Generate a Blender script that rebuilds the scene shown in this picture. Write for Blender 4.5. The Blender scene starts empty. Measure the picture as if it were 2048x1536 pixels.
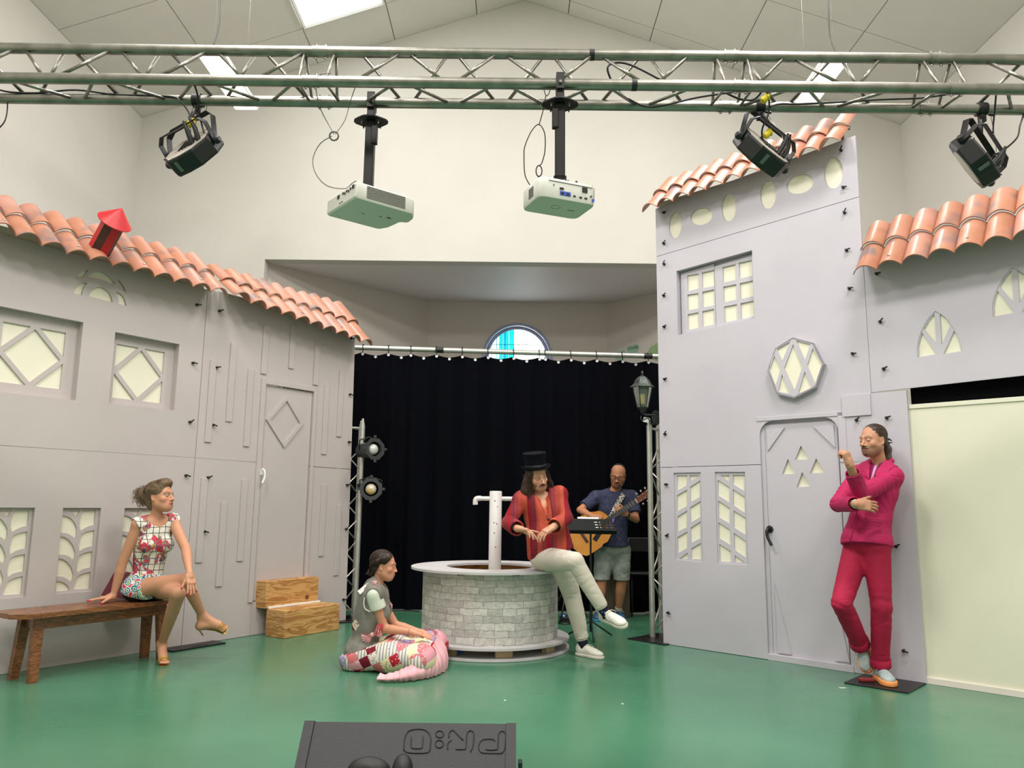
import bpy, math, random, numpy as np
from mathutils import Vector, Matrix
from mathutils.geometry import delaunay_2d_cdt
random.seed(7); rng=np.random.RandomState(3)
PI=math.pi
S=bpy.context.scene
# ------------------------------------------------------------------ camera
FPX=1540.0; PITCH=math.radians(8.9); ROLL=math.radians(0.65); CAMH=1.22
cam=bpy.data.cameras.new('camera'); camo=bpy.data.objects.new('camera',cam); S.collection.objects.link(camo)
cam.sensor_width=36; cam.lens=36*FPX/2048; cam.clip_end=100; cam.clip_start=.05
RC=Matrix.Rotation(PI/2+PITCH,3,'X')@Matrix.Rotation(ROLL,3,'Z')
camo.matrix_world=Matrix.Translation((0,0,CAMH))@RC.to_4x4()
S.camera=camo
# ------------------------------------------------------------------ world, lights, exposure
w=bpy.data.worlds.new('world'); S.world=w; w.use_nodes=True
w.node_tree.nodes['Background'].inputs[0].default_value=(.85,.93,1,1); w.node_tree.nodes['Background'].inputs[1].default_value=1.0
S.view_settings.view_transform='Standard'; S.view_settings.look='None'; S.view_settings.gamma=1
S.view_settings.use_curve_mapping=False; S.view_settings.exposure=0.38
S.cycles.max_bounces=8; S.cycles.diffuse_bounces=5; S.cycles.use_denoising=True
def area(name,loc,aim,sx,sy,power,col=(1,1,1)):
    l=bpy.data.lights.new(name,'AREA'); l.shape='RECTANGLE'; l.size=sx; l.size_y=sy; l.energy=power; l.color=col
    o=bpy.data.objects.new(name,l); S.collection.objects.link(o); o.location=loc
    o.rotation_euler=(Vector(aim)-Vector(loc)).to_track_quat('-Z','Y').to_euler(); o['kind']='helper'
    return o
SLOPE=math.atan(1.86/5.3)
for y,pw in ((7.0,100),(3.0,190),(-1.5,240)):
    for sx in (-1,1):
        x=.1+sx*2.35; z=8.33-abs(x-.12)*.351-.07
        area('skylight_lamp',(x,y,z),(x-sx*.351,y,z-1),1.05,1.5,pw,(1,.965,.93))
# ------------------------------------------------------------------ helpers
def lin(c):
    return tuple(((v/255)/12.92 if v/255<=.04045 else ((v/255+.055)/1.055)**2.4) for v in c)
def mat(name,rgb,rough=.6,metal=0,var=.0,scale=8,bump=0,bscale=None,emit=0,spec=.5,coat=0,trans=0,rgb2=None,sheen=0,alpha=1,detail=4,per=0):
    """plain or mottled surface; rgb2 mixed in by noise; per = colour shift between objects"""
    m=bpy.data.materials.new(name); m.use_nodes=True; nt=m.node_tree; b=nt.nodes['Principled BSDF']
    c=lin(rgb)+(1,); b.inputs['Base Color'].default_value=c; b.inputs['Roughness'].default_value=rough
    b.inputs['Metallic'].default_value=metal; b.inputs['Specular IOR Level'].default_value=spec
    if coat: b.inputs['Coat Weight'].default_value=coat; b.inputs['Coat Roughness'].default_value=.12
    if trans: b.inputs['Transmission Weight'].default_value=trans
    if sheen: b.inputs['Sheen Weight'].default_value=sheen
    if alpha<1: b.inputs['Alpha'].default_value=alpha
    if emit: b.inputs['Emission Color'].default_value=c; b.inputs['Emission Strength'].default_value=emit
    if var or rgb2 or per:
        tc=nt.nodes.new('ShaderNodeTexCoord'); n=nt.nodes.new('ShaderNodeTexNoise'); n.inputs['Scale'].default_value=scale; n.inputs['Detail'].default_value=detail
        nt.links.new(tc.outputs['Object'],n.inputs['Vector'])
        r=nt.nodes.new('ShaderNodeValToRGB'); nt.links.new(n.outputs['Fac'],r.inputs[0])
        a=lin(rgb); q=lin(rgb2) if rgb2 else tuple(v*(1-var) for v in a)
        r.color_ramp.elements[0].position=.38; r.color_ramp.elements[0].color=q+(1,)
        r.color_ramp.elements[1].position=.62; r.color_ramp.elements[1].color=a+(1,)
        out=r.outputs[0]
        if per:
            oi=nt.nodes.new('ShaderNodeObjectInfo'); ad=nt.nodes.new('ShaderNodeVectorMath'); ad.operation='SCALE'; 
            cx=nt.nodes.new('ShaderNodeCombineXYZ'); ml=nt.nodes.new('ShaderNodeMath'); ml.operation='MULTIPLY'; ml.inputs[1].default_value=40
            nt.links.new(oi.outputs['Random'],ml.inputs[0]); nt.links.new(ml.outputs[0],cx.inputs[0]); nt.links.new(ml.outputs[0],cx.inputs[1])
            va=nt.nodes.new('ShaderNodeVectorMath'); va.operation='ADD'; nt.links.new(tc.outputs['Object'],va.inputs[0]); nt.links.new(cx.outputs[0],va.inputs[1]); nt.links.new(va.outputs[0],n.inputs['Vector'])
            hs=nt.nodes.new('ShaderNodeHueSaturation'); mr=nt.nodes.new('ShaderNodeMapRange'); mr.inputs[3].default_value=1-per; mr.inputs[4].default_value=1+per
            nt.links.new(oi.outputs['Random'],mr.inputs[0]); nt.links.new(mr.outputs[0],hs.inputs['Value']); nt.links.new(out,hs.inputs['Color']); out=hs.outputs[0]
        nt.links.new(out,b.inputs['Base Color'])
    if bump:
        tc=nt.nodes.new('ShaderNodeTexCoord'); n=nt.nodes.new('ShaderNodeTexNoise'); n.inputs['Scale'].default_value=bscale or 60; n.inputs['Detail'].default_value=3
        nt.links.new(tc.outputs['Object'],n.inputs['Vector']); bp=nt.nodes.new('ShaderNodeBump'); bp.inputs['Strength'].default_value=bump; bp.inputs['Distance'].default_value=.01
        nt.links.new(n.outputs['Fac'],bp.inputs['Height']); nt.links.new(bp.outputs[0],b.inputs['Normal'])
    return m
ORG={}
def org(p):
    while p is not None:
        if p.name in ORG: return ORG[p.name]
        p=p.parent
    return Vector((0,0,0))
def tag(o,label=None,cat=None,group=None,kind=None):
    if label: o['label']=label
    if cat: o['category']=cat
    if group: o['group']=group
    if kind: o['kind']=kind
    return o
def empty(name,loc,label=None,cat=None,group=None,kind=None):
    o=bpy.data.objects.new(name,None); S.collection.objects.link(o); o.location=loc; o.empty_display_size=.1
    ORG[o.name]=Vector(loc); return tag(o,label,cat,group,kind)
def mesh(name,V,F,m,parent=None,smooth=False,label=None,cat=None,group=None,kind=None,fm=None,auto=None):
    V=np.asarray(V,dtype=float).reshape(-1,3)
    if parent is not None: off=np.array(org(parent))
    else: off=np.array([(V[:,0].min()+V[:,0].max())/2,(V[:,1].min()+V[:,1].max())/2,V[:,2].min()])
    me=bpy.data.meshes.new(name); me.from_pydata((V-off).tolist(),[],[list(map(int,f)) for f in F])
    for q in (m if isinstance(m,(list,tuple)) else [m]): me.materials.append(q)
    if fm is not None: me.polygons.foreach_set('material_index',list(fm))
    if smooth or auto: me.polygons.foreach_set('use_smooth',[True]*len(me.polygons))
    me.update()
    if auto: me.set_sharp_from_angle(angle=math.radians(auto))
    o=bpy.data.objects.new(name,me); S.collection.objects.link(o)
    if parent is not None: o.parent=parent
    else: o.location=off; ORG[o.name]=Vector(off)
    return tag(o,label,cat,group,kind)
def inst(src,parent,M,name=None):
    """another object on the same mesh; M = matrix relative to the parent"""
    o=bpy.data.objects.new(name or src.name.split('.')[0],src.data if isinstance(src,bpy.types.Object) else src)
    S.collection.objects.link(o); o.parent=parent; o.matrix_local=M; return o
def data(name,V,F,m,smooth=False,auto=None,fm=None):
    me=bpy.data.meshes.new(name); me.from_pydata([tuple(v) for v in V],[],[tuple(map(int,f)) for f in F])
    for q in (m if isinstance(m,(list,tuple)) else [m]): me.materials.append(q)
    if fm is not None: me.polygons.foreach_set('material_index',list(fm))
    if smooth or auto: me.polygons.foreach_set('use_smooth',[True]*len(me.polygons))
    me.update()
    if auto: me.set_sharp_from_angle(angle=math.radians(auto))
    return me
# camera rays
def ray(x,y): return RC@Vector(((x-1024)/FPX,-(y-768)/FPX,-1))
CAM=Vector((0,0,CAMH))
def fl(x,y,z=0.0):
    d=ray(x,y); return CAM+d*((z-CAMH)/d.z)
def dep(x,y,Y):
    d=ray(x,y); return CAM+d*(Y/d.y)
def pl(x,y,O,N):
    d=ray(x,y); return CAM+d*((O-CAM).dot(N)/d.dot(N))
# ---- shape builders, each returns (V,F)
def cat(*parts):
    V=[];F=[]
    for v,f in parts:
        n=len(V); V+= [tuple(q) for q in v]; F+=[tuple(i+n for i in g) for g in f]
    return V,F
def box(c,s,R=None,bev=0):
    hx,hy,hz=s[0]/2,s[1]/2,s[2]/2; b=min(bev,hx*.9,hy*.9,hz*.9)
    if b<=0:
        V=[(x,y,z) for x in (-hx,hx) for y in (-hy,hy) for z in (-hz,hz)]
        F=[(0,1,3,2),(4,6,7,5),(0,4,5,1),(2,3,7,6),(0,2,6,4),(1,5,7,3)]
    else:
        V=[];idx={}
        for sx in (-1,1):
            for sy in (-1,1):
                for sz in (-1,1):
                    for a in range(3):
                        p=[sx*(hx-b),sy*(hy-b),sz*(hz-b)]; p[a]=[sx*hx,sy*hy,sz*hz][a]
                        idx[(sx,sy,sz,a)]=len(V); V.append(tuple(p))
        F=[]
        def q(*k): F.append(tuple(idx[i] for i in k))
        for s_ in (-1,1):
            o=[(-1,-1),(1,-1),(1,1),(-1,1)]
            if s_<0: o=o[::-1]
            q(*[(s_,a,b_,0) for a,b_ in o]); q(*[(b_,s_,a,1) for a,b_ in o]); q(*[(a,b_,s_,2) for a,b_ in o])
        for a in (-1,1):
            for b_ in (-1,1):
                q((a,b_,-1,0),(a,b_,-1,1),(a,b_,1,1),(a,b_,1,0)); q((a,-1,b_,0),(a,-1,b_,2),(a,1,b_,2),(a,1,b_,0)); q((-1,a,b_,1),(-1,a,b_,2),(1,a,b_,2),(1,a,b_,1))
        for sx in (-1,1):
            for sy in (-1,1):
                for sz in (-1,1): q((sx,sy,sz,0),(sx,sy,sz,1),(sx,sy,sz,2))
    c=Vector(c)
    if R is not None: V=[tuple(R@Vector(v)+c) for v in V]
    else: V=[(v[0]+c.x,v[1]+c.y,v[2]+c.z) for v in V]
    return V,F
def frame(t,up=Vector((0,0,1))):
    t=t.normalized(); a=up if abs(t.dot(up))<.95 else Vector((1,0,0))
    x=a.cross(t).normalized(); y=t.cross(x); return x,y
def tube(P,r,n=8,caps=True,closed=False):
    """tube along points, r number or list"""
    P=[Vector(p) for p in P]; L=len(P); R=r if isinstance(r,(list,tuple)) else [r]*L
    V=[];F=[]; px=None
    for i,p in enumerate(P):
        if closed: t=P[(i+1)%L]-P[i-1]
        else: t=P[min(i+1,L-1)]-P[max(i-1,0)]
        if t.length<1e-9: t=Vector((0,0,1))
        t.normalize()
        if px is None: x,y=frame(t)
        else:
            x=px-t*px.dot(t); 
            if x.length<1e-6: x,_=frame(t)
            x.normalize(); y=t.cross(x)
        px=x
        for k in range(n):
            a=2*PI*k/n; V.append(tuple(p+x*(R[i]*math.cos(a))+y*(R[i]*math.sin(a))))
    m=L if closed else L-1
    for i in range(m):
        for k in range(n):
            j=(i+1)%L; F.append((i*n+k,i*n+(k+1)%n,j*n+(k+1)%n,j*n+k))
    if caps and not closed: F.append(tuple(range(n))[::-1]); F.append(tuple((L-1)*n+k for k in range(n)))
    return V,F
def lathe(prof,c=(0,0,0),n=24,R=None,caps=True):
    c=Vector(c);V=[];F=[]
    for r,z in prof:
        for k in range(n):
            a=2*PI*k/n; v=Vector((r*math.cos(a),r*math.sin(a),z)); v=(R@v if R is not None else v)+c; V.append(tuple(v))
    for i in range(len(prof)-1):
        for k in range(n): F.append((i*n+k,i*n+(k+1)%n,(i+1)*n+(k+1)%n,(i+1)*n+k))
    if caps: F.append(tuple(range(n))[::-1]); F.append(tuple((len(prof)-1)*n+k for k in range(n)))
    return V,F
def smooth_path(P,n=6):
    P=[Vector(p) for p in P]; out=[]
    for i in range(len(P)-1):
        p0=P[max(i-1,0)];p1=P[i];p2=P[i+1];p3=P[min(i+2,len(P)-1)]
        for k in range(n):
            t=k/n; out.append(.5*((2*p1)+(p2-p0)*t+(2*p0-5*p1+4*p2-p3)*t*t+(3*p1-p0-3*p2+p3)*t**3))
    out.append(P[-1]); return out
def basis(x,y,z): return Matrix((x,y,z)).transposed()
def M4(R,loc): 
    m=R.to_4x4(); m.translation=loc; return m
def inpoly(x,y,P):
    c=False;j=len(P)-1
    for i in range(len(P)):
        if (P[i][1]>y)!=(P[j][1]>y) and x<(P[j][0]-P[i][0])*(y-P[i][1])/(P[j][1]-P[i][1]+1e-12)+P[i][0]: c=not c
        j=i
    return c
def slab2d(outer,holes,t):
    """plate with holes in local (u,v,o); front at o=0, back at o=-t"""
    pts=[];edges=[]
    for L in [outer]+list(holes):
        n=len(pts); pts+=[Vector((p[0],p[1])) for p in L]; edges+=[(n+i,n+(i+1)%len(L)) for i in range(len(L))]
    v,e,f,_,_,_=delaunay_2d_cdt(pts,edges,[],0,1e-5)
    tri=[]
    for g in f:
        cx=sum(v[i].x for i in g)/len(g); cy=sum(v[i].y for i in g)/len(g)
        if inpoly(cx,cy,outer) and not any(inpoly(cx,cy,h) for h in holes):
            a=sum(v[g[i]].x*v[g[(i+1)%3]].y-v[g[(i+1)%3]].x*v[g[i]].y for i in range(3))
            tri.append(tuple(g) if a>0 else tuple(g)[::-1])
    n=len(v); V=[(p.x,p.y,0) for p in v]+[(p.x,p.y,-t) for p in v]; F=list(tri)+[tuple(i+n for i in g[::-1]) for g in tri]
    ec={}
    for g in tri:
        for i in range(3): ec[(g[i],g[(i+1)%3])]=1
    for a,b in list(ec):
        if (b,a) not in ec: F.append((b,a,a+n,b+n))
    return V,F
class Fac:
    def __init__(s,O,E):
        s.O=Vector(O); s.d=(Vector(E)-s.O).normalized(); s.N=Vector((s.d.y,-s.d.x,0)); s.R=basis(s.d,Vector((0,0,1)),s.N)
    def P(s,u,v,o=0): return s.O+s.d*u+Vector((0,0,v))+s.N*o
    def uv(s,x,y,o=0):
        p=pl(x,y,s.O+s.N*o,s.N); return ((p-s.O).dot(s.d),p.z)
    def poly(s,pts,o=0): return [s.uv(x,y,o) for x,y in pts]
    def slab(s,name,outer,holes,o,t,m,parent,**k):
        V,F=slab2d(outer,holes,t); V=[s.P(a,b,o+c) for a,b,c in V]; return mesh(name,V,F,m,parent,**k)
    def box(s,name,u0,u1,v0,v1,o0,o1,m,parent,bev=.002,**k):
        V,F=box(s.P((u0+u1)/2,(v0+v1)/2,(o0+o1)/2),(abs(u1-u0),abs(v1-v0),abs(o1-o0)),s.R,bev); return mesh(name,V,F,m,parent,**k)
def inset(P,d):
    """move a polygon's edges inward by d"""
    n=len(P); A=sum(P[i][0]*P[(i+1)%n][1]-P[(i+1)%n][0]*P[i][1] for i in range(n)); sg=1 if A>0 else -1
    out=[]
    for i in range(n):
        a=Vector(P[i-1]);b=Vector(P[i]);c=Vector(P[(i+1)%n]); e1=(b-a).normalized();e2=(c-b).normalized()
        n1=Vector((-e1.y,e1.x))*sg;n2=Vector((-e2.y,e2.x))*sg; q=n1+n2; k=d/max(.3,1+n1.dot(n2)); out.append(tuple(b+q*k))
    return out
# ================================================================== materials
M_wall=mat('wall_paint',(208,204,197),.85,var=.03,scale=1.5)
M_wall2=mat('apse_paint',(200,192,184),.85,var=.03,scale=1.5)
M_ceil=mat('ceiling_tile',(222,218,212),.9,var=.03,scale=3,bump=.05,bscale=200)
M_ceilbar=mat('ceiling_bar',(150,150,146),.7)
M_grey=mat('set_paint_grey',(188,183,192),.62,var=.06,scale=1.3,bump=.04,bscale=25)
M_greyL=mat('set_paint_warm',(186,176,174),.62,var=.06,scale=1.3,bump=.04,bscale=25)
M_edge=mat('raw_edge',(214,206,196),.7)
M_pane=mat('cream_acrylic',(226,222,202),.4,var=.03,scale=3)
M_black=mat('black_plastic',(16,15,17),.45)
M_blackm=mat('black_metal',(28,27,29),.42,metal=.3)
M_alu=mat('bright_aluminium',(206,204,198),.38,metal=.8,var=.12,scale=14)
M_steel=mat('dull_aluminium',(150,147,138),.36,metal=.95,var=.25,scale=14,bump=.04)
M_terra=mat('terracotta_plastic',(180,124,98),.45,var=0,scale=5.5,rgb2=(168,112,86),per=.07,coat=.15)
def terra():
    nt=M_terra.node_tree; b=nt.nodes['Principled BSDF']; base=b.inputs['Base Color'].links[0].from_socket
    tc=nt.nodes.new('ShaderNodeTexCoord'); n=nt.nodes.new('ShaderNodeTexNoise'); n.inputs['Scale'].default_value=5.5; n.inputs['Detail'].default_value=1.5
    oi=nt.nodes.new('ShaderNodeObjectInfo'); ml=nt.nodes.new('ShaderNodeVectorMath'); ml.operation='SCALE'; ml.inputs['Scale'].default_value=1
    ad=nt.nodes.new('ShaderNodeVectorMath'); ad.operation='ADD'; cx=nt.nodes.new('ShaderNodeMath'); cx.operation='MULTIPLY'; cx.inputs[1].default_value=60
    nt.links.new(oi.outputs['Random'],cx.inputs[0]); nt.links.new(tc.outputs['Object'],ad.inputs[0]); nt.links.new(cx.outputs[0],ad.inputs[1]); nt.links.new(ad.outputs[0],n.inputs['Vector'])
    r=nt.nodes.new('ShaderNodeValToRGB'); r.color_ramp.elements[0].position=.55; r.color_ramp.elements[1].position=.7; nt.links.new(n.outputs['Fac'],r.inputs[0])
    mx=nt.nodes.new('ShaderNodeMix'); mx.data_type='RGBA'; nt.links.new(r.outputs[0],mx.inputs[0]); nt.links.new(base,mx.inputs[6]); mx.inputs[7].default_value=lin((128,104,100))+(1,)
    n2=nt.nodes.new('ShaderNodeTexNoise'); n2.inputs['Scale'].default_value=2.3; nt.links.new(ad.outputs[0],n2.inputs['Vector'])
    r2=nt.nodes.new('ShaderNodeValToRGB'); r2.color_ramp.elements[0].position=.5; r2.color_ramp.elements[1].position=.75; nt.links.new(n2.outputs['Fac'],r2.inputs[0])
    mx2=nt.nodes.new('ShaderNodeMix'); mx2.data_type='RGBA'; nt.links.new(r2.outputs[0],mx2.inputs[0]); nt.links.new(mx.outputs[2],mx2.inputs[6]); mx2.inputs[7].default_value=lin((186,136,122))+(1,)
    nt.links.new(mx2.outputs[2],b.inputs['Base Color'])
terra()
# floor: green sheet flooring, satin, scuffed
M_floor=mat('green_vinyl',(70,122,94),.32,rgb2=(64,114,88),scale=.9,spec=.5)
def floor_nodes():
    nt=M_floor.node_tree; b=nt.nodes['Principled BSDF']; tc=nt.nodes.new('ShaderNodeTexCoord')
    n=nt.nodes.new('ShaderNodeTexNoise'); n.inputs['Scale'].default_value=3; n.inputs['Detail'].default_value=6; nt.links.new(tc.outputs['Object'],n.inputs['Vector'])
    mr=nt.nodes.new('ShaderNodeMapRange'); mr.inputs[3].default_value=.14; mr.inputs[4].default_value=.34; nt.links.new(n.outputs['Fac'],mr.inputs[0]); nt.links.new(mr.outputs[0],b.inputs['Roughness'])
    # pale scratches
    mp=nt.nodes.new('ShaderNodeMapping'); mp.inputs['Scale'].default_value=(1.2,9,1); mp.inputs['Rotation'].default_value=(0,0,.3); nt.links.new(tc.outputs['Object'],mp.inputs[0])
    s=nt.nodes.new('ShaderNodeTexNoise'); s.inputs['Scale'].default_value=4; s.inputs['Detail'].default_value=8; s.inputs['Roughness'].default_value=.75; nt.links.new(mp.outputs[0],s.inputs['Vector'])
    r=nt.nodes.new('ShaderNodeValToRGB'); r.color_ramp.elements[0].position=.68; r.color_ramp.elements[1].position=.76; nt.links.new(s.outputs['Fac'],r.inputs[0])
    mx=nt.nodes.new('ShaderNodeMix'); mx.data_type='RGBA'; sc=nt.nodes.new('ShaderNodeMath'); sc.operation='MULTIPLY'; sc.inputs[1].default_value=.35
    nt.links.new(r.outputs[0],sc.inputs[0]); nt.links.new(sc.outputs[0],mx.inputs[0]); base=b.inputs['Base Color'].links[0].from_socket; nt.links.new(base,mx.inputs[6]); mx.inputs[7].default_value=lin((150,180,150))+(1,)
    nt.links.new(mx.outputs[2],b.inputs['Base Color'])
floor_nodes()
# ================================================================== room shell
XL,XR,YB,YF=-5.18,5.36,10.0,-6.0; XP,ZP=.12,8.33; ZL=ZP-(XP-XL)*.351; ZR=ZP-(XR-XP)*.351
def st(name,V,F,m,**k): return mesh(name,V,F,m,kind='structure',**k)
st('floor',*box(((XL+XR)/2,(YF+13)/2,-.05),(XR-XL+.6,13-YF+.6,.1)),M_floor)
st('wall_left',*box((XL-.1,(YF+YB)/2,ZL/2),(.2,YB-YF+.4,ZL+.2)),M_wall)
st('wall_right',*box((XR+.1,(YF+YB)/2,ZR/2),(.2,YB-YF+.4,ZR+.2)),M_wall)
def gable(y,t,holes=()):
    V,F=slab2d([(XL,0),(XR,0),(XR,ZR+.1),(XP,ZP+.1),(XL,ZL+.1)],holes,t); return [(a,y-c,b) for a,b,c in V],[f[::-1] for f in F]
AX0,AX1,AZ=-3.35,3.46,4.45
# the hole of the apse opening reaches the floor: slightly raised sill avoided by an own polygon
def back():
    V,F=slab2d([(XL,0),(AX0,0),(AX0,AZ),(AX1,AZ),(AX1,0),(XR,0),(XR,ZR+.1),(XP,ZP+.1),(XL,ZL+.1)],[],.2)
    return [(a,10-c,b) for a,b,c in V],[f[::-1] for f in F]
st('wall_back',*back(),M_wall)
st('wall_front',*gable(YF-.2,.2),M_wall)
# apse: soffit and three walls
B0,B1,YA=-1.36,1.52,12.1
V=[(AX0,10.2,AZ),(AX1,10.2,AZ),(B1,YA,AZ),(B0,YA,AZ)]; V+=[(a,b,c+.15) for a,b,c in V]
st('ceiling_apse',V,[(3,2,1,0),(4,5,6,7),(0,1,5,4),(1,2,6,5),(2,3,7,6),(3,0,4,7)],mat('soffit_lit_paint',(226,216,218),.55))  # soffit colour lightened to carry the glow from floor and window
def wallseg(name,a,b,m,holes=None):
    a=Vector(a);b=Vector(b);L=(b-a).length; f=Fac((a.x,a.y,0),(b.x,b.y,0)); V,F=slab2d([(0,0),(L,0),(L,AZ),(0,AZ)],holes or [],.15)
    st(name,[f.P(u,v,o) for u,v,o in V],F,m); return f
wallseg('wall_apse_left',(AX0,10.2,0),(B0,YA,0),M_wall2)
wallseg('wall_apse_right',(B1,YA,0),(AX1,10.2,0),M_wall2)
WX,WZ,WR=.08,3.55,.535
circ=[(WX-B0+WR*math.cos(2*PI*k/48),WZ+WR*math.sin(2*PI*k/48)) for k in range(48)]
fw=wallseg('wall_apse_back',(B0,YA,0),(B1,YA,0),M_wall2,[circ])
# ceiling: two slopes, visible stretch as single tiles, the rest plain
cs=math.cos(SLOPE)
def slope_pt(side,s,y,o=0):
    """s along the slope from the ridge (m, horizontal), o below the surface"""
    x=XP+side*s; return Vector((x,y,ZP-s*.351-o))
for side,nm,L in ((-1,'ceiling_left',XP-XL),(1,'ceiling_right',XR-XP)):
    q=[slope_pt(side,0,YF-.2,-.03),slope_pt(side,L+.15,YF-.2,-.03),slope_pt(side,L+.15,YB+.15,-.03),slope_pt(side,0,YB+.15,-.03)]
    V=[tuple(p) for p in q]+[(p.x,p.y,p.z+.1) for p in q]
    root=st(nm,V,[(0,1,2,3) if side>0 else (3,2,1,0),(4,5,6,7),(0,1,5,4),(1,2,6,5),(2,3,7,6),(3,0,4,7)],M_ceilbar)
    xs=[0.62,1.77,2.92,4.08,5.24] if side>0 else [0.68,1.83,2.90,4.13,5.30]; xs=[0]+xs
    y0=9.7 if side>0 else 9.2; ys=[10.0]+[y0-1.2*k for k in range(13)]
    for i in range(len(xs)-1):
        for j in range(len(ys)-1):
            a,b=xs[i],min(xs[i+1],L); c,e=ys[j+1],ys[j]
            if b-a<.05: continue
            if side<0 and i==2 and abs(e-9.2)<.01: continue      # the skylight takes this field
            g=.006; pts=[slope_pt(side,a+g,c+g,.0),slope_pt(side,b-g,c+g,.0),slope_pt(side,b-g,e-g,.0),slope_pt(side,a+g,e-g,.0)]
            V=[tuple(p) for p in pts]+[(p.x,p.y,p.z+.024) for p in pts]
            mesh('ceiling_tile',V,[(0,1,2,3) if side>0 else (3,2,1,0),(4,5,6,7),(0,1,5,4),(1,2,6,5),(2,3,7,6),(3,0,4,7)],M_ceil,root)
# skylights: glass pane that is lit by the sky, in a reveal frame
M_sky=mat('skylight_glass',(255,255,255),.3,emit=2.6)
M_white=mat('white_gloss',(232,232,228),.4)
def skylight(side,y0,y1,n,s0=1.83,s1=2.90):
    V=[];F=[]
    q=[slope_pt(side,s0+.03,y0+.03,.004),slope_pt(side,s1-.03,y0+.03,.004),slope_pt(side,s1-.03,y1-.03,.004),slope_pt(side,s0+.03,y1-.03,.004)]
    r=st('window_%d'%n,[tuple(p) for p in q]+[(p.x,p.y,p.z+.02) for p in q],[(0,1,2,3) if side>0 else (3,2,1,0),(4,5,6,7)],M_sky)
    bars=[]
    for a,b in ((0,1),(1,2),(2,3),(3,0)): bars.append(tube([q[a]+Vector((0,0,-.005)),q[b]+Vector((0,0,-.005))],.022,4))
    mesh('window_frame',*cat(*bars),M_white,r)
skylight(-1,8.0,9.2,1)
skylight(1,4.4,5.6,2); skylight(-1,3.2,4.4,3)
# round stained window
V1,F1=tube([(WX+WR*math.cos(2*PI*k/64),YA-.012,WZ+WR*math.sin(2*PI*k/64)) for k in range(64)],.022,8,closed=True)
V2,F2=tube([(WX+(WR-.05)*math.cos(2*PI*k/64),YA+.03,WZ+(WR-.05)*math.sin(2*PI*k/64)) for k in range(64)],.03,8,closed=True)
M_wf=mat('window_frame_lilac',(150,158,190),.4)
wr=st('window_4',*cat((V1,F1),(V2,F2)),M_wf,smooth=True)
xs=[-.50,-.42,-.334,-.286,-.252,-.216,-.19,-.155,-.12,-.056,.02,.14,.33,.50]
cols=[(225,255,255),(190,250,250),(165,248,255),(0,225,240),(60,240,250),(0,150,235),(0,235,240),(90,245,245),(0,240,235),(255,255,255),(255,255,255),(255,255,255),(255,255,255)]
zs=[-.50,-.06,.215,.50]
gm={}
def glass_mat(c):
    if c not in gm: gm[c]=mat('stained_glass',c,.2,emit=(1.7 if min(c)<200 else 3.0))
    return gm[c]
rr=WR-.05
for i in range(13):
    for j in range(3):
        poly=[]
        # clip the cell to the circle
        a,b,c,e=xs[i]+.004,xs[i+1]-.004,zs[j]+.004,zs[j+1]-.004
        xsn=np.linspace(a,b,5); top=[(x,min(e,math.sqrt(max(0,rr*rr-x*x)))) for x in xsn]; bot=[(x,max(c,-math.sqrt(max(0,rr*rr-x*x)))) for x in xsn]
        keep=[k for k in range(5) if top[k][1]>bot[k][1]+.003]
        if len(keep)<2: continue
        t=[top[k] for k in keep];bo=[bot[k] for k in keep]; n=len(t)
        V=[(WX+p[0],YA+.06,WZ+p[1]) for p in t]+[(WX+p[0],YA+.06,WZ+p[1]) for p in bo]
        F=[(k,k+1,n+k+1,n+k) for k in range(n-1)]
        V+=[(x,y+.008,z) for x,y,z in V]; F+=[tuple(2*n+q for q in f[::-1]) for f in F]
        mesh('pane',V,F,glass_mat(cols[i]),wr)
lead=[]
for x in xs[1:-1]:
    h=math.sqrt(max(.001,rr*rr-x*x)); lead.append(tube([(WX+x,YA+.055,WZ-h),(WX+x,YA+.055,WZ+h)],.004,4))
for z in zs[1:-1]:
    h=math.sqrt(rr*rr-z*z); lead.append(tube([(WX-h,YA+.055,WZ+z),(WX+h,YA+.055,WZ+z)],.005,4))
mesh('window_lead',*cat(*lead),M_blackm,wr)
# suspended linear luminaires
M_lamp=mat('lit_diffuser',(255,252,240),.4,emit=5)
def luminaire(pts,H,label):
    q=[CAM+ray(x,y)*((H-CAMH)/ray(x,y).z) for x,y in pts]
    c=sum(q,Vector())/4; 
    x0=(q[0].x+q[3].x)/2; x1=(q[1].x+q[2].x)/2; y0=(q[0].y+q[1].y)/2; y1=(q[2].y+q[3].y)/2
    o=empty('ceiling_lamp',(c.x,c.y,H),label,'lamp',group='suspended linear lamps')
    mesh('lamp_housing',*box((c.x,c.y,H+.03),(x1-x0,y1-y0,.055),bev=.005),M_white,o)
    mesh('diffuser',*box((c.x,c.y,H-.002),(x1-x0-.03,y1-y0-.03,.012)),M_lamp,o)
    zc=ZP-abs(c.x-XP)*.351
    for s in (-.4,.4):
        mesh('suspension_wire',*tube([(c.x,c.y+s*(y1-y0),H+.05),(c.x,c.y+s*(y1-y0),zc)],.0015,4),M_steel,o)
luminaire([(398,104),(448,104),(514,219),(462,219)],5.5,'lit suspended linear lamp behind the truss above the left corner')
luminaire([(1645,118),(1692,118),(1640,212),(1588,212)],5.5,'lit suspended linear lamp behind the truss above the tall tower roof')
# ================================================================== stage set facades
FL=Fac(fl(0,1350),fl(690,1242)); FR=Fac(fl(1327,1288),fl(1853,1368))
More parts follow.
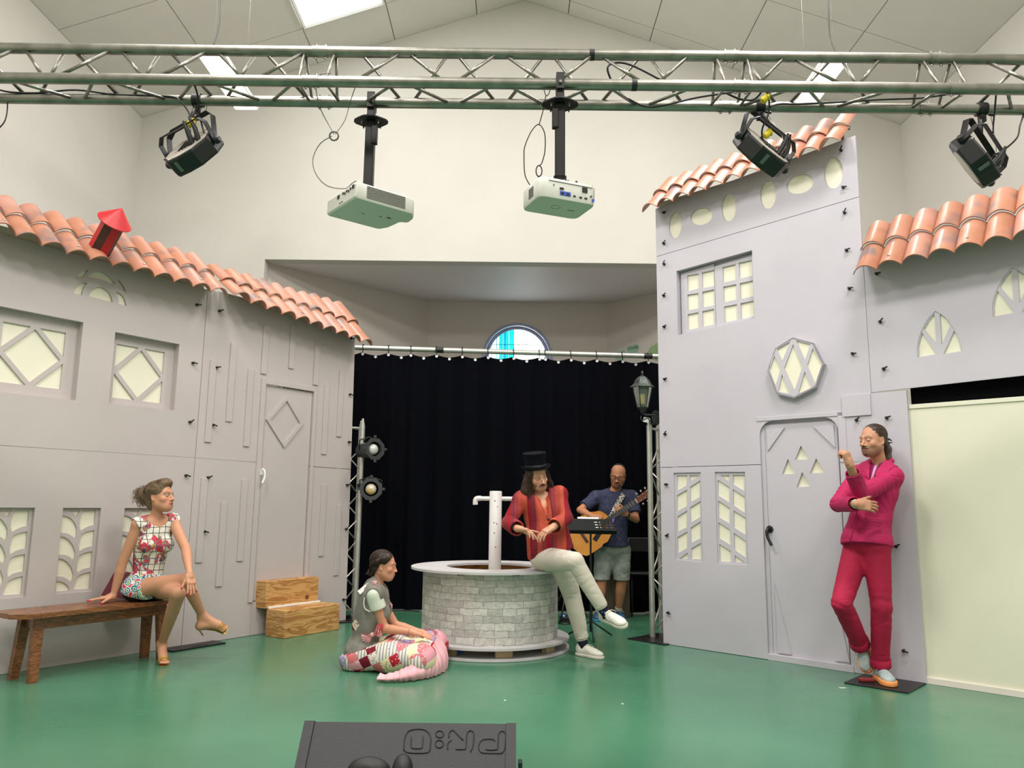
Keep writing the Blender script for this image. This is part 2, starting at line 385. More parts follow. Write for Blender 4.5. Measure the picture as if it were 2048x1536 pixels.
# ---- roof tile: one barrel with its valley; local x along eave, y up the slope, z outward
def tile_mesh(pitch,length,m):
    n=12; a=.06; th=.009; V=[];F=[]
    def h(t): return a*abs(math.sin(PI*t))**.75
    ts=[k/n for k in range(n+1)]
    ys=[0,.03,length*.5,length]
    for lay in (0,1):
        for j,y in enumerate(ys):
            for t in ts:
                lip=.006 if j==0 else 0
                V.append((t*pitch,y,h(t)+lip-(th if lay else 0)))
    w=n+1; L=len(ys)*w
    for j in range(len(ys)-1):
        for i in range(n):
            b=j*w+i; F.append((b,b+1,b+w+1,b+w)); F.append((L+b,L+b+w,L+b+w+1,L+b+1))
    for i in range(n): F.append((i,L+i,L+i+1,i+1)); q=(len(ys)-1)*w; F.append((q+i,q+i+1,L+q+i+1,L+q+i))
    for j in range(len(ys)-1): b=j*w; F.append((b,b+w,L+b+w,L+b)); c=b+n; F.append((c,L+c,L+c+w,c+w))
    return data('roof_tile',V,F,m,auto=50)
M_screw=mat('screw_zinc',(190,190,185),.3,metal=1)
def roof(F_,root,u0,pitch,n,vb,vt,ob,ot,du=0,twist=None):
    """two rows of tiles from eave (offset ob, height vb(u)) to ridge (ot, vt(u))"""
    global _tile
    for i in range(n):
        u=u0+pitch*i; b=F_.P(u,vb(u),ob); t=F_.P(u,vt(u),ot); s=(t-b); L=s.length; s.normalize()
        b2=F_.P(u+pitch,vb(u+pitch),ob); x=(b2-b); 
        nrm=x.cross(s).normalized(); xx=s.cross(nrm)
        key=(round(pitch,3),round(L,1))
        if key not in TILES: TILES[key]=tile_mesh(pitch,L/2+.035,M_terra)
        R=basis(xx,s,nrm)
        # lower row first, the upper row rests on it
        for row in (0,1):
            p=b+s*(L/2*row-.0)+nrm*(.012*row)
            tilt=Matrix.Rotation(math.radians(1.2)*(1 if row==0 else 1),3,'X')
            inst(TILES[key],root,M4(R@Matrix.Rotation(math.radians(-1.5),3,'X'),p-org(root)),'roof_tile')
        if i%3==1:
            for row in (0,1):
                p=b+s*(L*(.12+.5*row))+xx*(pitch/2)+nrm*.058
                V,F=lathe([(.0001,.008),(.009,.006),(.011,0)],p,8,R); mesh('screw',V,F,M_screw,root)
TILES={}
# ---- wing bolt
Vb,Fb=cat(lathe([(.012,0),(.012,.014),(.008,.016),(.008,.03),(.0001,.03)],n=10,caps=False),box((.016,0,.025),(.04,.011,.008),bev=.002))
BOLT=data('wing_bolt',Vb,Fb,M_black,auto=40)
M_boltb=mat('bolt_washer',(226,222,220),.6)
def bolts(F_,root,pts,o=0):
    for x,y in pts:
        u,v=F_.uv(x,y,o); a=random.uniform(-.3,1.2)
        inst(BOLT,root,M4(F_.R@Matrix.Rotation(a,3,'Z'),F_.P(u,v,o)-org(root)),'wing_bolt')
TH=.018
def backed(F_,root,name,opening,panes,recess,latt_t,m_lat,z_pane=.010,mp=None,depth=.03):
    """recessed window: reveal ring, lattice plate with openings, one cream pane behind each opening; opening/panes in (u,v)"""
    wf=F_.slab(name,opening,panes,-recess,latt_t,m_lat,root)
    # reveal ring
    if recess>.012:
        outer=inset(opening,-.012); V,F=slab2d(outer,[opening],recess+.02); 
        mesh('window_reveal',[F_.P(a,b,c-.0185) for a,b,c in V],F,m_lat,root)
    for p in panes:
        q=inset(p,-.006); F_.slab('pane',q,[],-recess-latt_t-.001,.006,mp or M_pane,wf)
    return wf
def sx(pts,s,ox,oy): return [(ox+s*a,oy+s*b) for a,b in pts]
# ------------------------------------------------------------ left house (windows)
A=empty('house_front',FL.P(.4,0,0),'warm grey painted house front with two diamond windows and three leaf windows behind the bench','stage set')
s_,ox,oy=380/1946,0,560
A1=FL.poly(sx([(848,440),(780,1232)],s_,ox,oy)); uR=(A1[0][0]+A1[1][0])/2
cz=FL.uv(*sx([(330,770)],s_,ox,oy)[0],-.07)
def diamond_window(root,u0,u1,v0,v1,pane,dia,rec):
    op=[(u0,v0),(u1,v0),(u1,v1),(u0,v1)]
    (a,b,c,e)=pane; L,Rr,Bt,T=dia; cx=(T[0]+Bt[0])/2; cy=(L[1]+Rr[1])/2; wd=.030
    P=[]
    hw=(Rr[0]-L[0])/2; hh=(T[1]-Bt[1])/2
    P.append([(cx-hw,cy),(cx,cy-hh),(cx+hw,cy),(cx,cy+hh)])
    k=hh/hw; g=wd*math.sqrt(1+1/(k*k))*1.15
    for sx_,sy_ in ((-1,-1),(1,-1),(1,1),(-1,1)):
        X=(a if sx_<0 else b); Y=(c if sy_<0 else e); 
        # corner triangle outside the diamond band
        gx=hw+g; # band outer edge crosses v=cy at cx+-gx
        xa=cx+sx_*(gx-abs(Y-cy)/k); yb=cy+sy_*((gx-abs(X-cx))*k)
        P.append([(X,Y),(xa,Y),(X,yb)])
    return backed(FL,root,'window_frame',op,P,rec,.014,M_greyL)
r=-.075
D=FL.poly(sx([(33,720),(612,830),(300,1050),(360,507)],s_,0,560),r)
pr_=FL.poly(sx([(675,542),(612,1120)],s_,0,560),r); cx=(D[2][0]+D[3][0])/2; ub=(pr_[0][0]+pr_[1][0])/2; 
v_t=FL.uv(*sx([(675,542)],s_,0,560)[0],r)[1]; v_b=FL.uv(*sx([(612,1120)],s_,0,560)[0],r)[1]
W1u0=2*cx-uR-.02; W1=(W1u0,uR,1.98,2.6)
D2=FL.poly(sx([(1197,920),(1640,1005),(1412,1210),(1438,725)],s_,0,560),r)
p2=FL.poly(sx([(1190,650),(1680,742),(1645,1268),(1147,1200)],s_,0,560),r)
W2=(.582,1.151,1.99,2.572)
# fan ornament pieces
q4=520/2048
fan=[[(600,785),(612,750),(640,722),(700,708),(680,735),(665,762)],
 [(690,765),(712,742),(745,727),(790,725),(830,740),(875,775),(912,820),(870,815),(830,795),(790,783),(740,770)],
 [(925,780),(955,808),(980,845),(995,892),(970,858),(945,825)],
 [(582,890),(592,855),(615,825),(645,812),(688,812),(665,840),(652,875),(645,907)],
 [(702,915),(712,880),(735,855),(770,842),(805,846),(840,866),(868,895),(882,930),(888,965)],
 [(915,878),(950,895),(975,920),(990,955),(995,993),(935,975),(930,925)]]
fan=[FL.poly(sx(p,q4,0,360)) for p in fan]
def rect(u0,u1,v0,v1): return [(u0,v0),(u1,v0),(u1,v1),(u0,v1)]
seamu=1.385; g=.0025
LW=[(-.172,.114,.522,1.158),(.313,.6,.522,1.158),(.79,1.077,.522,1.158)]
sheet_up=FL.slab('plywood_sheet',[(-1.3,1.6+g),(seamu-g,1.594+g),(seamu-g,3.12),(-1.3,3.14)],[rect(*W1),rect(*W2)]+fan,0,TH,M_greyL,A)
sheet_lo=FL.slab('plywood_sheet',[(-1.3,0.004),(seamu-g,.004),(seamu-g,1.594-g),(-1.3,1.6-g)],[rect(*w_) for w_ in LW],0,TH,M_greyL,A)
for p in fan: FL.slab('pane',inset(p,-.01),[],-TH-.001,.006,M_pane,A)
diamond_window(A,W1[0],W1[1],W1[2],W1[3],(2*cx-ub,ub,v_b,v_t),D,.07)
cx2=(p2[1][0]+p2[2][0])/2
diamond_window(A,W2[0],W2[1],W2[2],W2[3],((p2[0][0]+p2[3][0])/2,cx2,(p2[2][1]+p2[3][1])/2,(p2[0][1]+p2[1][1])/2),D2,.07)
# leaf lattice of the lower windows, digitised once and shifted
k_=260/1536
leaf=[[(812,247),(945,245),(907,312),(870,280)],
 [(740,300),(800,312),(850,345),(890,400),(908,450),(905,520),(885,578),(850,542),(800,514),(760,506),(716,504)],
 [(708,550),(760,555),(815,590),(860,650),(888,730),(886,780),(860,832),(830,795),(790,772),(750,765),(693,765)],
 [(690,810),(740,815),(795,850),(840,905),(866,985),(860,1035),(833,1088),(800,1055),(760,1032),(715,1022),(668,1022)],
 [(662,1076),(715,1080),(765,1100),(800,1130),(818,1165),(815,1186),(655,1200)],
 [(985,246),(1128,242),(1116,412),(1060,422),(1005,448),(955,480),(938,430),(940,360),(958,300)],
 [(962,525),(1000,500),(1050,483),(1112,474),(1098,662),(1050,668),(990,690),(935,727),(928,660),(940,590)],
 [(940,772),(985,745),(1035,732),(1088,724),(1075,914),(1020,922),(965,940),(912,980),(905,900),(915,830)],
 [(915,1022),(960,995),(1010,978),(1066,966),(1052,1166),(860,1176),(872,1120),(890,1070)]]
rl=-.03
lp=[FL.poly(sx(p,k_,0,980),rl) for p in leaf]
for i,w_ in enumerate(LW):
    sh=w_[0]-LW[1][0]
    backed(FL,A,'window_frame',rect(*w_),[[(a+sh,b) for a,b in p] for p in lp],.028,.012,M_greyL)
FL.box('roof_batten',-1.3,1.36,3.03,3.2,-.06,-.02,M_edge,A)
roof(FL,A,-.304-.175*5,.1735,15,lambda u:3.03 if u>0 else 3.03-.12*u*.9,lambda u:3.44 if u>0 else 3.44-.03*u,.25,-.22)
bolts(FL,A,[(393,610),(385,726),(379,844),(371,951)])
# chimney sitting on the tiles
M_red=mat('red_lacquer',(196,36,44),.4,var=.12,scale=8)
M_rust=mat('brown_mesh',(70,42,34),.6,var=.3,scale=30)
nr=(FL.N+Vector((0,0,1.0))).normalized()
cb=pl(203,492,FL.O+FL.N*.16,FL.N); cx_,cy_=frame(nr,FL.d); Rch=basis(cx_,cy_,nr)
ch=empty('chimney',cb,None); ch.parent=A; ch.location=cb-org(A); ORG[ch.name]=cb
def ring(r,z,n=8,ph=PI/8): return [(r*math.cos(2*PI*k/n+ph),r*math.sin(2*PI*k/n+ph),z) for k in range(n)]
V=ring(.084,-.05)+ring(.084,.235); n=8
V=[tuple(Rch@Vector(v)+cb) for v in V]
F=[(k,(k+1)%8,8+(k+1)%8,8+k) for k in range(8)]+[tuple(range(8))[::-1],tuple(range(8,16))]
mesh('chimney_body',V,F,[M_red,M_rust],ch,fm=[1 if k%2==0 else 0 for k in range(8)]+[0,1])
V,F=lathe([(.126,.228),(.129,.236),(.088,.275),(.0005,.365)],(0,0,0),28); V=[tuple(Rch@Vector(v)+cb) for v in V]; mesh('chimney_cap',V,F,M_red,ch,auto=30)
# ------------------------------------------------------------ left house (door)
Bh=empty('house_front',FL.P(2.3,0,0),'warm grey painted house front with a door, thin battens and wooden steps before it','stage set')
z3=400/931
def Z3(pts): return sx(pts,z3,360,640)
o_door=-.03
DU0,DU1=FL.uv(*Z3([(395,297)])[0])[0],FL.uv(*Z3([(622,342)])[0])[0]; DV1=2.345; 
DU0=2.075;DU1=2.675
uE=3.24
hole=[(DU0,.30),(DU1,.30),(DU1,DV1),(DU0,DV1)]
top=lambda u: 3.13-(u-1.39)*.065
FL.slab('plywood_sheet',[(seamu+g,1.594+g),(DU0,1.588+g),(DU0,DV1),(DU1,DV1),(DU1,1.58+g),(uE,1.575+g),(uE-.02,top(uE)),(seamu+g,top(seamu))],[],0,TH,M_greyL,Bh)
FL.slab('plywood_sheet',[(seamu+g,.004),(DU0,.004),(DU0,1.588-g),(seamu+g,1.594-g)],[],0,TH,M_greyL,Bh)
FL.slab('plywood_sheet',[(DU0+g,.004),(uE+.02,.004),(uE,1.575-g),(DU1,1.58-g),(DU1,.30),(DU0+g,.30)],[],0,TH,M_greyL,Bh)
dr=FL.slab('door_leaf',[(DU0+.006,.31),(DU1-.006,.31),(DU1-.006,DV1-.006),(DU0+.006,DV1-.006)],[],-.012,.02,M_greyL,Bh)
dm=[FL.uv(x,y) for x,y in Z3([(497,352),(575,485),(490,595),(402,460)])]; c0=(sum(p[0] for p in dm)/4,sum(p[1] for p in dm)/4)
dm=[(c0[0],dm[0][1]),(dm[1][0],c0[1]),(c0[0],dm[2][1]),(dm[3][0],c0[1])]
FL.slab('diamond_trim',dm,[inset(dm,.033)],.004,.016,M_greyL,dr)
u,v=FL.uv(521,941)
mesh('door_handle',*cat(box(FL.P(u,v-.02,.012),(.022,.05,.024),FL.R,.004),tube(smooth_path([FL.P(u,v+.01,.02),FL.P(u+.005,v,.05),FL.P(u+.01,v-.06,.055),FL.P(u-.01,v-.12,.05)],4),.01,8)),M_white,dr,auto=40)
for nm,(a,b,c,e) in {'l':(DU0-.05,DU0,.30,DV1+.05),'r':(DU1,DU1+.04,.30,DV1+.045),'t':(DU0,DU1,DV1,DV1+.05)}.items():
    FL.box('door_trim',a,b,c,e,0,.014,M_greyL,Bh)
bat=[((137,185),(158,185),(115,568)),((232,105),(254,105),(215,472)),((312,228),(332,228),(297,588)),((385,22),(400,22),(378,250)),((512,25),(524,25),(506,225)),((625,90),(637,90),(620,302)),((668,300),(688,300),(660,625)),((735,228),(752,228),(733,543)),((97,735),(120,735),(70,1130)),((190,848),(212,848),(163,1242)),((285,742),(308,742),(264,1123)),((655,763),(675,763),(645,1100)),((727,857),(744,857),(713,1190))]
for a,b,c in bat:
    t0=FL.uv(*Z3([a])[0]); t1=FL.uv(*Z3([b])[0]); bb=FL.uv(*Z3([c])[0]); u0=(t0[0]+bb[0])/2
    FL.box('batten',u0,u0+.065,bb[1],t0[1],0,.012,M_greyL,Bh)
FL.box('roof_batten',1.42,3.2,2.97,3.14,-.06,-.02,M_edge,Bh)
roof(FL,Bh,1.503-.0,.1735,10,lambda u:3.03-(u-1.5)*.078+.05*max(0,1.7-u)/.2*.6,lambda u:3.40-(u-1.5)*.01,.25,-.22)
bolts(FL,Bh,[(438,622),(432,735),(425,850),(415,955),(408,1063),(702,677),(699,789),(697,884),(693,970),(691,1058),(686,1199)])
# ------------------------------------------------------------ plywood steps
M_ply=mat('knotty_plywood',(190,142,84),.5,rgb2=(166,116,62),scale=5,bump=.05)
def ply_nodes(m,knot=True,sc=(1,1,7),c1=(206,160,100),c2=(164,112,60)):
    nt=m.node_tree; b=nt.nodes['Principled BSDF']; tc=nt.nodes.new('ShaderNodeTexCoord'); mp=nt.nodes.new('ShaderNodeMapping'); mp.inputs['Scale'].default_value=sc
    n=nt.nodes.new('ShaderNodeTexNoise'); n.inputs['Scale'].default_value=2.2; n.inputs['Distortion'].default_value=1.5; n.inputs['Detail'].default_value=3
    wv=nt.nodes.new('ShaderNodeMath'); wv.operation='MULTIPLY'; wv.inputs[1].default_value=26; sn=nt.nodes.new('ShaderNodeMath'); sn.operation='SINE'
    nt.links.new(tc.outputs['Object'],mp.inputs[0]); nt.links.new(mp.outputs[0],n.inputs['Vector']); nt.links.new(n.outputs['Fac'],wv.inputs[0]); nt.links.new(wv.outputs[0],sn.inputs[0])
    r=nt.nodes.new('ShaderNodeValToRGB'); mr=nt.nodes.new('ShaderNodeMapRange'); mr.inputs[1].default_value=-1; nt.links.new(sn.outputs[0],mr.inputs[0]); nt.links.new(mr.outputs[0],r.inputs[0])
    r.color_ramp.elements[0].color=lin(c2)+(1,); r.color_ramp.elements[1].color=lin(c1)+(1,); out=r.outputs[0]
    if knot:
        v=nt.nodes.new('ShaderNodeTexVoronoi'); v.inputs['Scale'].default_value=4.2; nt.links.new(tc.outputs['Object'],v.inputs['Vector'])
        r2=nt.nodes.new('ShaderNodeValToRGB'); r2.color_ramp.elements[0].position=.06; r2.color_ramp.elements[0].color=(1,1,1,1); r2.color_ramp.elements[1].position=.15; r2.color_ramp.elements[1].color=(0,0,0,1); nt.links.new(v.outputs['Distance'],r2.inputs[0])
        mx=nt.nodes.new('ShaderNodeMix'); mx.data_type='RGBA'; nt.links.new(r2.outputs[0],mx.inputs[0]); nt.links.new(out,mx.inputs[6]); mx.inputs[7].default_value=lin((104,58,28))+(1,); out=mx.outputs[2]
    nt.links.new(out,b.inputs['Base Color'])
ply_nodes(M_ply)
s0=fl(567.5,1278); s1=fl(678,1259); sd=(s1-s0).normalized(); fst=Fac(s0,s1); Ls=(s1-s0).length
stp=empty('wooden_steps',s0+sd*Ls/2,'two-step block of knotty raw plywood below the left house door','steps')
hl=.245; 
def crate(name,u0,u1,o0,o1,z0,z1,root):
    fst.box(name,u0,u1,z0,z1,o0,o1,M_ply,root,.004)
crate('lower_step',0,Ls,-.26,0,0,hl,stp); crate('upper_step',-.03,Ls-.07,-.5,-.24,hl+.002,2*hl,stp)
fst.box('white_edging',0,Ls-.05,hl,hl+.018,-.242,-.225,M_white,stp)
# ------------------------------------------------------------ right: tower and house
T=empty('house_front',FR.P(.9,0,0),'tall lilac-grey tower front with six ovals, a white-paned window, an octagon and an arched door','stage set')
R1=lambda pts:sx(pts,520/1536,1280,220); R2=lambda pts:sx(pts,560/1536,1300,640); R3=lambda pts:sx(pts,408/1536,1640,360); R4=lambda pts:sx(pts,240/658,1480,800)
UT=1.905
def ell(cx,cy,rx,ry,rot=0,n=28):
    out=[]
    for k in range(n):
        a=2*PI*k/n; x=rx*math.cos(a);y=ry*math.sin(a); c,s=math.cos(rot),math.sin(rot); out.append((cx+x*c-y*s,cy+x*s+y*c))
    return out
ov=[FR.poly(R1(ell(*e))) for e in ((208,680,37,77,.04),(363,628,66,50,-.28),(525,575,43,82,.03),(757,500,47,83,.03),(945,437,82,56,-.3),(1143,370,56,93,.03))]
T1=[(.218,2.80),(.98,2.84),(.98,3.455),(.218,3.42)]
w1o=[(FR.uv(*R2([(x,y)])[0])) for x,y in ((130,838),(280,835),(288,1330),(138,1315))]
w2o=[(FR.uv(*R2([(x,y)])[0])) for x,y in ((355,833),(523,833),(537,1347),(370,1335))]
def sq(P): 
    u0=(P[0][0]+P[3][0])/2;u1=(P[1][0]+P[2][0])/2; return [(u0,P[3][1]),(u1,P[2][1]),(u1,P[1][1]),(u0,P[0][1])]
w1o=sq(w1o); w2o=sq(w2o)
dpt=[FR.uv(*p) for p in R4([(148,1415),(113,200),(125,160),(165,118),(250,101),(430,95),(480,103),(513,135),(530,180),(620,1470)])]
dl=(dpt[0][0]+dpt[1][0])/2; drr=(dpt[-1][0]+dpt[-2][0])/2
d0,d1=dl,drr; dtop=dpt[5][1]

def arch(u0,u1,v0,v1,r=.12,n=6):
    P=[(u1,v0)]+[(u1-r+r*math.cos(a),v1-r+r*math.sin(a)) for a in np.linspace(0,PI/2,n)]+[(u0+r+r*math.cos(a),v1-r+r*math.sin(a)) for a in np.linspace(PI/2,PI,n)]+[(u0,v0)]
    return P
sv=lambda u:3.61+(3.694-3.61)*u/1.91
tv=lambda u:4.097+.0645*u
FR.slab('plywood_sheet',[(0,sv(0)+g),(UT,sv(UT)+g),(UT,tv(UT)),(0,tv(0))],ov,0,TH,M_grey,T)
for p in ov: FR.slab('pane',inset(p,-.01),[],-TH-.001,.006,M_pane,T)
VS=1.576
ar=arch(d0,d1,.05,dtop)
FR.slab('plywood_sheet',[(0,VS+g),(d0,VS+g)]+ar[::-1][1:-1]+[(d1,VS+g),(UT,VS+g),(UT,sv(UT)-g),(0,sv(0)-g)],[T1],0,TH,M_grey,T)
FR.slab('plywood_sheet',[(0,.004),(d0,.004),(d0,VS-g),(0,VS-g)],[w1o,w2o],0,TH,M_grey,T)
FR.slab('plywood_sheet',[(d1,.004),(2.157,.004),(2.157,2.098),(UT,2.098),(UT,VS-g),(d1,VS-g)],[],0,TH,M_grey,T)
# tower casement window
rt=-.06
cols_=[[(283,978,350,968,350,1055,283,1073),(283,1092,350,1082,350,1172,285,1185),(285,1208,350,1195,350,1288,285,1300)],
[(370,962,442,945,442,1040,370,1055),(372,1075,442,1060,442,1155,372,1168),(372,1190,442,1175,442,1268,372,1283)],
[(490,930,567,912,570,1003,493,1022),(495,1045,572,1030,575,1120,497,1138),(500,1162,577,1148,578,1240,503,1258)],
[(585,905,662,888,667,980,592,998),(592,1025,670,1008,672,1100,597,1118),(597,1143,674,1127,675,1220,600,1238)]]
ps=[]
for c in cols_:
    for q in c: ps.append(sq([FR.uv(*p,rt) for p in R1([(q[0],q[1]),(q[2],q[3]),(q[4],q[5]),(q[6],q[7])])]))
for side_ in (0,1):
    sub=ps[6*side_:6*side_+6]; u0=min(p[0][0] for p in sub)-.045; u1=min(max(p[1][0] for p in sub)+.035,.965)
    um=.585
    op=[(.235 if side_==0 else um+.002,2.815),(um-.002 if side_==0 else .967,2.83),(um-.002 if side_==0 else .967,3.43),(.235 if side_==0 else um+.002,3.40)]
    wf=FR.slab('casement',op,sub,-.05,.014,M_grey,T)
    for p in sub: FR.slab('pane',inset(p,-.006),[],-.066,.006,M_pane,wf)
outer=inset(T1,-.012); V,F=slab2d(outer,[T1],.06); mesh('window_reveal',[FR.P(a,b,c-.0185) for a,b,c in V],F,M_grey,T)
FR.slab('window_backing',inset(T1,-.01),[],-.075,.01,M_grey,T)
# lower windows of the tower
P1=[[(148,852),(203,852),(203,905),(148,938)],[(148,962),(203,930),(203,1020),(148,1050)],[(150,1078),(203,1045),(203,1135),(150,1163)],[(150,1192),(205,1160),(205,1250),(152,1280)],[(160,1310),(207,1275),(207,1312)],
 [(218,852),(272,852),(218,888)],[(220,915),(275,880),(275,970),(220,1000)],[(220,1028),(277,993),(277,1080),(222,1112)],[(222,1140),(277,1105),(278,1195),(224,1225)],[(226,1253),(280,1222),(282,1312),(226,1312)]]
P2=[[(385,852),(435,852),(435,888)],[(372,877),(437,918),(437,1003),(372,960)],[(374,990),(438,1032),(438,1118),(376,1080)],[(376,1110),(440,1150),(442,1235),(378,1195)],[(380,1228),(443,1268),(445,1327),(384,1325)],
 [(455,850),(520,850),(520,940),(455,900)],[(455,928),(520,970),(522,1060),(457,1015)],[(458,1045),(524,1085),(526,1180),(460,1138)],[(460,1168),(526,1212),(528,1305),(463,1260)],[(465,1290),(522,1332),(465,1328)]]
for P_,o_ in ((P1,w1o),(P2,w2o)): backed(FR,T,'window_frame',o_,[FR.poly(R2(p),-.014) for p in P_],.014,.012,M_grey)
# octagon window, a proud box
oc=FR.poly(R2([(782,95),(897,125),(955,240),(908,370),(790,430),(692,405),(645,275),(685,155)]),.05)
op=[[(695,160),(768,118),(725,226)],[(802,112),(880,133),(848,222)],[(678,188),(718,265),(687,362),(652,275)],[(785,132),(836,255),(792,388),(736,262)],[(892,155),(945,240),(905,355),(862,248)],[(724,298),(768,403),(702,393)],[(848,283),(890,370),(812,405)]]
op=[FR.poly(R2(p),.05) for p in op]
ow=FR.slab('octagon_frame',oc,op,.05,.012,M_grey,T)
V,F=slab2d(oc,[inset(oc,.015)],.05); mesh('octagon_rim',[FR.P(a,b,c+.05) for a,b,c in V],F,M_grey,T)
for p in op: FR.slab('pane',inset(p,-.006),[],.037,.005,M_pane,ow)
# arched door
dleaf=arch(d0-.01,d1+.01,.03,dtop+.01)
rd=-.03
tri=[[(333,250),(380,325),(300,328)],[(262,322),(305,405),(230,407)],[(417,320),(467,398),(382,402)],[(340,395),(390,474),(310,478)]]
tri=[FR.poly(R4(p),rd) for p in tri]
dd=FR.slab('door_leaf',[(d1-.02,.05),(d1-.02,dtop-.03),(d0+.035,dtop-.03),(d0+.035,.05)],tri,rd,.02,M_grey,T)
for p in tri: FR.slab('pane',inset(p,-.006),[],rd-.021,.006,M_pane,dd)
for p in ([(145,160),(243,152),(152,280)],[(405,148),(512,137),(522,262)],[(190,1010),(283,1395),(208,1387)],[(540,1160),(602,1438),(523,1430)]):
    FR.slab('wedge_trim',FR.poly(R4(p),rd+.01),[],rd+.012,.012,M_grey,dd)
FR.slab('door_jamb',[(d0-.01,.04),(d0+.034,.04),(d0+.034,dtop+.0),(d0-.01,dtop+.0)],[],-.022,.03,M_grey,T)
FR.slab('door_backing',[(d0-.03,.02),(d1+.03,.02),(d1+.03,dtop+.03),(d0-.03,dtop+.03)],[],-.062,.01,M_grey,T)
FR.box('kick_board',d0,d1+.02,.0,.05,-.03,.004,M_grey,T)
FR.box('door_lintel',d0-.02,d1+.06,dtop+.0,dtop+.035,.0,.006,M_grey,T)
FR.box('door_side_trim',d1+.0,d1+.06,VS,dtop+.03,.0,.006,M_grey,T)
u,v=FR.uv(*R4([(165,708)])[0],rd)
mesh('door_handle',*cat(lathe([(.028,0),(.03,.008),(.026,.014),(.0001,.015)],FR.P(u,v,rd),18,basis(FR.d,Vector((0,0,1)),FR.N),caps=False),tube(smooth_path([FR.P(u,v,rd+.01),FR.P(u-.004,v-.005,rd+.05),FR.P(u+.0,v-.06,rd+.055),FR.P(u+.035,v-.13,rd+.055)],5),.012,10)),M_black,dd,auto=40,label='black lever handle')
pb=sq([FR.uv(*p) for p in R2([(1052,418),(1210,405),(1215,520),(1058,532)])])
FR.slab('wall_board',pb,[],.012,.012,M_grey,T)
roof(FR,T,-.022,.1705,10,lambda u:4.01+.045*u,lambda u:4.40+.05*u,.2,-.2)
roof(FR,T,-.022+1.705,.1705,1,lambda u:4.09+.25*(u-1.68),lambda u:4.50+.35*(u-1.68),.2,-.25)
FR.box('roof_batten',.02,1.85,4.0,4.16,-.06,-.02,M_edge,T)
cr=FR.P(1.80,4.20,-.02)
mesh('pipe_clamp',*cat(tube([cr,cr+Vector((0,0,.14))],.014,8),tube([cr+Vector((-.06,0,.13)),cr+Vector((.06,0,.13))],.02,8)),M_steel,T,auto=40)
bolts(FR,T,R1([(143,608),(143,790),(145,912),(143,1098),(145,1282),(1190,240),(1202,458),(1210,608),(1222,830),(1238,1055),(1258,1440)])+R2([(83,325),(85,627),(90,902),(95,1183),(1135,550),(1300,537),(1352,1242)])+[(1808,1301),(1337,1225)])
# right house
Hr=empty('house_front',FR.P(2.9,0,0),'lilac-grey house front with two pointed-arch windows above a wide cream panel','stage set')
go=[(737,1335),(733,1265),(745,1200),(765,1140),(790,1090),(825,1035),(868,992),(915,1015),(965,1065),(1010,1130),(1045,1205),(1068,1290)]
gp=[[(742,1333),(742,1250),(752,1200),(770,1150),(880,1310)],[(783,1120),(820,1058),(862,1007),(878,1235)],[(903,1010),(945,1040),(983,1090),(915,1240)],[(1010,1135),(1035,1175),(1055,1230),(1065,1288),(930,1310)]]
go=FR.poly(R3(go)); gp=[FR.poly(R3(p),-.008) for p in gp]; 
sh=FR.uv(*R3([(1448,665)])[0])[0]-FR.uv(*R3([(868,992)])[0])[0]; shv=FR.uv(*R3([(1448,665)])[0])[1]-FR.uv(*R3([(868,992)])[0])[1]

go=inset(go,-.004)
gos=[go,[(a+sh,b+shv) for a,b in go]]
gps=[gp,[[(a+sh,b+shv) for a,b in p] for p in gp]]
FR.slab('plywood_sheet',[(UT+.003,2.106),(3.6,2.15),(3.6,3.2),(UT+.003,3.14)],gos,0,TH,M_grey,Hr)
for o_,p_ in zip(gos,gps): backed(FR,Hr,'window_frame',o_,p_,.006,.012,M_grey)
roof(FR,Hr,1.91,.1735,9,lambda u:2.985+.03*(u-1.9),lambda u:3.45+.04*(u-1.9),.25,-.15)
FR.box('roof_batten',1.95,3.5,3.0,3.2,-.06,-.02,M_edge,Hr)
bolts(FR,Hr,[(1754,548),(1761,644),(1768,738)])
M_cream=mat('cream_panel',(216,214,194),.6,var=.05,scale=1.2)
cp=FR.slab('wide_panel',[(2.08,.03),(3.6,.03),(3.6,1.99),(2.08,1.985)],[],-.03,.012,M_cream,Hr)
FR.box('panel_edge',2.16,3.6,1.96,1.992,-.03,-.022,M_cream,cp); FR.box('panel_foot',2.1,3.6,.0,.045,-.035,-.012,M_edge,cp)
M_felt=mat('black_felt',(7,7,9),.95,spec=.1)
FR.box('black_backcloth',2.16,3.6,1.9,2.3,-.12,-.09,M_felt,Hr)
FR.box('front_post',3.45,3.6,0,2.15,-.06,-.03,M_grey,Hr)
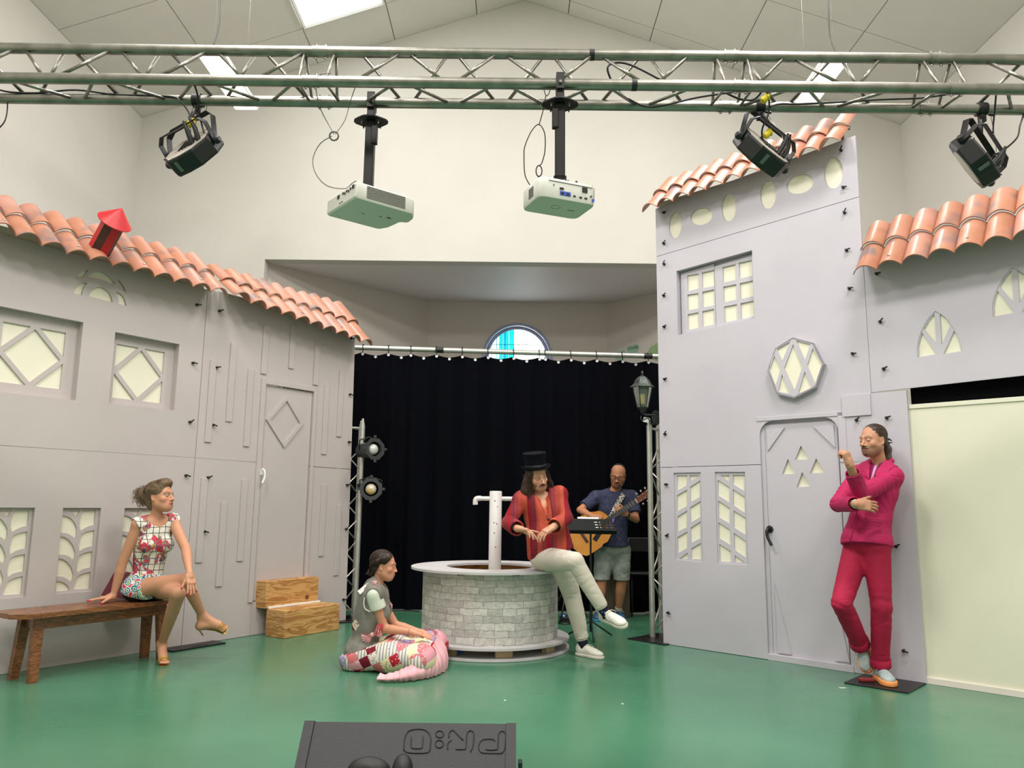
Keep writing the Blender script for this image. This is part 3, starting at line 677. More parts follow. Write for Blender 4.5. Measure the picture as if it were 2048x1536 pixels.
# ================================================================== lighting truss
tf=Vector((0,3.2,3.083)); tr=Vector((0,3.45,3.122)); tt=Vector((0,3.33,3.309))
truss=empty('lighting_truss',(0,3.33,3.083),'silver triangular aluminium lighting truss spanning the top of the hall','truss')
jx=[dep(x,108,3.33).x for x in (641,1461,1871)]; Pd=(dep(236,98,3.33).x-dep(44,98,3.33).x); t0=dep(44,98,3.33).x
jx=[-5.05,jx[0]-4*Pd,]+jx+[jx[2]+4*Pd,5.2]
for a,b in zip(jx[:-1],jx[1:]):
    for c in (tf,tr,tt):
        V,F=tube([(a+.012,c.y,c.z),(b-.012,c.y,c.z)],.025,16); mesh('chord',V,F,M_steel,truss,auto=40)
for j in jx[1:-1]:
    for c in (tf,tr,tt):
        V,F=cat(tube([(j-.035,c.y,c.z),(j+.035,c.y,c.z)],.0275,14),tube([(j-.022,c.y,c.z-.036),(j-.022,c.y,c.z+.036)],.006,6),tube([(j+.022,c.y,c.z-.036),(j+.022,c.y,c.z+.036)],.006,6))
        mesh('coupler',V,F,M_steel,truss,auto=40)
    # end frames beside the joint
    for dx in (-.06,.06):
        for a,b in ((tf,tt),(tr,tt),(tf,tr)):
            V,F=tube([(j+dx,a.y,a.z),(j+dx*1.2,b.y,b.z)],.007,6); mesh('brace',V,F,M_steel,truss,smooth=True)
V,F=tube([(0,0,0),(0,0,1)],.008,7); BR=data('brace',V,F,M_steel,smooth=True)
def brace(a,b):
    a=Vector(a);b=Vector(b); L=(b-a).length; x,y=frame(b-a); R=basis(x,y,(b-a).normalized())
    m=M4(R,a-org(truss))@Matrix.Diagonal((1,1,L,1)); inst(BR,truss,m,'brace')
k=-12
while t0+k*Pd<5.0:
    x=t0+k*Pd; k+=1
    if x<-5 or x+Pd>5.2: continue
    e=.02
    for lo,hi,s in ((tf,tt,0),(tr,tt,.5),(tr,tf,.5)):
        # 'hi' nodes at x+s*P, 'lo' nodes half a bay on
        hx=x+(s if hi is tt else 0)*Pd; lx=hx+.5*Pd
        if lo is tr and hi is tf: hx=x;lx=x+.5*Pd
        nears=[j for j in jx[1:-1] if hx-.03<j<lx+.03 or lx-.03<j<hx+Pd+.03]
        if not any(hx-.02<j<lx+.02 for j in jx[1:-1]): brace((hx+e,hi.y,hi.z-.01*(hi is tt)),(lx-e,lo.y,lo.z))
        if not any(lx-.02<j<hx+Pd+.02 for j in jx[1:-1]): brace((lx+e,lo.y,lo.z),(hx+Pd-e,hi.y,hi.z))
M_yellow=mat('yellow_tape',(214,194,40),.5)
for px_,c in ((1268,tf),(1190/1*1+0,tt)):
    x=dep(px_,160,3.2).x; V,F=tube([(x-.012,c.y,c.z),(x+.012,c.y,c.z)],.0262,12); mesh('tape_band',V,F,M_black,truss,auto=40)
# hanging wires and cables
M_cable=mat('black_cable',(20,18,18),.5); M_wire=mat('steel_wire',(120,118,112),.4,metal=.7)
def cable(pts,r,m,name,label,cat_='cable',group=None):
    V,F=tube(smooth_path(pts,6),r,6); return mesh(name,V,F,m,smooth=True,label=label,cat=cat_,group=group)
D=dep
cable([D(442,-60,3.6),D(440,0,3.5),D(438,50,3.42),D(426,92,3.35)],.003,M_cable,'hanging_cable','thin dark cable hanging from the ceiling to the truss left of the skylight')
cable([D(1656,-70,3.7),D(1657,0,3.5),D(1660,70,3.42),D(1674,110,3.35)],.003,M_cable,'hanging_cable','thin dark cable dropping from the ceiling onto the right end of the truss')
cable([D(-40,150,3.4),D(0,180,3.42),D(70,186,3.43),D(150,180,3.43),D(230,189,3.43),D(340,193,3.42),D(362,205,3.40),D(376,222,3.4),D(383,240,3.38)],.0045,M_cable,'power_cable','black cable lying along the truss above the leftmost spotlight')
cable([D(388,168,3.2),D(395,190,3.25),D(398,225,3.33),D(404,250,3.33),D(408,266,3.32)],.0045,M_cable,'power_cable','black cable hanging from the truss into the leftmost spotlight')
cable([D(1322,160,3.3),D(1262,130,3.3),D(1228,126,3.3),D(1215,140,3.3),D(1235,180,3.35),D(1270,205,3.38),D(1300,214,3.4),D(1340,208,3.4),D(1390,196,3.4),D(1440,188,3.38),D(1470,184,3.36)],.005,M_cable,'power_cable','black cable looped through the truss between the right projector and the tower roof')
cable([D(1452,186,3.36),D(1480,198,3.37),D(1505,200,3.38),D(1520,188,3.36),D(1524,176,3.3)],.005,M_cable,'power_cable','short sagging black cable left of the yellow plug')
cable([D(1530,176,3.3),D(1538,200,3.32),D(1536,230,3.34),D(1524,260,3.34),D(1527,290,3.34)],.0045,M_cable,'power_cable','black cable dropping from the yellow plug to the spotlight over the tower roof')
cable([D(1540,214,3.36),D(1560,208,3.4),D(1600,208,3.4),D(1680,204,3.4),D(1760,199,3.4),D(1840,196,3.4),D(1900,188,3.35),D(1940,186,3.3)],.005,M_cable,'power_cable','long black cable lying inside the right end of the truss')
cable([D(2048,228,3.45),D(2040,250,3.42),D(2034,275,3.4),D(2010,298,3.38),D(1986,312,3.36)],.0045,M_cable,'power_cable','black cable curving down at the right edge into the rightmost spotlight')
cable([D(1992,190,3.3),D(1990,215,3.35),D(1987,245,3.38),D(1986,266,3.38)],.004,M_cable,'power_cable','straight black cable behind the yoke of the rightmost spotlight')
cable([D(15,205,3.45),D(14,225,3.43),D(8,245,3.42),D(-8,262,3.42)],.003,M_cable,'power_cable','dark cable hanging below the truss at the left edge')
# ---- clamps
def clamp(root,p,r=.025):
    V,F=cat(tube([(p.x-.02,p.y,p.z),(p.x+.02,p.y,p.z)],r+.009,12),box((p.x,p.y,p.z-r-.022),(.03,.03,.04),bev=.004),tube([(p.x+.02,p.y-.02,p.z-r-.01),(p.x+.045,p.y-.03,p.z-r-.02)],.007,6))
    return mesh('clamp',V,F,M_blackm,root,auto=40)
M_backp=mat('spot_back_plate',(206,196,186),.4,metal=.2,var=.25,scale=20)
M_grn=mat('sticker_grey',(96,108,100),.6)
def par(cpx,hook,yaw,tilt,label,roll=0):
    hp=D(hook[0],hook[1],3.45); hp.y=3.45;hp.z=tr.z; c=D(cpx[0],cpx[1],3.36)
    root=empty('stage_spotlight',hp,label,'spotlight',group='flat LED spotlights on the truss')
    clamp(root,hp)
    # local frame: X hinge, Z rear normal
    X=Vector((math.cos(yaw),math.sin(yaw),math.tan(roll))).normalized(); fwd=Vector((-math.sin(yaw)*-1,-math.cos(yaw),0)); fwd=(fwd-X*fwd.dot(X)).normalized()
    up=X.cross(fwd); 
    if up.z<0: up=-up
    Z=(fwd*math.cos(tilt)+up*math.sin(tilt)).normalized(); Y=Z.cross(X).normalized(); R=basis(X,Y,Z)
    oc=[(-.135,-.03),(-.135,.05),(-.085,.105),(0,.12),(.085,.105),(.135,.05),(.135,-.03),(.075,-.1),(0,-.11),(-.075,-.1)]
    def P(x,y,z): return tuple(R@Vector((x,y,z))+c)
    n=len(oc); prof=[(.96,-.045),(1.0,-.035),(1.0,.03),(.97,.038)]
    V=[P(a*s,b*s,z) for s,z in prof for a,b in oc]
    F=[(i*n+k,i*n+(k+1)%n,(i+1)*n+(k+1)%n,(i+1)*n+k) for i in range(3) for k in range(n)]
    F=[f[::-1] for f in F]; F+=[tuple(range(n)),tuple(3*n+k for k in range(n))[::-1]]
    mesh('housing',V,F,M_black,root)
    V=[P(a*.9,b*.9,z) for z in (.037,.041) for a,b in oc]; F=[tuple(range(n)),tuple(n+k for k in range(n))[::-1]]+[(k,k+n,(k+1)%n+n,(k+1)%n) for k in range(n)]
    bp=mesh('back_plate',V,F,M_backp,root)
    parts=[box(P(-.03+.02*i,.01,.043),(.008,.09,.006),R) for i in range(5)]
    mesh('cooling_slots',*cat(*parts),M_blackm,bp)
    mesh('connector',*cat(tube([P(.05,-.03,.04),P(.055,.0,.09),P(.05,.03,.13)],[.013,.012,.005],8),tube([P(.085,-.02,.04),P(.09,.01,.085),P(.075,.05,.13)],[.012,.011,.005],8)),M_black,root,auto=50)
    mesh('lens_plate',*lathe([(.0001,-.05),(.09,-.048),(.095,-.044)],c,20,R,caps=False),M_backp,root)
    # screws round the rim
    mesh('rim_screws',*cat(*[lathe([(.004,0),(.004,.004),(.0001,.005)],P(a*.97,b*.97,.036),6,R,caps=False) for a,b in oc]),M_black,root)
    mesh('sticker',*box(P(-.03,-.109,0),(.018,.002,.05),R),M_grn,root)
    # yokes
    def yoke(ang,h,nm):
        q=Matrix.Rotation(ang,3,X); u=(q@up).normalized() if nm=='yoke' else (q@Z).normalized()
        path=[(-.143,0),(-.143,h-.03),(-.115,h),(.115,h),(.143,h-.03),(.143,0)]
        w=X.cross(u)*.014; V=[];F=[]
        inn=[(-.139,0),(-.139,h-.032),(-.113,h-.004),(.113,h-.004),(.139,h-.032),(.139,0)]
        for L in (path,inn):
            for a,b in L:
                for s in (-1,1): V.append(tuple(c+X*a+u*b+w*s))
        for i in range(5):
            a=2*i; F+= [(a,a+1,a+3,a+2),(12+a,12+a+2,12+a+3,12+a+1),(a,a+2,12+a+2,12+a),(a+1,12+a+1,12+a+3,a+3)]
        F+=[(0,12,13,1),(10,11,23,22)]
        return mesh(nm,V,F,M_blackm,root),c+u*h
    d=hp-c; ang=0
    y,top=yoke(0,.165,'yoke'); yoke(-.35,.12,'rear_bracket')
    V,F=tube([hp+Vector((0,0,-.03)),(hp+top)/2+Vector((0,0,.0)),top],.009,8); mesh('hook_bolt',V,F,M_blackm,root,smooth=True)
    for s in (-1,1): mesh('hinge_knob',*lathe([(.0001,0),(.018,.0),(.018,.016),(.012,.024),(.0001,.024)],c+X*(s*.143),10,basis(up,X.cross(up)*s,X*s),caps=False),M_black,root,auto=40)
    mesh('safety_wire',*tube(smooth_path([hp+Vector((.03,0,.03)),hp+Vector((.045,0,-.05)),c+X*.06+Z*.06+up*.06,c+X*.03+Z*.04],5),.0015,5),M_wire,root)
    return root,c
par((386,305),(395,205),-.45,.60,'black flat spotlight at the left end of the truss, above the left roof',.22)
par((1524,306),(1519,215),.50,.66,'black flat spotlight hanging in front of the tower roof tiles',-.34)
par((1952,322),(1962,215),.62,.58,'black flat spotlight at the right end of the truss, above the right roof',-.48)
for px_,lb in (((382,247),'yellow adaptor plug dangling over the leftmost spotlight'),((1530,198),'yellow plug tied below the truss over the tower roof'),((1535,268),'yellow ring plug on the back of the tower-side spotlight')):
    p=D(px_[0],px_[1],3.32); mesh('yellow_plug',*cat(lathe([(.0001,-.02),(.014,-.018),(.018,-.004),(.013,.004),(.019,.012),(.012,.022),(.0001,.022)],p,12,Matrix.Rotation(.9,3,'Y'),caps=False),box(p+Vector((.008,0,.016)),(.02,.02,.02),bev=.004)),M_yellow,auto=40,label=lb,cat='plug')
# ================================================================== projectors
M_pw=mat('projector_white',(206,204,196),.45); M_pg=mat('vent_grey',(110,108,102),.6); M_blue=mat('port_blue',(40,80,190),.5)
def rbox(P0,ex,ey,L,W,h,rad,nose=None):
    """rounded plate body from a base corner, edges ex (L) and ey (W)"""
    pts=[(0,0),(L,0),(L,W),(0,W)] if nose is None else nose
    out=[];n=len(pts)
    for i in range(n):
        a=Vector(pts[i-1]);b=Vector(pts[i]);c=Vector(pts[(i+1)%n]); r=min(rad,(a-b).length*.4,(c-b).length*.4)
        p=b+(a-b).normalized()*r;q=b+(c-b).normalized()*r
        for k in range(5):
            t=k/4; out.append(p*(1-t)**2+b*2*t*(1-t)+q*t*t)
    cx=sum((v for v in out),Vector((0,0)))/len(out); n=len(out)
    prof=[(.975,0),(1,.008),(1,h-.012),(.96,h)]
    V=[];F=[]
    for s,z in prof:
        for v in out: w_=cx+(v-cx)*s; V.append(tuple(P0+ex*w_.x+ey*w_.y+Vector((0,0,z))))
    for i in range(len(prof)-1):
        for k in range(n): F.append((i*n+k,i*n+(k+1)%n,(i+1)*n+(k+1)%n,(i+1)*n+k))
    F.append(tuple(range(n))[::-1]); F.append(tuple(3*n+k for k in range(n)))
    if ex.cross(ey).z<0: F=[f[::-1] for f in F]
    return V,F
def proj_mount(root,cx,cy,ztop,zbot,side):
    c=Vector((cx,cy,0))
    mesh('ceiling_pole',*cat(box((cx,cy,(zbot+ztop-.1)/2+.02),(.044,.044,ztop-zbot-.14),bev=.004)),M_blackm,root)
    mesh('pole_sleeve',*box((cx+side*.022,cy-.016,ztop-.175),(.028,.03,.09),bev=.003),M_blackm,root)
    pz=ztop-.10
    V=[];n=20
    for z in (pz,pz+.006):
        for k in range(n):
            a=2*PI*k/n; r=.07*(1+.18*abs(math.cos(2*a))); V.append((cx+r*math.cos(a),cy+r*.8*math.sin(a),z))
    F=[tuple(range(n))[::-1],tuple(n+k for k in range(n))]+[(k,(k+1)%n,n+(k+1)%n,n+k) for k in range(n)]
    mesh('mount_plate',V,F,M_blackm,root)
    mesh('plate_bolts',*cat(*[tube([(cx+.05*math.cos(a),cy+.04*math.sin(a),pz-.02),(cx+.05*math.cos(a),cy+.04*math.sin(a),pz+.012)],.004,6) for a in (.6,2.5,3.8,5.6)]),M_steel,root)
    mesh('hook_bracket',*cat(box((cx,cy-.031,ztop+.0),(.036,.006,.075),bev=.001),box((cx,cy+.031,ztop+.0),(.036,.006,.075),bev=.001),box((cx,cy,ztop+.036),(.036,.068,.006)),box((cx,cy,ztop-.06),(.036,.04,.07),bev=.003)),M_black,root)
    mesh('bracket_bolt',*tube([(cx,cy-.045,ztop-.01),(cx,cy+.045,ztop-.01)],.007,8),M_steel,root,auto=40)
    mesh('tilt_joint',*cat(box((cx,cy,zbot-.004),(.10,.09,.008),bev=.002),box((cx-.025,cy,zbot+.02),(.006,.04,.05),bev=.002),box((cx+.025,cy,zbot+.02),(.006,.04,.05),bev=.002),tube([(cx-.04,cy,zbot+.025),(cx+.04,cy,zbot+.025)],.006,8),tube([(cx-.09,cy-.02,zbot-.004),(cx+.09,cy+.02,zbot-.004)],.007,6),tube([(cx+.07,cy-.06,zbot-.004),(cx-.07,cy+.06,zbot-.004)],.007,6)),M_black,root)
# left projector
Z1=2.562; P0=Vector((-.705,3.255,Z1)); ea=Vector((-.633,.774,0)); eb=Vector((.774,.633,0)); h1=.078
p1=empty('projector',P0+ea*.14+eb*.15,'pale grey projector with a louvred side hanging left of the truss centre','projector')
nose=[(0,0),(.30,0),(.335,.05),(.345,.115),(.31,.135),(.305,.24),(.28,.29),(0,.29)]
V,F=rbox(P0,eb,ea,0,0,h1,.012,nose); mesh('projector_case',V,F,M_pw,p1,auto=35)
Rb=basis(eb,ea,Vector((0,0,1)))
mesh('louvres',*cat(*[box(P0+eb*.155+Vector((0,0,.014+.0075*i))-ea*.001,(.20,.004,.0032),Rb) for i in range(8)]),M_pg,p1)
mesh('port_panel',*cat(box(P0+ea*.025+Vector((0,0,.058))-eb*.001,(.004,.018,.016),Rb),*[box(P0+ea*(.05+.018*i)+Vector((0,0,.05 if i%2 else .056))-eb*.001,(.004,.009,.010),Rb) for i in range(5)],*[box(P0+ea*(.16+.008*i)+Vector((0,0,.045+.005*j))-eb*.001,(.003,.005,.003),Rb) for i in range(3) for j in range(4)],*[box(P0+ea*(.13+.02*i)+Vector((0,0,.018))-eb*.001,(.003,.006,.006),Rb) for i in range(2)]),M_black,p1)
mesh('foot',*lathe([(.012,0),(.014,.01),(.012,.014),(.0001,.014)],P0+eb*.03+ea*.03+Vector((0,0,h1)),10),M_pw,p1,auto=40)
mesh('lens_ring',*lathe([(.03,0),(.034,.012),(.028,.014),(.0001,.008)],P0+eb*.25+ea*.07+Vector((0,0,h1-.004)),16),M_black,p1,auto=40)
mesh('bottom_marks',*cat(box(P0+eb*.24+ea*.12+Vector((0,0,-.0005)),(.02,.01,.002),Rb),box(P0+eb*.2+ea*.13+Vector((0,0,-.0005)),(.014,.004,.002),Rb),box(P0+eb*.12+ea*.15+Vector((0,0,-.0005)),(.02,.003,.001),Rb)),M_black,p1)
pp=D(744,200,3.45); cc=P0+eb*.12+ea*.10
proj_mount(p1,pp.x,3.45,tr.z,Z1+h1+.01,1)
# right projector
Z2=2.50; P0=Vector((.104,3.058,Z2)); eb=Vector((.925,.381,0)).normalized(); ea=Vector((-.381,.925,0)).normalized(); h2=.088
p2_=empty('projector',P0+ea*.1+eb*.145,'white projector showing its socket panel, hanging right of the truss centre','projector')
V,F=rbox(P0,eb,ea,0,0,h2,.035,[(0,0),(.272,0),(.272,.19),(0,.19)]); mesh('projector_case',V,F,M_pw,p2_,auto=35)
Rb=basis(eb,ea,Vector((0,0,1)))
def fb(u,z,w_,h_,t=.003): return box(P0+eb*u+Vector((0,0,z))-ea*.001,(w_,t,h_),Rb)
mesh('blue_ports',*cat(fb(.122,.026,.05,.018),fb(.256,.018,.01,.012)),M_blue,p2_)
mesh('port_panel',*cat(fb(.215,.058,.024,.022,.006),fb(.105,.046,.018,.008,.006),fb(.165,.022,.010,.006,.006),fb(.195,.021,.012,.006,.006),fb(.22,.021,.012,.006,.006),fb(.245,.034,.006,.006,.006),fb(.068,.056,.003,.006,.006),fb(.108,.025,.014,.009,.006),fb(.134,.025,.014,.009,.006)),M_black,p2_)
mesh('panel_groove',*cat(fb(.15,.074,.21,.0015),fb(.26,.05,.0015,.05)),M_pg,p2_)
mesh('side_grille',*cat(*[box(P0+ea*(.06+.006*i)+Vector((0,0,.04))-eb*.001,(.003,.003,.045),Rb) for i in range(8)]),M_pg,p2_)
mesh('feet',*cat(*[lathe([(.009,0),(.010,.012),(.0001,.013)],P0+eb*u+ea*v+Vector((0,0,h2-.002)),8) for u,v in ((.04,.03),(.17,.02),(.26,.03))]),M_pw,p2_)
mesh('bottom_badge',*cat(lathe([(.02,0),(.021,-.001),(.02,-.001)],P0+eb*.12+ea*.09,18,caps=False),box(P0+eb*.2+ea*.10+Vector((0,0,-.0005)),(.035,.006,.001),Rb)),M_pg,p2_)
pp=D(1120,170,3.2); proj_mount(p2_,pp.x+.0,3.2+.0,tf.z,Z2+h2+.01,-1)
# safety wires of the projectors
w1=mesh('safety_cable',*cat(tube(smooth_path([D(712,170,3.3),D(700,205,3.42),D(690,240,3.42),D(671,268,3.4)],6),.0022,5),tube(smooth_path([D(662,146,3.2),D(640,150,3.2),D(632,175,3.25),D(640,215,3.35),D(655,245,3.4),D(668,268,3.4)],6),.0022,5),
 tube([D(668+9*math.cos(a),272+9*math.sin(a),3.4) for a in np.linspace(0,2*PI,12,endpoint=False)],.004,6,closed=True),
 tube(smooth_path([D(664,272,3.4),D(640,288,3.4),D(626,318,3.4),D(632,348,3.4),D(655,372,3.42),D(690,377,3.45),D(705,366,3.45),D(712,362,3.46)],6),.0024,5)),M_wire,smooth=True,label='looped steel safety cable holding the left projector to the truss',cat='cable')
mesh('safety_cable',*cat(tube(smooth_path([D(1094,158,3.2),D(1088,178,3.22),D(1094,192,3.25),D(1101,176,3.22),D(1095,158,3.2)],5),.002,5),tube(smooth_path([D(1092,190,3.25),D(1086,222,3.28),D(1078,250,3.3),D(1092,200,3.3)],5),.002,5),
 tube(smooth_path([D(1061,372,3.3),D(1050,350,3.3),D(1048,310,3.3),D(1050,292,3.3),D(1062,264,3.3),D(1077,249,3.3),D(1089,266,3.3),D(1090,300,3.3),D(1084,325,3.3),D(1078,332,3.3)],6),.0026,5),
 tube([D(1078+6*math.cos(a),342+11*math.sin(a),3.3) for a in np.linspace(0,2*PI,12,endpoint=False)],.003,6,closed=True),tube([D(1078,352,3.3),D(1072,362,3.32)],.002,5)),M_cable,smooth=True,label='black looped safety cable with a snap hook beside the right projector',cat='cable')
# ================================================================== black curtain on its rail
ra=D(707,695,9.15); rb=D(1320,713,9.15); rs=(rb.z-ra.z)/(rb.x-ra.x); zr=lambda x: ra.z+(x-ra.x)*rs
XC0,XC1=-2.75,3.05
rail=empty('curtain_rail',(0.1,9.15,0),'long silver pipe carrying the black curtain across the back of the stage','curtain rail')
mesh('rail_pipe',*tube([(XC0-.1,9.15,zr(XC0-.1)),(XC1+.1,9.15,zr(XC1+.1))],.031,14),M_alu,rail,auto=40)
for x in (XC0-.05,XC1+.05):
    mesh('upright',*tube([(x,9.15,.01),(x,9.15,zr(x)-.03)],.025,10),M_steel,rail,auto=40); mesh('foot_plate',*box((x,9.15,.008),(.45,.45,.012),bev=.003),M_blackm,rail)
for px_ in (660*.332+660,1915*.332+660):
    x=D(px_,705,9.15).x; mesh('rail_joint',*tube([(x-.05,9.15,zr(x-.05)),(x+.05,9.15,zr(x+.05))],.036,12),M_black,rail,auto=40)
M_velvet=mat('black_velvet',(4,5,11),.95,spec=.08,sheen=.0)
M_eye=mat('eyelet_metal',(215,215,220),.25,metal=.6)
def curtain(x0,x1,lab,ph):
    nx=int((x1-x0)/.02); nz=16; V=[];F=[]; root=None
    pit=.31
    for j in range(nz+1):
        for i in range(nx+1):
            x=x0+(x1-x0)*i/nx; t=j/nz; zt=zr(x)-.055-.035*abs(math.sin(PI*(x-x0)/pit))
            z=.015+(zt-.015)*t; y=9.15+.045*math.sin(x*19+ph+.3*math.sin(3*t))+.022*math.sin(x*41+ph*2)+.01*math.sin(7*t+x*9); y=9.15+(y-9.15)*(1-.75*t**3)
            V.append((x,y,z))
    for j in range(nz):
        for i in range(nx): a=j*(nx+1)+i; F.append((a,a+1,a+nx+2,a+nx+1))
    V2=[(x,y+.006,z) for x,y,z in V]; n=len(V); F2=[tuple(n+q for q in f[::-1]) for f in F]
    root=mesh('stage_curtain',V+V2,F+F2,M_velvet,smooth=True,label=lab,cat='curtain',group='black stage curtains on the rail')
    k=0
    x=x0+.02
    while x<x1-.02:
        z=zr(x)
        if k%2==0:
            mesh('curtain_tie',*tube([(x,9.115,z-.10),(x-.004,9.112,z-.02),(x-.008,9.118,z+.034),(x,9.16,z+.036)],.006,5),M_black,root,smooth=True)
        mesh('eyelet',*lathe([(.0001,0),(.016,0),(.018,.004)],(x,9.105,z-.085-.03*(k%2)),10,Matrix.Rotation(PI/2,3,'X'),caps=False),M_eye,root)
        x+=pit/2*1.0; k+=1
curtain(XC0,-1.20,'black curtain panel hanging at the left end of the rail beside the door house',0)
curtain(-1.24,.42,'black curtain panel in the middle of the rail under the round window',1.3)
curtain(.38,XC1,'black curtain panel on the right of the rail behind the guitarist',2.2)
# ================================================================== upright truss ladders
def ladder(x,y,z1,dx,dy,label,n=3):
    root=empty('truss_tower',(x,y,0),label,'truss')
    C=[Vector((x,y,0)),Vector((x+dx[0],y+dx[1],0)),Vector((x+dy[0],y+dy[1],0))]
    for c in C: mesh('chord',*tube([c+Vector((0,0,.012)),c+Vector((0,0,z1))],.027,14),M_alu,root,auto=40)
    s=.25;
    for a,b in ((0,1),(1,2),(0,2)):
        z=.06; up=True
        while z+s<z1:
            p,q=(C[a],C[b]) if up else (C[b],C[a])
            mesh('brace',*tube([p+Vector((0,0,z)),q+Vector((0,0,z+s/1))],.008,6),M_alu,root,smooth=True); z+=s; up=not up
        mesh('brace',*tube([C[a]+Vector((0,0,z1-.03)),C[b]+Vector((0,0,z1-.03))],.008,6),M_alu,root,smooth=True)
    mesh('top_pin',*cat(*[lathe([(.02,0),(.02,.03),(.014,.035),(.012,.07),(.0001,.07)],c+Vector((0,0,z1)),10) for c in C]),M_alu,root,auto=40)
    return root
pR=D(1303,1270,7.5); lad=ladder(1.345,7.5,2.0,(.25,.02),(.13,.22),'slim silver truss tower carrying the wall lantern at the left edge of the tower front')
mesh('base_plate',*cat(box((1.42,7.42,.006),(.5,.42,.010),Matrix.Rotation(.75,3,'Z'),bev=.002)),M_blackm,label='black steel base plate under the lantern truss tower',cat='base plate')
qL=D(717,1060,8.35); zl=D(723,850,8.35).z; ladL=ladder(qL.x,8.35,zl,(-.22,-.06),(-.06,.22),'slim silver truss tower holding two spotlights at the right edge of the door house')
mesh('base_plate',*box((qL.x-.1,8.42,.006),(.5,.5,.010),Matrix.Rotation(.2,3,'Z'),bev=.002),M_blackm,label='black steel base plate under the left truss tower with two spotlights',cat='base plate')
a=[fl(x,y) for x,y in ((341,1295),(407,1285),(453,1292),(397,1302))]
cA=sum(a,Vector())/4; ex=(a[2]-a[0]);
u_=FL.d; v_=FL.N
ctr=fl(397,1294); Rg=FL.R
op=[(-.25,-.12),(.25,-.12),(.25,.16),(.22,.2),(-.22,.2),(-.25,.16)]
V,F=slab2d(op,[[(-.06,-.09),(.10,-.09),(.10,-.065),(-.06,-.065)]],.009); cA.z=.011
cA=fl(385,1293)
mesh('base_plate',[tuple(Vector((cA.x,cA.y,.011))+FL.d*a_-FL.N*b_*.9+Vector((0,0,c_))) for a_,b_,c_ in V],F,M_blackm,label='black steel plate with a slot on the floor beside the seated woman',cat='base plate')
cB=FR.P(1.95,0,.22)
mesh('base_plate',*cat(box((cB.x,cB.y,.006),(.42,.40,.010),Matrix.Rotation(math.atan2(FR.d.y,FR.d.x),3,'Z'),bev=.002)),M_blackm,label='black steel plate under the feet of the man in the pink suit',cat='base plate')
mesh('stage_weight',*box((cB.x-.12,cB.y+.02,.024),(.1,.05,.022),bev=.004),mat('dull_red',(120,30,30),.5),label='small dark red weight on the plate behind the pink-suited man',cat='weight')
# spotlights on the left tower
M_lens=mat('lens_glass',(196,200,192),.12,spec=.8,coat=.6); M_lensW=mat('lens_glass_amber',(206,176,112),.15,coat=.6,rgb2=(190,190,180),scale=9); M_spot=mat('spot_grey',(44,46,48),.5)
def spot(px_,yaw,lab,lm,Y=8.2):
    c=D(px_[0],px_[1],Y); root=empty('profile_spotlight',c,lab,'spotlight')
    f=(CAM-c); f.z=0; f.normalize(); f=Matrix.Rotation(yaw,3,'Z')@f; f.z=.05; f.normalize(); x,y=frame(f); R=basis(x,y,f)
    mesh('spot_body',*lathe([(.0001,-.28),(.07,-.28),(.085,-.25),(.085,-.06),(.095,-.05),(.095,.0),(.078,.0),(.078,-.03)],c,18,R,caps=False),M_spot,root,auto=40)
    mesh('lens',*lathe([(.06,-.03),(.052,-.008),(.03,.008),(.0001,.014)],c,18,R,caps=False),lm,root,smooth=True)
    o8=[(.118*math.cos(PI/8+k*PI/4)*1.05,.118*math.sin(PI/8+k*PI/4)*1.05) for k in range(8)]; hole=[(.078*math.cos(2*PI*k/20),.078*math.sin(2*PI*k/20)) for k in range(20)]
    V,F=slab2d(o8,[hole],.006); mesh('gel_frame',[tuple(R@Vector((a,b,q+.012))+c) for a,b,q in V],F,M_spot,root)
    mesh('frame_tabs',*cat(*[box(R@Vector((.13*math.cos(t),.13*math.sin(t),.012))+c,(.03,.03,.012),R@Matrix.Rotation(t,3,'Z'),.003) for t in (0,PI/2,PI,3*PI/2)]),M_spot,root)
    mesh('yoke',*tube([c+x*.115-f*.12,c+x*.115-f*.12+Vector((0,0,.1)),c-f*.12+Vector((0,0,.14)),c-x*.115-f*.12+Vector((0,0,.1)),c-x*.115-f*.12],.008,6),M_blackm,root,smooth=True)
    tgt=Vector((qL.x,8.35,c.z+.03)); mesh('clamp_arm',*cat(tube([c-f*.12+Vector((0,0,.14)),tgt+Vector((0,0,.05)),tgt],.011,8),tube([tgt-Vector((0,0,.025)),tgt+Vector((0,0,.025))],.036,10)),M_blackm,root,auto=40)
spot((749,898),.55,'upper black spotlight with a pale lens on the left truss tower',M_lens); spot((742,978),.05,'lower black spotlight with a yellowish lens on the left truss tower',M_lensW)
# ================================================================== wall lantern
M_lant=mat('patinated_black',(52,60,58),.35,metal=.5,var=.4,scale=25); M_lg=mat('lantern_glass',(150,165,155),.1,trans=.75,alpha=.55)
lc=D(1285,790,7.35); z_t=D(1283,745,7.35).z; z_e=D(1284,774,7.35).z; z_b=D(1284,816,7.35).z
lan=empty('wall_lantern',(lc.x,lc.y,z_b-.03),'hexagonal black glass lantern at the top of the right truss tower','lantern')
C=(lc.x,lc.y,0)
mesh('lantern_roof',*lathe([(.122,z_e-.004),(.118,z_e+.0),(.088,z_e+.028),(.07,z_e+.065),(.04,z_e+.098),(.014,z_e+.112),(.008,z_e+.118),(.013,z_e+.128),(.012,z_e+.142),(.0003,z_e+.165)],C,6),M_lant,lan)
n=6; rt_,rb_=.095,.05
V=[(lc.x+r*math.cos(2*PI*k/6),lc.y+r*math.sin(2*PI*k/6),z) for r,z in ((rt_,z_e),(rb_,z_b)) for k in range(6)]
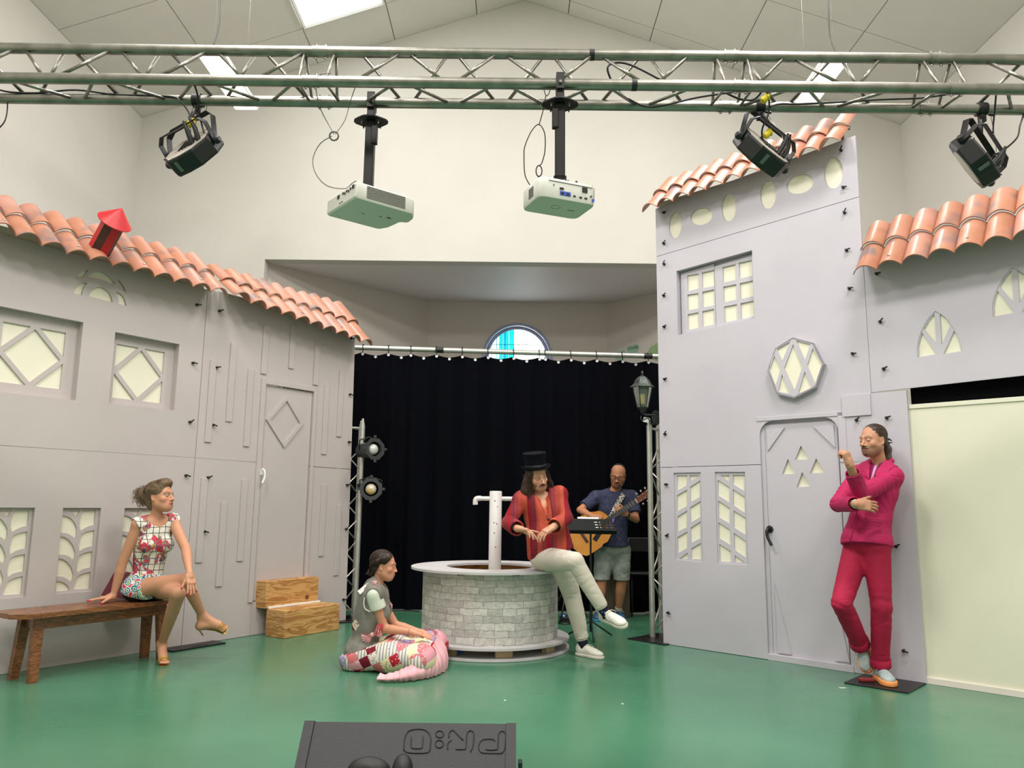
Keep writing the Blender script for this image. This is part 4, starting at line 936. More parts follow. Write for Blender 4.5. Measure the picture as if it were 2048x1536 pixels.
for k in range(6):
    q=[V[k],V[(k+1)%6],V[6+(k+1)%6],V[6+k]]; cc_=sum((Vector(p) for p in q),Vector())/4; nn=(cc_-Vector((lc.x,lc.y,cc_.z))).normalized()*.003
    W=[tuple(Vector(p)) for p in q]+[tuple(Vector(p)-nn) for p in q]
    mesh('glass_pane',W,[(0,1,2,3),(7,6,5,4),(0,4,5,1),(1,5,6,2),(2,6,7,3),(3,7,4,0)],M_lg,lan)
    mesh('glazing_bar',*tube([V[k],V[6+k]],.0045,5),M_lant,lan)
mesh('lantern_cup',*lathe([(.052,z_b+.006),(.05,z_b),(.03,z_b-.03),(.022,z_b-.05),(.012,z_b-.06),(.0001,z_b-.062)],C,12,caps=False),M_lant,lan,auto=40)
mesh('bulb_holder',*lathe([(.016,z_b),(.016,z_b+.035),(.0001,z_b+.036)],C,10,caps=False),M_black,lan)
mesh('light_bulb',*cat(*[tube([(lc.x+.016*math.cos(a),lc.y+.016*math.sin(a),z_b+.04),(lc.x+.016*math.cos(a),lc.y+.016*math.sin(a),z_b+.135)],.005,6) for a in np.linspace(0,2*PI,6,endpoint=False)]),mat('bulb_yellow',(226,200,110),.3,emit=.25),lan,smooth=True)
bx=D(1312,832,7.38)
mesh('lantern_arm',*cat(tube([(lc.x,lc.y,z_b-.06),(lc.x+.03,lc.y,z_b-.065),(bx.x,bx.y,z_b-.068)],.009,8),tube(smooth_path([(lc.x-.02,lc.y,z_b-.075),(lc.x-.01,lc.y,z_b-.12),(lc.x+.05,lc.y,z_b-.10),(lc.x+.08,lc.y,z_b-.16),(bx.x,bx.y,z_b-.12)],5),.006,6)),M_lant,lan,auto=50)
mesh('wall_rose',*lathe([(.0001,-.02),(.055,-.018),(.06,-.008),(.055,.01),(.0001,.01)],(bx.x,bx.y,z_b-.09),12,Matrix.Rotation(PI/2,3,'X')@Matrix.Diagonal((.8,1.25,1)),caps=False),M_lant,lan,auto=40)
mesh('white_label',*box((lc.x+.035,lc.y+.03,z_b-.11),(.05,.004,.05),Matrix.Rotation(.2,3,'Y')),M_white,lan)
# ================================================================== well
wc=Vector((-.17,6.95,0)); RW=.59; RD=.69
well=empty('round_well',wc,'round well wrapped in grey brick paper, with a pale rim and white pipe','well')
M_disc=mat('painted_plywood_white',(196,192,194),.55,var=.08,scale=6)
def ringmesh(ro,ri,z0,z1,n=64):
    V=[];F=[]
    for r,z in ((ri,z0),(ro,z0),(ro,z1),(ri,z1)):
        for k in range(n): V.append((wc.x+r*math.cos(2*PI*k/n),wc.y+r*math.sin(2*PI*k/n),z))
    for i in range(4):
        for k in range(n): j=(i+1)%4; F.append((i*n+k,i*n+(k+1)%n,j*n+(k+1)%n,j*n+k))
    return V,F
for z0,z1,nm,ro,ri in ((.003,.020,'base_disc',RD,.30),(.085,.104,'base_disc',RD,.30),(.665,.684,'rim_disc',.695,.385)): mesh(nm,*ringmesh(ro,ri,z0,z1),M_disc,well,auto=40)
# printed brick paper
M_brick=bpy.data.materials.new('brick_paper'); M_brick.use_nodes=True
def brick_nodes():
    nt=M_brick.node_tree; b=nt.nodes['Principled BSDF']; b.inputs['Roughness'].default_value=.6; L=nt.links
    tc=nt.nodes.new('ShaderNodeUVMap'); tc.uv_map='UVMap'
    nz=nt.nodes.new('ShaderNodeTexNoise'); nz.inputs['Scale'].default_value=14; nz.inputs['Detail'].default_value=3; L.new(tc.outputs[0],nz.inputs['Vector'])
    sb=nt.nodes.new('ShaderNodeVectorMath'); sb.operation='SUBTRACT'; sb.inputs[1].default_value=(.5,.5,.5); L.new(nz.outputs['Color'],sb.inputs[0])
    sc=nt.nodes.new('ShaderNodeVectorMath'); sc.operation='SCALE'; sc.inputs['Scale'].default_value=.034; L.new(sb.outputs[0],sc.inputs[0])
    ad=nt.nodes.new('ShaderNodeVectorMath'); ad.operation='ADD'; L.new(tc.outputs[0],ad.inputs[0]); L.new(sc.outputs[0],ad.inputs[1])
    br=nt.nodes.new('ShaderNodeTexBrick'); br.inputs['Scale'].default_value=1; br.inputs['Brick Width'].default_value=.165; br.inputs['Row Height'].default_value=.056; br.inputs['Mortar Size'].default_value=.0028; br.inputs['Mortar Smooth'].default_value=.6; br.inputs['Bias'].default_value=-.1
    br.offset=.42; br.squash=.72; br.squash_frequency=3
    br.inputs['Color1'].default_value=lin((216,213,208))+(1,); br.inputs['Color2'].default_value=lin((180,178,174))+(1,); br.inputs['Mortar'].default_value=lin((150,147,142))+(1,)
    L.new(ad.outputs[0],br.inputs['Vector'])
    n2=nt.nodes.new('ShaderNodeTexNoise'); n2.inputs['Scale'].default_value=22; n2.inputs['Detail'].default_value=7; n2.inputs['Roughness'].default_value=.7; L.new(tc.outputs[0],n2.inputs['Vector'])
    r=nt.nodes.new('ShaderNodeValToRGB'); r.color_ramp.elements[0].position=.3; r.color_ramp.elements[0].color=(.62,.62,.6,1); r.color_ramp.elements[1].position=.65; r.color_ramp.elements[1].color=(1.08,1.08,1.06,1); L.new(n2.outputs['Fac'],r.inputs[0])
    mx=nt.nodes.new('ShaderNodeMix'); mx.data_type='RGBA'; mx.blend_type='MULTIPLY'; mx.inputs[0].default_value=.85; L.new(br.outputs['Color'],mx.inputs[6]); L.new(r.outputs[0],mx.inputs[7]); L.new(mx.outputs[2],b.inputs['Base Color'])
    bp=nt.nodes.new('ShaderNodeBump'); bp.invert=True; bp.inputs['Strength'].default_value=.5; bp.inputs['Distance'].default_value=.004; L.new(br.outputs['Fac'],bp.inputs['Height']); L.new(bp.outputs[0],b.inputs['Normal'])
brick_nodes()
n=72; V=[];F=[]
for r in (RW,RW-.012):
    for z in (.104,.665):
        for k in range(n+1): a=2*PI*k/n+PI/2; V.append((wc.x+r*math.cos(a),wc.y+r*math.sin(a),z))
m=n+1
for k in range(n): F.append((k,k+1,m+k+1,m+k)); F.append((2*m+k,3*m+k,3*m+k+1,2*m+k+1))
wo=mesh('well_wall',V,F,[M_brick,M_ply],well,smooth=True,fm=[0,1]*n)
uv=wo.data.uv_layers.new(name='UVMap')
for p in wo.data.polygons:
    for li in p.loop_indices:
        vi=wo.data.loops[li].vertex_index; k=vi%m; uv.data[li].uv=(RW*2*PI*k/n,V[vi][2])
M_pine=mat('pale_pine',(196,170,132),.6,var=.15,scale=7); M_bluep=mat('blue_foam',(40,96,190),.6)
for a in (-2.15,-1.35,-.55,.4,1.4,2.6):
    p=wc+Vector((math.cos(a),math.sin(a),0))*.58
    mesh('spacer_block',*box((p.x,p.y,.052),(.05,.14,.064),Matrix.Rotation(a,3,'Z'),.003),M_pine,well)
for a in (-2.06,-1.27): p=wc+Vector((math.cos(a),math.sin(a),0))*.5; mesh('blue_block',*box((p.x,p.y,.042),(.05,.03,.044),bev=.003),M_bluep,well)
for px_ in (921,1032):
    a_=D(px_,1146,6.36); mesh('hinge',*box((a_.x,6.95-math.sqrt(RW*RW-(a_.x-wc.x)**2)-.008,.657),(.06,.02,.012),bev=.002),M_blackm,well)
M_pvc=mat('white_pvc',(216,210,208),.4,var=.05,scale=5)
pc=D(989.5,1130,6.95)
mesh('pump_pipe',*lathe([(.0555,.05),(.0555,1.33),(.05,1.338),(.045,1.335),(.0001,1.33)],(pc.x,6.95,0),24,caps=False),M_pvc,well,auto=40)
zc=D(960,997,6.95).z; xl=D(951,997,6.95).x; xr_=D(1036,997,6.95).x
mesh('pump_spout',*cat(tube([(xl+.03,6.95,zc),(xr_,6.95,zc)],.0195,12),tube(smooth_path([(xl+.05,6.95,zc+.002),(xl+.012,6.95,zc-.002),(xl,6.95,zc-.02),(xl,6.95,zc-.055)],4),.023,12)),M_pvc,well,auto=40)
mesh('pipe_marks',*cat(*[lathe([(.006,0),(.0001,.001)],(pc.x+.052*math.sin(b_),6.95-.0558*math.cos(b_),z),6,Matrix.Rotation(PI/2,3,'X'),caps=False) for b_,z in ((-.1,1.25),(.25,1.05),(-.2,1.06),(.1,.85),(-.15,.97),(.3,1.2))]),M_black,well)
mesh('floor_cross',*cat(box((wc.x,wc.y,.115),(1.1,.09,.02)),box((wc.x,wc.y,.115),(.09,1.1,.02))),M_pine,well)
# ================================================================== bench
M_bench=mat('oiled_brown_wood',(126,78,44),.35,coat=.2); ply_nodes(M_bench,False,(3,3,14),(136,86,48),(96,56,30))
fa,fb_,fc,fe=Vector((-3.402,5.536,0)),Vector((-3.204,5.426,0)),Vector((-2.868,6.318,0)),Vector((-2.712,6.268,0))
ez=Vector((.545,.838,0)); en=Vector((.838,-.545,0)); bz=.46
bn=empty('wooden_bench',(fa+fe)/2,'long dark brown wooden bench with splayed legs in front of the left house','bench')
Lb=[fa,fb_,fc,fe]; o=(fa+fb_)/2
def bp(u,v,z): return o+ez*u+en*v+Vector((0,0,z))
S0,S1=-.16,1.06; hw=.185
out=[(S0+.04,-hw+.0),(S1-.05,-hw),(S1,-hw+.05),(S1,hw-.05),(S1-.05,hw),(S0+.10,hw),(S0,hw-.09),(S0,-hw+.04)]
V,F=slab2d([(a,b) for a,b in out],[],.032); mesh('seat_board',[tuple(bp(a,b,bz+c)) for a,b,c in V],F,M_bench,bn)
Rbn=basis(ez,en,Vector((0,0,1)))
if Rbn.determinant()<0: Rbn=basis(ez,-en,Vector((0,0,1)))
for v in (-.10,.10): mesh('side_rail',*box(bp(.47,v,bz-.032-.042),(.98,.022,.084),Rbn,.003),M_bench,bn)
for u in (.02,.93): mesh('end_rail',*box(bp(u,0,bz-.032-.042),(.022,.2,.084),Rbn,.003),M_bench,bn)
for q,(u,v) in zip(Lb,((.02,-.085),(.02,.085),(.93,-.085),(.93,.085))):
    t=bp(u,v,bz-.034); b=q.copy(); w_=.032
    V=[];
    for c,s in ((b,.9),(t,1.1)):
        for a,e in ((-1,-1),(1,-1),(1,1),(-1,1)): V.append(tuple(c+ez*(a*w_*s)+en*(e*w_*.75*s)))
    mesh('leg',V,[(3,2,1,0),(4,5,6,7),(0,1,5,4),(1,2,6,5),(2,3,7,6),(3,0,4,7)],M_bench,bn)
# clutch bag
M_bag=mat('burgundy_leatherette',(104,24,48),.5,bump=.05,bscale=80)
bo=bp(.64,-.06,bz+.002); 
Fb=Fac((bo.x,bo.y,0),(bo+Vector((.86,.5,0))).to_tuple())
yy=6.12; bag=[D(x,y,yy+.0) for x,y in ((200,1198),(222,1153),(232,1150),(278,1159),(258,1206),(236,1203))]
bpl=[(p.x,p.z) for p in bag]; zmin=min(p[1] for p in bpl); sft=bz+.003-zmin
bpl=[(a,b+sft) for a,b in bpl]
V,F=slab2d(bpl,[],.05); bagm=mesh('clutch_bag',[(a,yy+.22*(b-bz)-c,b) for a,b,c in V],[f[::-1] for f in F],M_bag,label='burgundy clutch bag leaning behind the seated woman on the bench',cat='bag')
fl_=[bpl[1],bpl[2],bpl[3],((bpl[3][0]*.8+bpl[4][0]*.2),(bpl[3][1]*.8+bpl[4][1]*.2)),((bpl[3][0]+bpl[0][0])*.5+.01,(bpl[3][1]+bpl[0][1])*.5+.02),((bpl[1][0]*.75+bpl[0][0]*.25),(bpl[1][1]*.75+bpl[0][1]*.25))]
V,F=slab2d(fl_,[],.006); mesh('bag_flap',[(a,yy-.008+.22*(b-bz)-c,b) for a,b,c in V],[f[::-1] for f in F],M_bag,bagm)
# ================================================================== wedge loudspeaker in the foreground
M_spk=mat('black_speaker_paint',(19,19,23),.55,bump=.12,bscale=220,var=.12,scale=60); M_spk2=mat('letter_shade_and_trim',(12,12,14),.6)
YS=2.45; tl=D(611,1441,YS); tR=D(1031,1450,YS); zt=(tl.z+tR.z)/2; x0,x1=tl.x,tR.x
spk=empty('wedge_speaker',((x0+x1)/2,2.4,0),'large black wedge loudspeaker with moulded letters in the foreground','loudspeaker')
prof=[(2.45,zt),(2.485,zt-.012),(2.56,.02),(2.55,.0),(2.12,.0),(2.10,.02),(2.10,.16)]
n_=len(prof)
def xs_(x,b): return x
V=[(x,y,z) for x in (x0+.006,x1-.006) for y,z in prof]; F=[tuple(range(n_)),tuple(n_+k for k in range(n_))[::-1]]+[(k,n_+k,n_+(k+1)%n_,(k+1)%n_) for k in range(n_)]
mesh('cabinet',V,F,M_spk,spk)
for xa,xb in ((x0-.002,x0+.028),(x1-.028,x1+.002)):
    pf=[(y,z) for y,z in prof]; pf=[(2.446,zt+.004)]+pf[1:6]+[(2.096,.163)]
    V=[(x,y,z) for x in (xa,xb) for y,z in pf]; mesh('side_cheek',V,F,M_spk,spk)
mesh('side_latch',*box((x1+.014,2.36,zt-.1),(.012,.03,.05),bev=.003),M_spk2,spk)
fdir=Vector((0,2.10-2.45,.16-zt)).normalized(); fn=Vector((1,0,0)).cross(fdir).normalized()
if fn.y>0: fn=-fn
fo=Vector((0,2.45,zt))
def onf(pts,off=.0015): return [pl(560+.2539*x,1380+.2539*y,fo+fn*off,fn) for x,y in pts]
strokes=[[(975,475),(978,420),(985,370),(1010,325),(1060,308),(1130,310),(1170,335),(1188,380),(1185,430),(1182,470)],[(980,475),(1010,492),(1090,496),(1160,492),(1182,470)],
[(1035,365),(1033,440),(1050,458),(1110,458),(1122,440),(1128,365)],
[(1258+30*math.cos(a),347+27*math.sin(a)) for a in np.linspace(0,2*PI,13)],[(1255+32*math.cos(a),424+30*math.sin(a)) for a in np.linspace(0,2*PI,13)],
[(1322,470),(1322,420),(1352,393)],[(1330,375),(1333,335),(1360,315),(1380,330),(1443,395)],[(1385,463),(1400,467),(1455,464),(1466,440),(1472,350),(1485,325),(1503,318),(1522,330),(1528,355),(1520,440),(1500,488)],
[(1563,445),(1572,415),(1592,393),(1625,385),(1680,387),(1692,402)],[(1620,465),(1640,471),(1705,468),(1716,450),(1722,350),(1735,328),(1750,322),(1770,332),(1778,355),(1770,460),(1745,498)],[(1563,445),(1575,480),(1610,495),(1745,498)]]
mesh('letter_shade_lines',*cat(*[tube(smooth_path(onf(s),3),.0016,5) for s in strokes]),M_spk2,spk,smooth=True)  # dark tubes stand for the shadow lines of the embossed letters
for px_,r1,r2 in ((738,.062,.04),(805,.03,.05)):
    c=pl(px_,1536,fo,fn); V,F=lathe([(1,0),(.9,.014),(.6,.026),(.0001,.03)],(0,0,0),24,caps=False); xx=Vector((1,0,0)); R_=basis(xx,fn.cross(xx),fn)
    mesh('dark_dome',[tuple(R_@Vector((a*r1,b*r2*.9,c_))+c+fdir*.005) for a,b,c_ in V],F,M_spk2,spk,smooth=True)  # unidentified dark rounded shapes, modelled as domes on the speaker face
# ================================================================== things round the guitarist
sb=fl(1182,1277); M_desk=mat('matt_black_steel',(12,16,15),.6,spec=.25); ms=empty('music_stand',(sb.x,sb.y,0),'black music stand with paper and a purple folder in front of the guitarist','music stand')
Y0=sb.y; q=[D(1135,1037,Y0),D(1218,1038,Y0),D(1234,1062,Y0-.12),D(1131,1060,Y0-.12)]
nn=(q[1]-q[0]).cross(q[3]-q[0]).normalized(); 
fs=Fac((0,0,0),(1,0,0)); O_=q[3]; e1=(q[2]-q[3]).normalized(); e2=((q[0]+q[1])/2-(q[2]+q[3])/2).normalized(); e3=e1.cross(e2).normalized(); Wd=(q[2]-q[3]).length; Hd=((q[0]+q[1])/2-(q[2]+q[3])/2).length
hs=[[(Wd*.6+i*.045,Hd*.25+j*.035),(Wd*.6+i*.045+.028,Hd*.25+j*.035),(Wd*.6+i*.045+.028,Hd*.25+j*.035+.010),(Wd*.6+i*.045,Hd*.25+j*.035+.010)] for i in range(4) for j in range(3)]
hs=[h for h in hs if all(0.01<p[0]<Wd-.01 and .01<p[1]<Hd-.01 for p in h)]
V,F=slab2d([(0,0),(Wd,0),(Wd-.02,Hd),(.02,Hd)],hs,.003); mesh('desk',[tuple(O_+e1*a+e2*b+e3*c) for a,b,c in V],F,M_desk,ms)
Rm=basis(e1,e2,e3)
mesh('desk_lip',*box(O_+e1*Wd/2-e3*.02,(Wd,.004,.045),Rm),M_desk,ms)
mesh('pole',*cat(tube([(sb.x,sb.y,.06),(sb.x,sb.y,.75)],.013,10),tube([(sb.x,sb.y,.7),(sb.x,sb.y-.02,q[3].z+.05)],.009,8)),M_blackm,ms,auto=40)
for a in (PI/2*3,PI/6,PI*5/6): mesh('leg',*tube([(sb.x,sb.y,.16),(sb.x+.24*math.cos(a),sb.y+.24*math.sin(a),.012)],.008,6),M_blackm,ms,smooth=True)
mesh('sheet_music',*box(O_+e1*Wd*.5+e2*Hd*.6-e3*.0+Vector((0,.008,.003)),(.2,Hd,.003),Rm,.0),M_white,label='white sheet music lying on the music stand',cat='paper')
M_purple=mat('purple_plastic',(74,44,130),.4)
mesh('folder',*box(O_+e1*(Wd-.03)+e2*Hd*.5+Vector((0,.02,.012)),(.022,Hd*.95,.008),Rm@Matrix.Rotation(-.45,3,'Z'),.002),M_purple,label='purple folder edge sticking out at the right of the music stand',cat='folder')
M_box=mat('brown_laminate',(92,76,60),.5,var=.15,scale=3)
bc=D(1228,1180,9.0); mesh_b=empty('wooden_box',(1.245,9.0,0),'brown box with a pale top edge standing behind the guitarist','box')
zt_=D(1228,1143,8.95).z; bw=.30
mesh('box_body',*box((bc.x,8.93,(zt_-.02)/2),(bw,.22,zt_-.02),bev=.004),M_box,mesh_b); mesh('box_top',*box((bc.x,8.93,zt_-.01),(bw+.01,.23,.02),bev=.003),M_pine,mesh_b)
mesh('paper_bag',*cat(lathe([(.07,0),(.085,.08),(.06,.16),(.03,.2),(.0001,.21)],(bc.x+.02,8.94,zt_+.001),10)),mat('crumpled_white',(208,206,202),.7,bump=.5,bscale=20),auto=30,label='crumpled white bag on the brown box behind the guitarist',cat='bag')
mesh('headphones',*cat(tube([(bc.x-.09+.06*math.cos(a),8.85,zt_+.07+.06*math.sin(a)) for a in np.linspace(0,2*PI,16,endpoint=False)],.018,8,closed=True),lathe([(.05,-.02),(.055,0),(.05,.02),(.0001,.022)],(bc.x-.09,8.86,zt_+.07),14,Matrix.Rotation(PI/2,3,'X'))),M_black,smooth=True,label='black round headphones on the brown box behind the guitarist',cat='headphones')
for i,(x,y) in enumerate(((1262,1228),)):
    g_=fl(x,y+4); ch_=empty('folding_chair',(g_.x+.1,9.0,0),'dark folding chair half hidden behind the guitarist','chair')
    for dx_,dy_ in ((0,0),(0,.18),(.36,0),(.36,.18)): mesh('leg',*tube([(g_.x+dx_,8.86+dy_,.0),(g_.x+dx_,8.86+dy_,.46)],.011,7),M_blackm,ch_,smooth=True)
    mesh('seat',*box((g_.x+.18,8.95,.47),(.4,.24,.025),bev=.006),M_black,ch_); mesh('backrest',*box((g_.x+.18,9.05,.78),(.38,.02,.16),bev=.006),M_black,ch_)
    for dx_ in (0,.36): mesh('back_post',*tube([(g_.x+dx_,9.04,.46),(g_.x+dx_,9.05,.86)],.011,7),M_blackm,ch_,smooth=True)
t_=fl(1133,1238,0); tp=empty('tripod_stand',(t_.x,t_.y,0),'low dark tripod stand on the floor right of the well','stand')
for a in (.3,2.4,4.4): mesh('leg',*tube([(t_.x,t_.y,.34),(t_.x+.25*math.cos(a),t_.y+.25*math.sin(a),.012)],.009,6),M_steel if a<1 else M_blackm,tp,smooth=True)
mesh('post',*tube([(t_.x,t_.y,.1),(t_.x,t_.y,.5)],.011,8),M_blackm,tp,smooth=True)
pe=fl(1128,1240); pb_=mesh('effects_pedal',*box((pe.x+.02,pe.y-.12,.03),(.13,.1,.055),Matrix.Rotation(.3,3,'Z'),.008),M_blackm,label='black effects pedal with a blue light on the floor right of the well',cat='pedal')
mesh('indicator_lamp',*lathe([(.009,0),(.007,.005),(.0001,.007)],(pe.x-.01,pe.y-.12,.058),8),mat('blue_led',(60,90,255),.3,emit=8),pb_)
for i,pts in enumerate(([(1112,1247),(1135,1243),(1150,1250),(1120,1238)],[(1140,1248),(1118,1246),(1128,1234),(1150,1240)],[(728,1222),(760,1224),(800,1221),(840,1223)])):
    mesh('floor_cable',*tube(smooth_path([fl(x,y,.008) for x,y in pts],8),.006,6),M_cable,smooth=True,label=['coiled black cable beside the effects pedal','second black cable crossing under the tripod stand','black cable on the floor below the left curtain panel'][i],cat='cable')
# paper hearts on the apse wall
M_gp=mat('green_paper',(140,176,150),.8); M_gp2=mat('yellow_green_paper',(150,176,128),.8); M_ink=mat('dark_green_ink',(60,96,76),.8)
far=Fac((B1,YA,0),(AX1,10.2,0))
def heart(px_,py_,w_,rot,mt,lab,word,wy):
    p=pl(px_,py_,far.O+far.N*.012,far.N); u0=(p-far.O).dot(far.d); v0=p.z; pts=[]
    for k in range(36):
        a=2*PI*k/36; x=16*math.sin(a)**3/17; y=(13*math.cos(a)-5*math.cos(2*a)-2*math.cos(3*a)-math.cos(4*a))/17; c_,s_=math.cos(rot),math.sin(rot)
        pts.append((u0+w_*(x*c_-y*s_),v0+w_*(x*s_+y*c_)))
    o_=far.slab('paper_heart',pts,[],.012,.004,mt,None,label=lab,cat='paper heart')
    cu=bpy.data.curves.new('heart_lettering','FONT'); cu.body=word; cu.size=w_*.62; cu.align_x='CENTER'; cu.align_y='CENTER'; cu.extrude=.001; cu.materials.append(M_ink)
    t=bpy.data.objects.new('heart_lettering',cu); S.collection.objects.link(t); t.parent=o_; t.matrix_local=M4(far.R,far.P(u0,v0+wy*w_,.014)-org(o_)); bpy.context.view_layer.update(); me=bpy.data.meshes.new_from_object(t); t2=bpy.data.objects.new('lettering',me); S.collection.objects.link(t2); t2.parent=o_; t2.matrix_local=t.matrix_local.copy(); bpy.data.objects.remove(t)
heart(1240,712,.115,.1,M_gp,'low green paper heart on the apse wall, nearest the round window','HELLO',.1)
heart(1266,700,.115,.15,M_gp,'green paper heart lettered COME on the apse wall','COME',.25)
p=pl(1312,700,far.O+far.N*.012,far.N); u0=(p-far.O).dot(far.d)
fanp=[(u0+.02,p.z-.16)]+[(u0+.02+(.19+.025*abs(math.sin(5*a)))*math.cos(a),p.z-.12+(.2+.025*abs(math.sin(5*a)))*math.sin(a)) for a in np.linspace(.2,PI-.2,30)]
fo_=far.slab('paper_fan',fanp,[],.012,.004,M_gp2,None,label='pleated yellow-green paper fan on the apse wall at the edge of the tower',cat='paper fan')
mesh('fan_pleats',*cat(*[tube([far.P(u0+.02,p.z-.15,.013),far.P(u0+.02+.19*math.cos(a),p.z-.12+.2*math.sin(a),.013)],.003,4) for a in np.linspace(.4,PI-.4,8)]),M_gp,fo_)
# tape marks on the floor
M_tape=mat('white_tape',(225,228,215),.6)
for (x,y),w_,lab in (((1685,1376),.045,'short white tape mark on the floor left of the pink-suited man'),((1010,1401),.012,'tiny white tape dot on the floor in front of the well'),((1245,1408),.012,'tiny white tape dot on the open green floor right of centre'),((566,1276),.01,'tiny white dot at the foot of the wooden steps')):
    p=fl(x,y); mesh('floor_mark',*box((p.x,p.y,.0015),(w_,.012,.002)),M_tape,label=lab,cat='tape')

for o in list(bpy.data.objects):
    if o.name.split('.')[0] in ('rim_screws','plate_bolts','top_pin','cooling_slots','port_panel','louvres','side_grille','feet','bottom_marks','frame_tabs','pipe_marks','fan_pleats','panel_groove','letter_shade_lines'): o['kind']='stuff'
# ================================================================== smooth-surface modelling (distance fields meshed by surface nets)
A_=lambda v:np.array(v,dtype=np.float32)
class Shape:
    def __init__(s): s.p=[]
    def cone(s,a,b,ra,rb,k=.02,op='u',cut=None): s.p.append(('c',A_(a),A_(b),ra,rb,k,op,cut)); return s
    def chain(s,P,R,k=.02,op='u'):
        for i in range(len(P)-1): s.cone(P[i],P[i+1],R[i],R[i+1],k,op)
        return s
    def ell(s,c,r,R=None,k=.02,op='u',cut=None): s.p.append(('e',A_(c),A_(r),None if R is None else np.array(R,dtype=np.float32),0,k,op,cut)); return s
    def box(s,c,h,R=None,rad=.01,k=.01,op='u'): s.p.append(('b',A_(c),A_(h),None if R is None else np.array(R,dtype=np.float32),rad,k,op,None)); return s
    def cutp(s,pt,n): s.p.append(('p',A_(pt),A_(Vector(n).normalized()),0,0,0,'p',None)); return s
    def bounds(s):
        lo=np.full(3,1e9);hi=-lo
        for q in s.p:
            if q[6]!='u': continue
            if q[0]=='c':
                for c,r in ((q[1],q[3]),(q[2],q[4])): lo=np.minimum(lo,c-r);hi=np.maximum(hi,c+r)
            elif q[0] in 'eb': m=float(np.linalg.norm(q[2])) if q[0]=='b' else float(max(q[2])); m+=q[4] if q[0]=='b' else 0; lo=np.minimum(lo,q[1]-m);hi=np.maximum(hi,q[1]+m)
        return lo,hi
def field(sh,lo,n,res):
    f=np.full(n,.12,dtype=np.float32)
    ax=[(lo[i]+res*np.arange(n[i])).astype(np.float32) for i in range(3)]
    for q in sh.p:
        t,a,b=q[0],q[1],q[2]; k=q[5]; op=q[6]
        if t=='p': d=(ax[0][:,None,None]-a[0])*b[0]+(ax[1][None,:,None]-a[1])*b[1]+(ax[2][None,None,:]-a[2])*b[2]; np.maximum(f,d,out=f); continue
        m=k+3*res
        if t=='c': l=np.minimum(a-q[3],b-q[4])-m;h=np.maximum(a+q[3],b+q[4])+m
        else:
            r=float(max(b)) if t=='e' else float(np.linalg.norm(b))+q[4]
            l=a-r-m;h=a+r+m
        i0=[max(0,int((l[i]-lo[i])/res)) for i in range(3)]; i1=[min(n[i],int((h[i]-lo[i])/res)+2) for i in range(3)]
        if any(i0[i]>=i1[i] for i in range(3)): continue
        X=ax[0][i0[0]:i1[0]][:,None,None];Y=ax[1][i0[1]:i1[1]][None,:,None];Z=ax[2][i0[2]:i1[2]][None,None,:]
        sub=f[i0[0]:i1[0],i0[1]:i1[1],i0[2]:i1[2]]
        x=X-a[0];y=Y-a[1];z=Z-a[2]
        if t=='c':
            ba=b-a;l2=float(ba@ba)+1e-9; tt=np.clip((x*ba[0]+y*ba[1]+z*ba[2])/l2,0,1)
            d=np.sqrt((x-tt*ba[0])**2+(y-tt*ba[1])**2+(z-tt*ba[2])**2)-(q[3]+(q[4]-q[3])*tt)
        else:
            R=q[3]
            if R is not None: x,y,z=(x*R[0,0]+y*R[1,0]+z*R[2,0],x*R[0,1]+y*R[1,1]+z*R[2,1],x*R[0,2]+y*R[1,2]+z*R[2,2])
            if t=='e':
                k0=np.sqrt((x/b[0])**2+(y/b[1])**2+(z/b[2])**2); k1=np.sqrt((x/b[0]**2)**2+(y/b[1]**2)**2+(z/b[2]**2)**2); d=k0*(k0-1)/(k1+1e-6); d=np.where(k0<1e-3,-float(min(b)),d)
            else:
                u=np.abs(x)-b[0];v=np.abs(y)-b[1];w_=np.abs(z)-b[2]
                d=np.sqrt(np.maximum(u,0)**2+np.maximum(v,0)**2+np.maximum(w_,0)**2)+np.minimum(np.maximum(u,np.maximum(v,w_)),0)-q[4]
        if q[7] is not None:
            for pt,nn in q[7]: d=np.maximum(d,(X-pt[0])*nn[0]+(Y-pt[1])*nn[1]+(Z-pt[2])*nn[2])
        d=np.broadcast_to(d,sub.shape)
        if op=='u':
            h_=np.maximum(k-np.abs(sub-d),0)/max(k,1e-6); sub[...]=np.minimum(sub,d)-h_*h_*k*.25
        else:
            d=-d; h_=np.maximum(k-np.abs(sub-d),0)/max(k,1e-6); sub[...]=np.maximum(sub,d)+h_*h_*k*.25
    return f
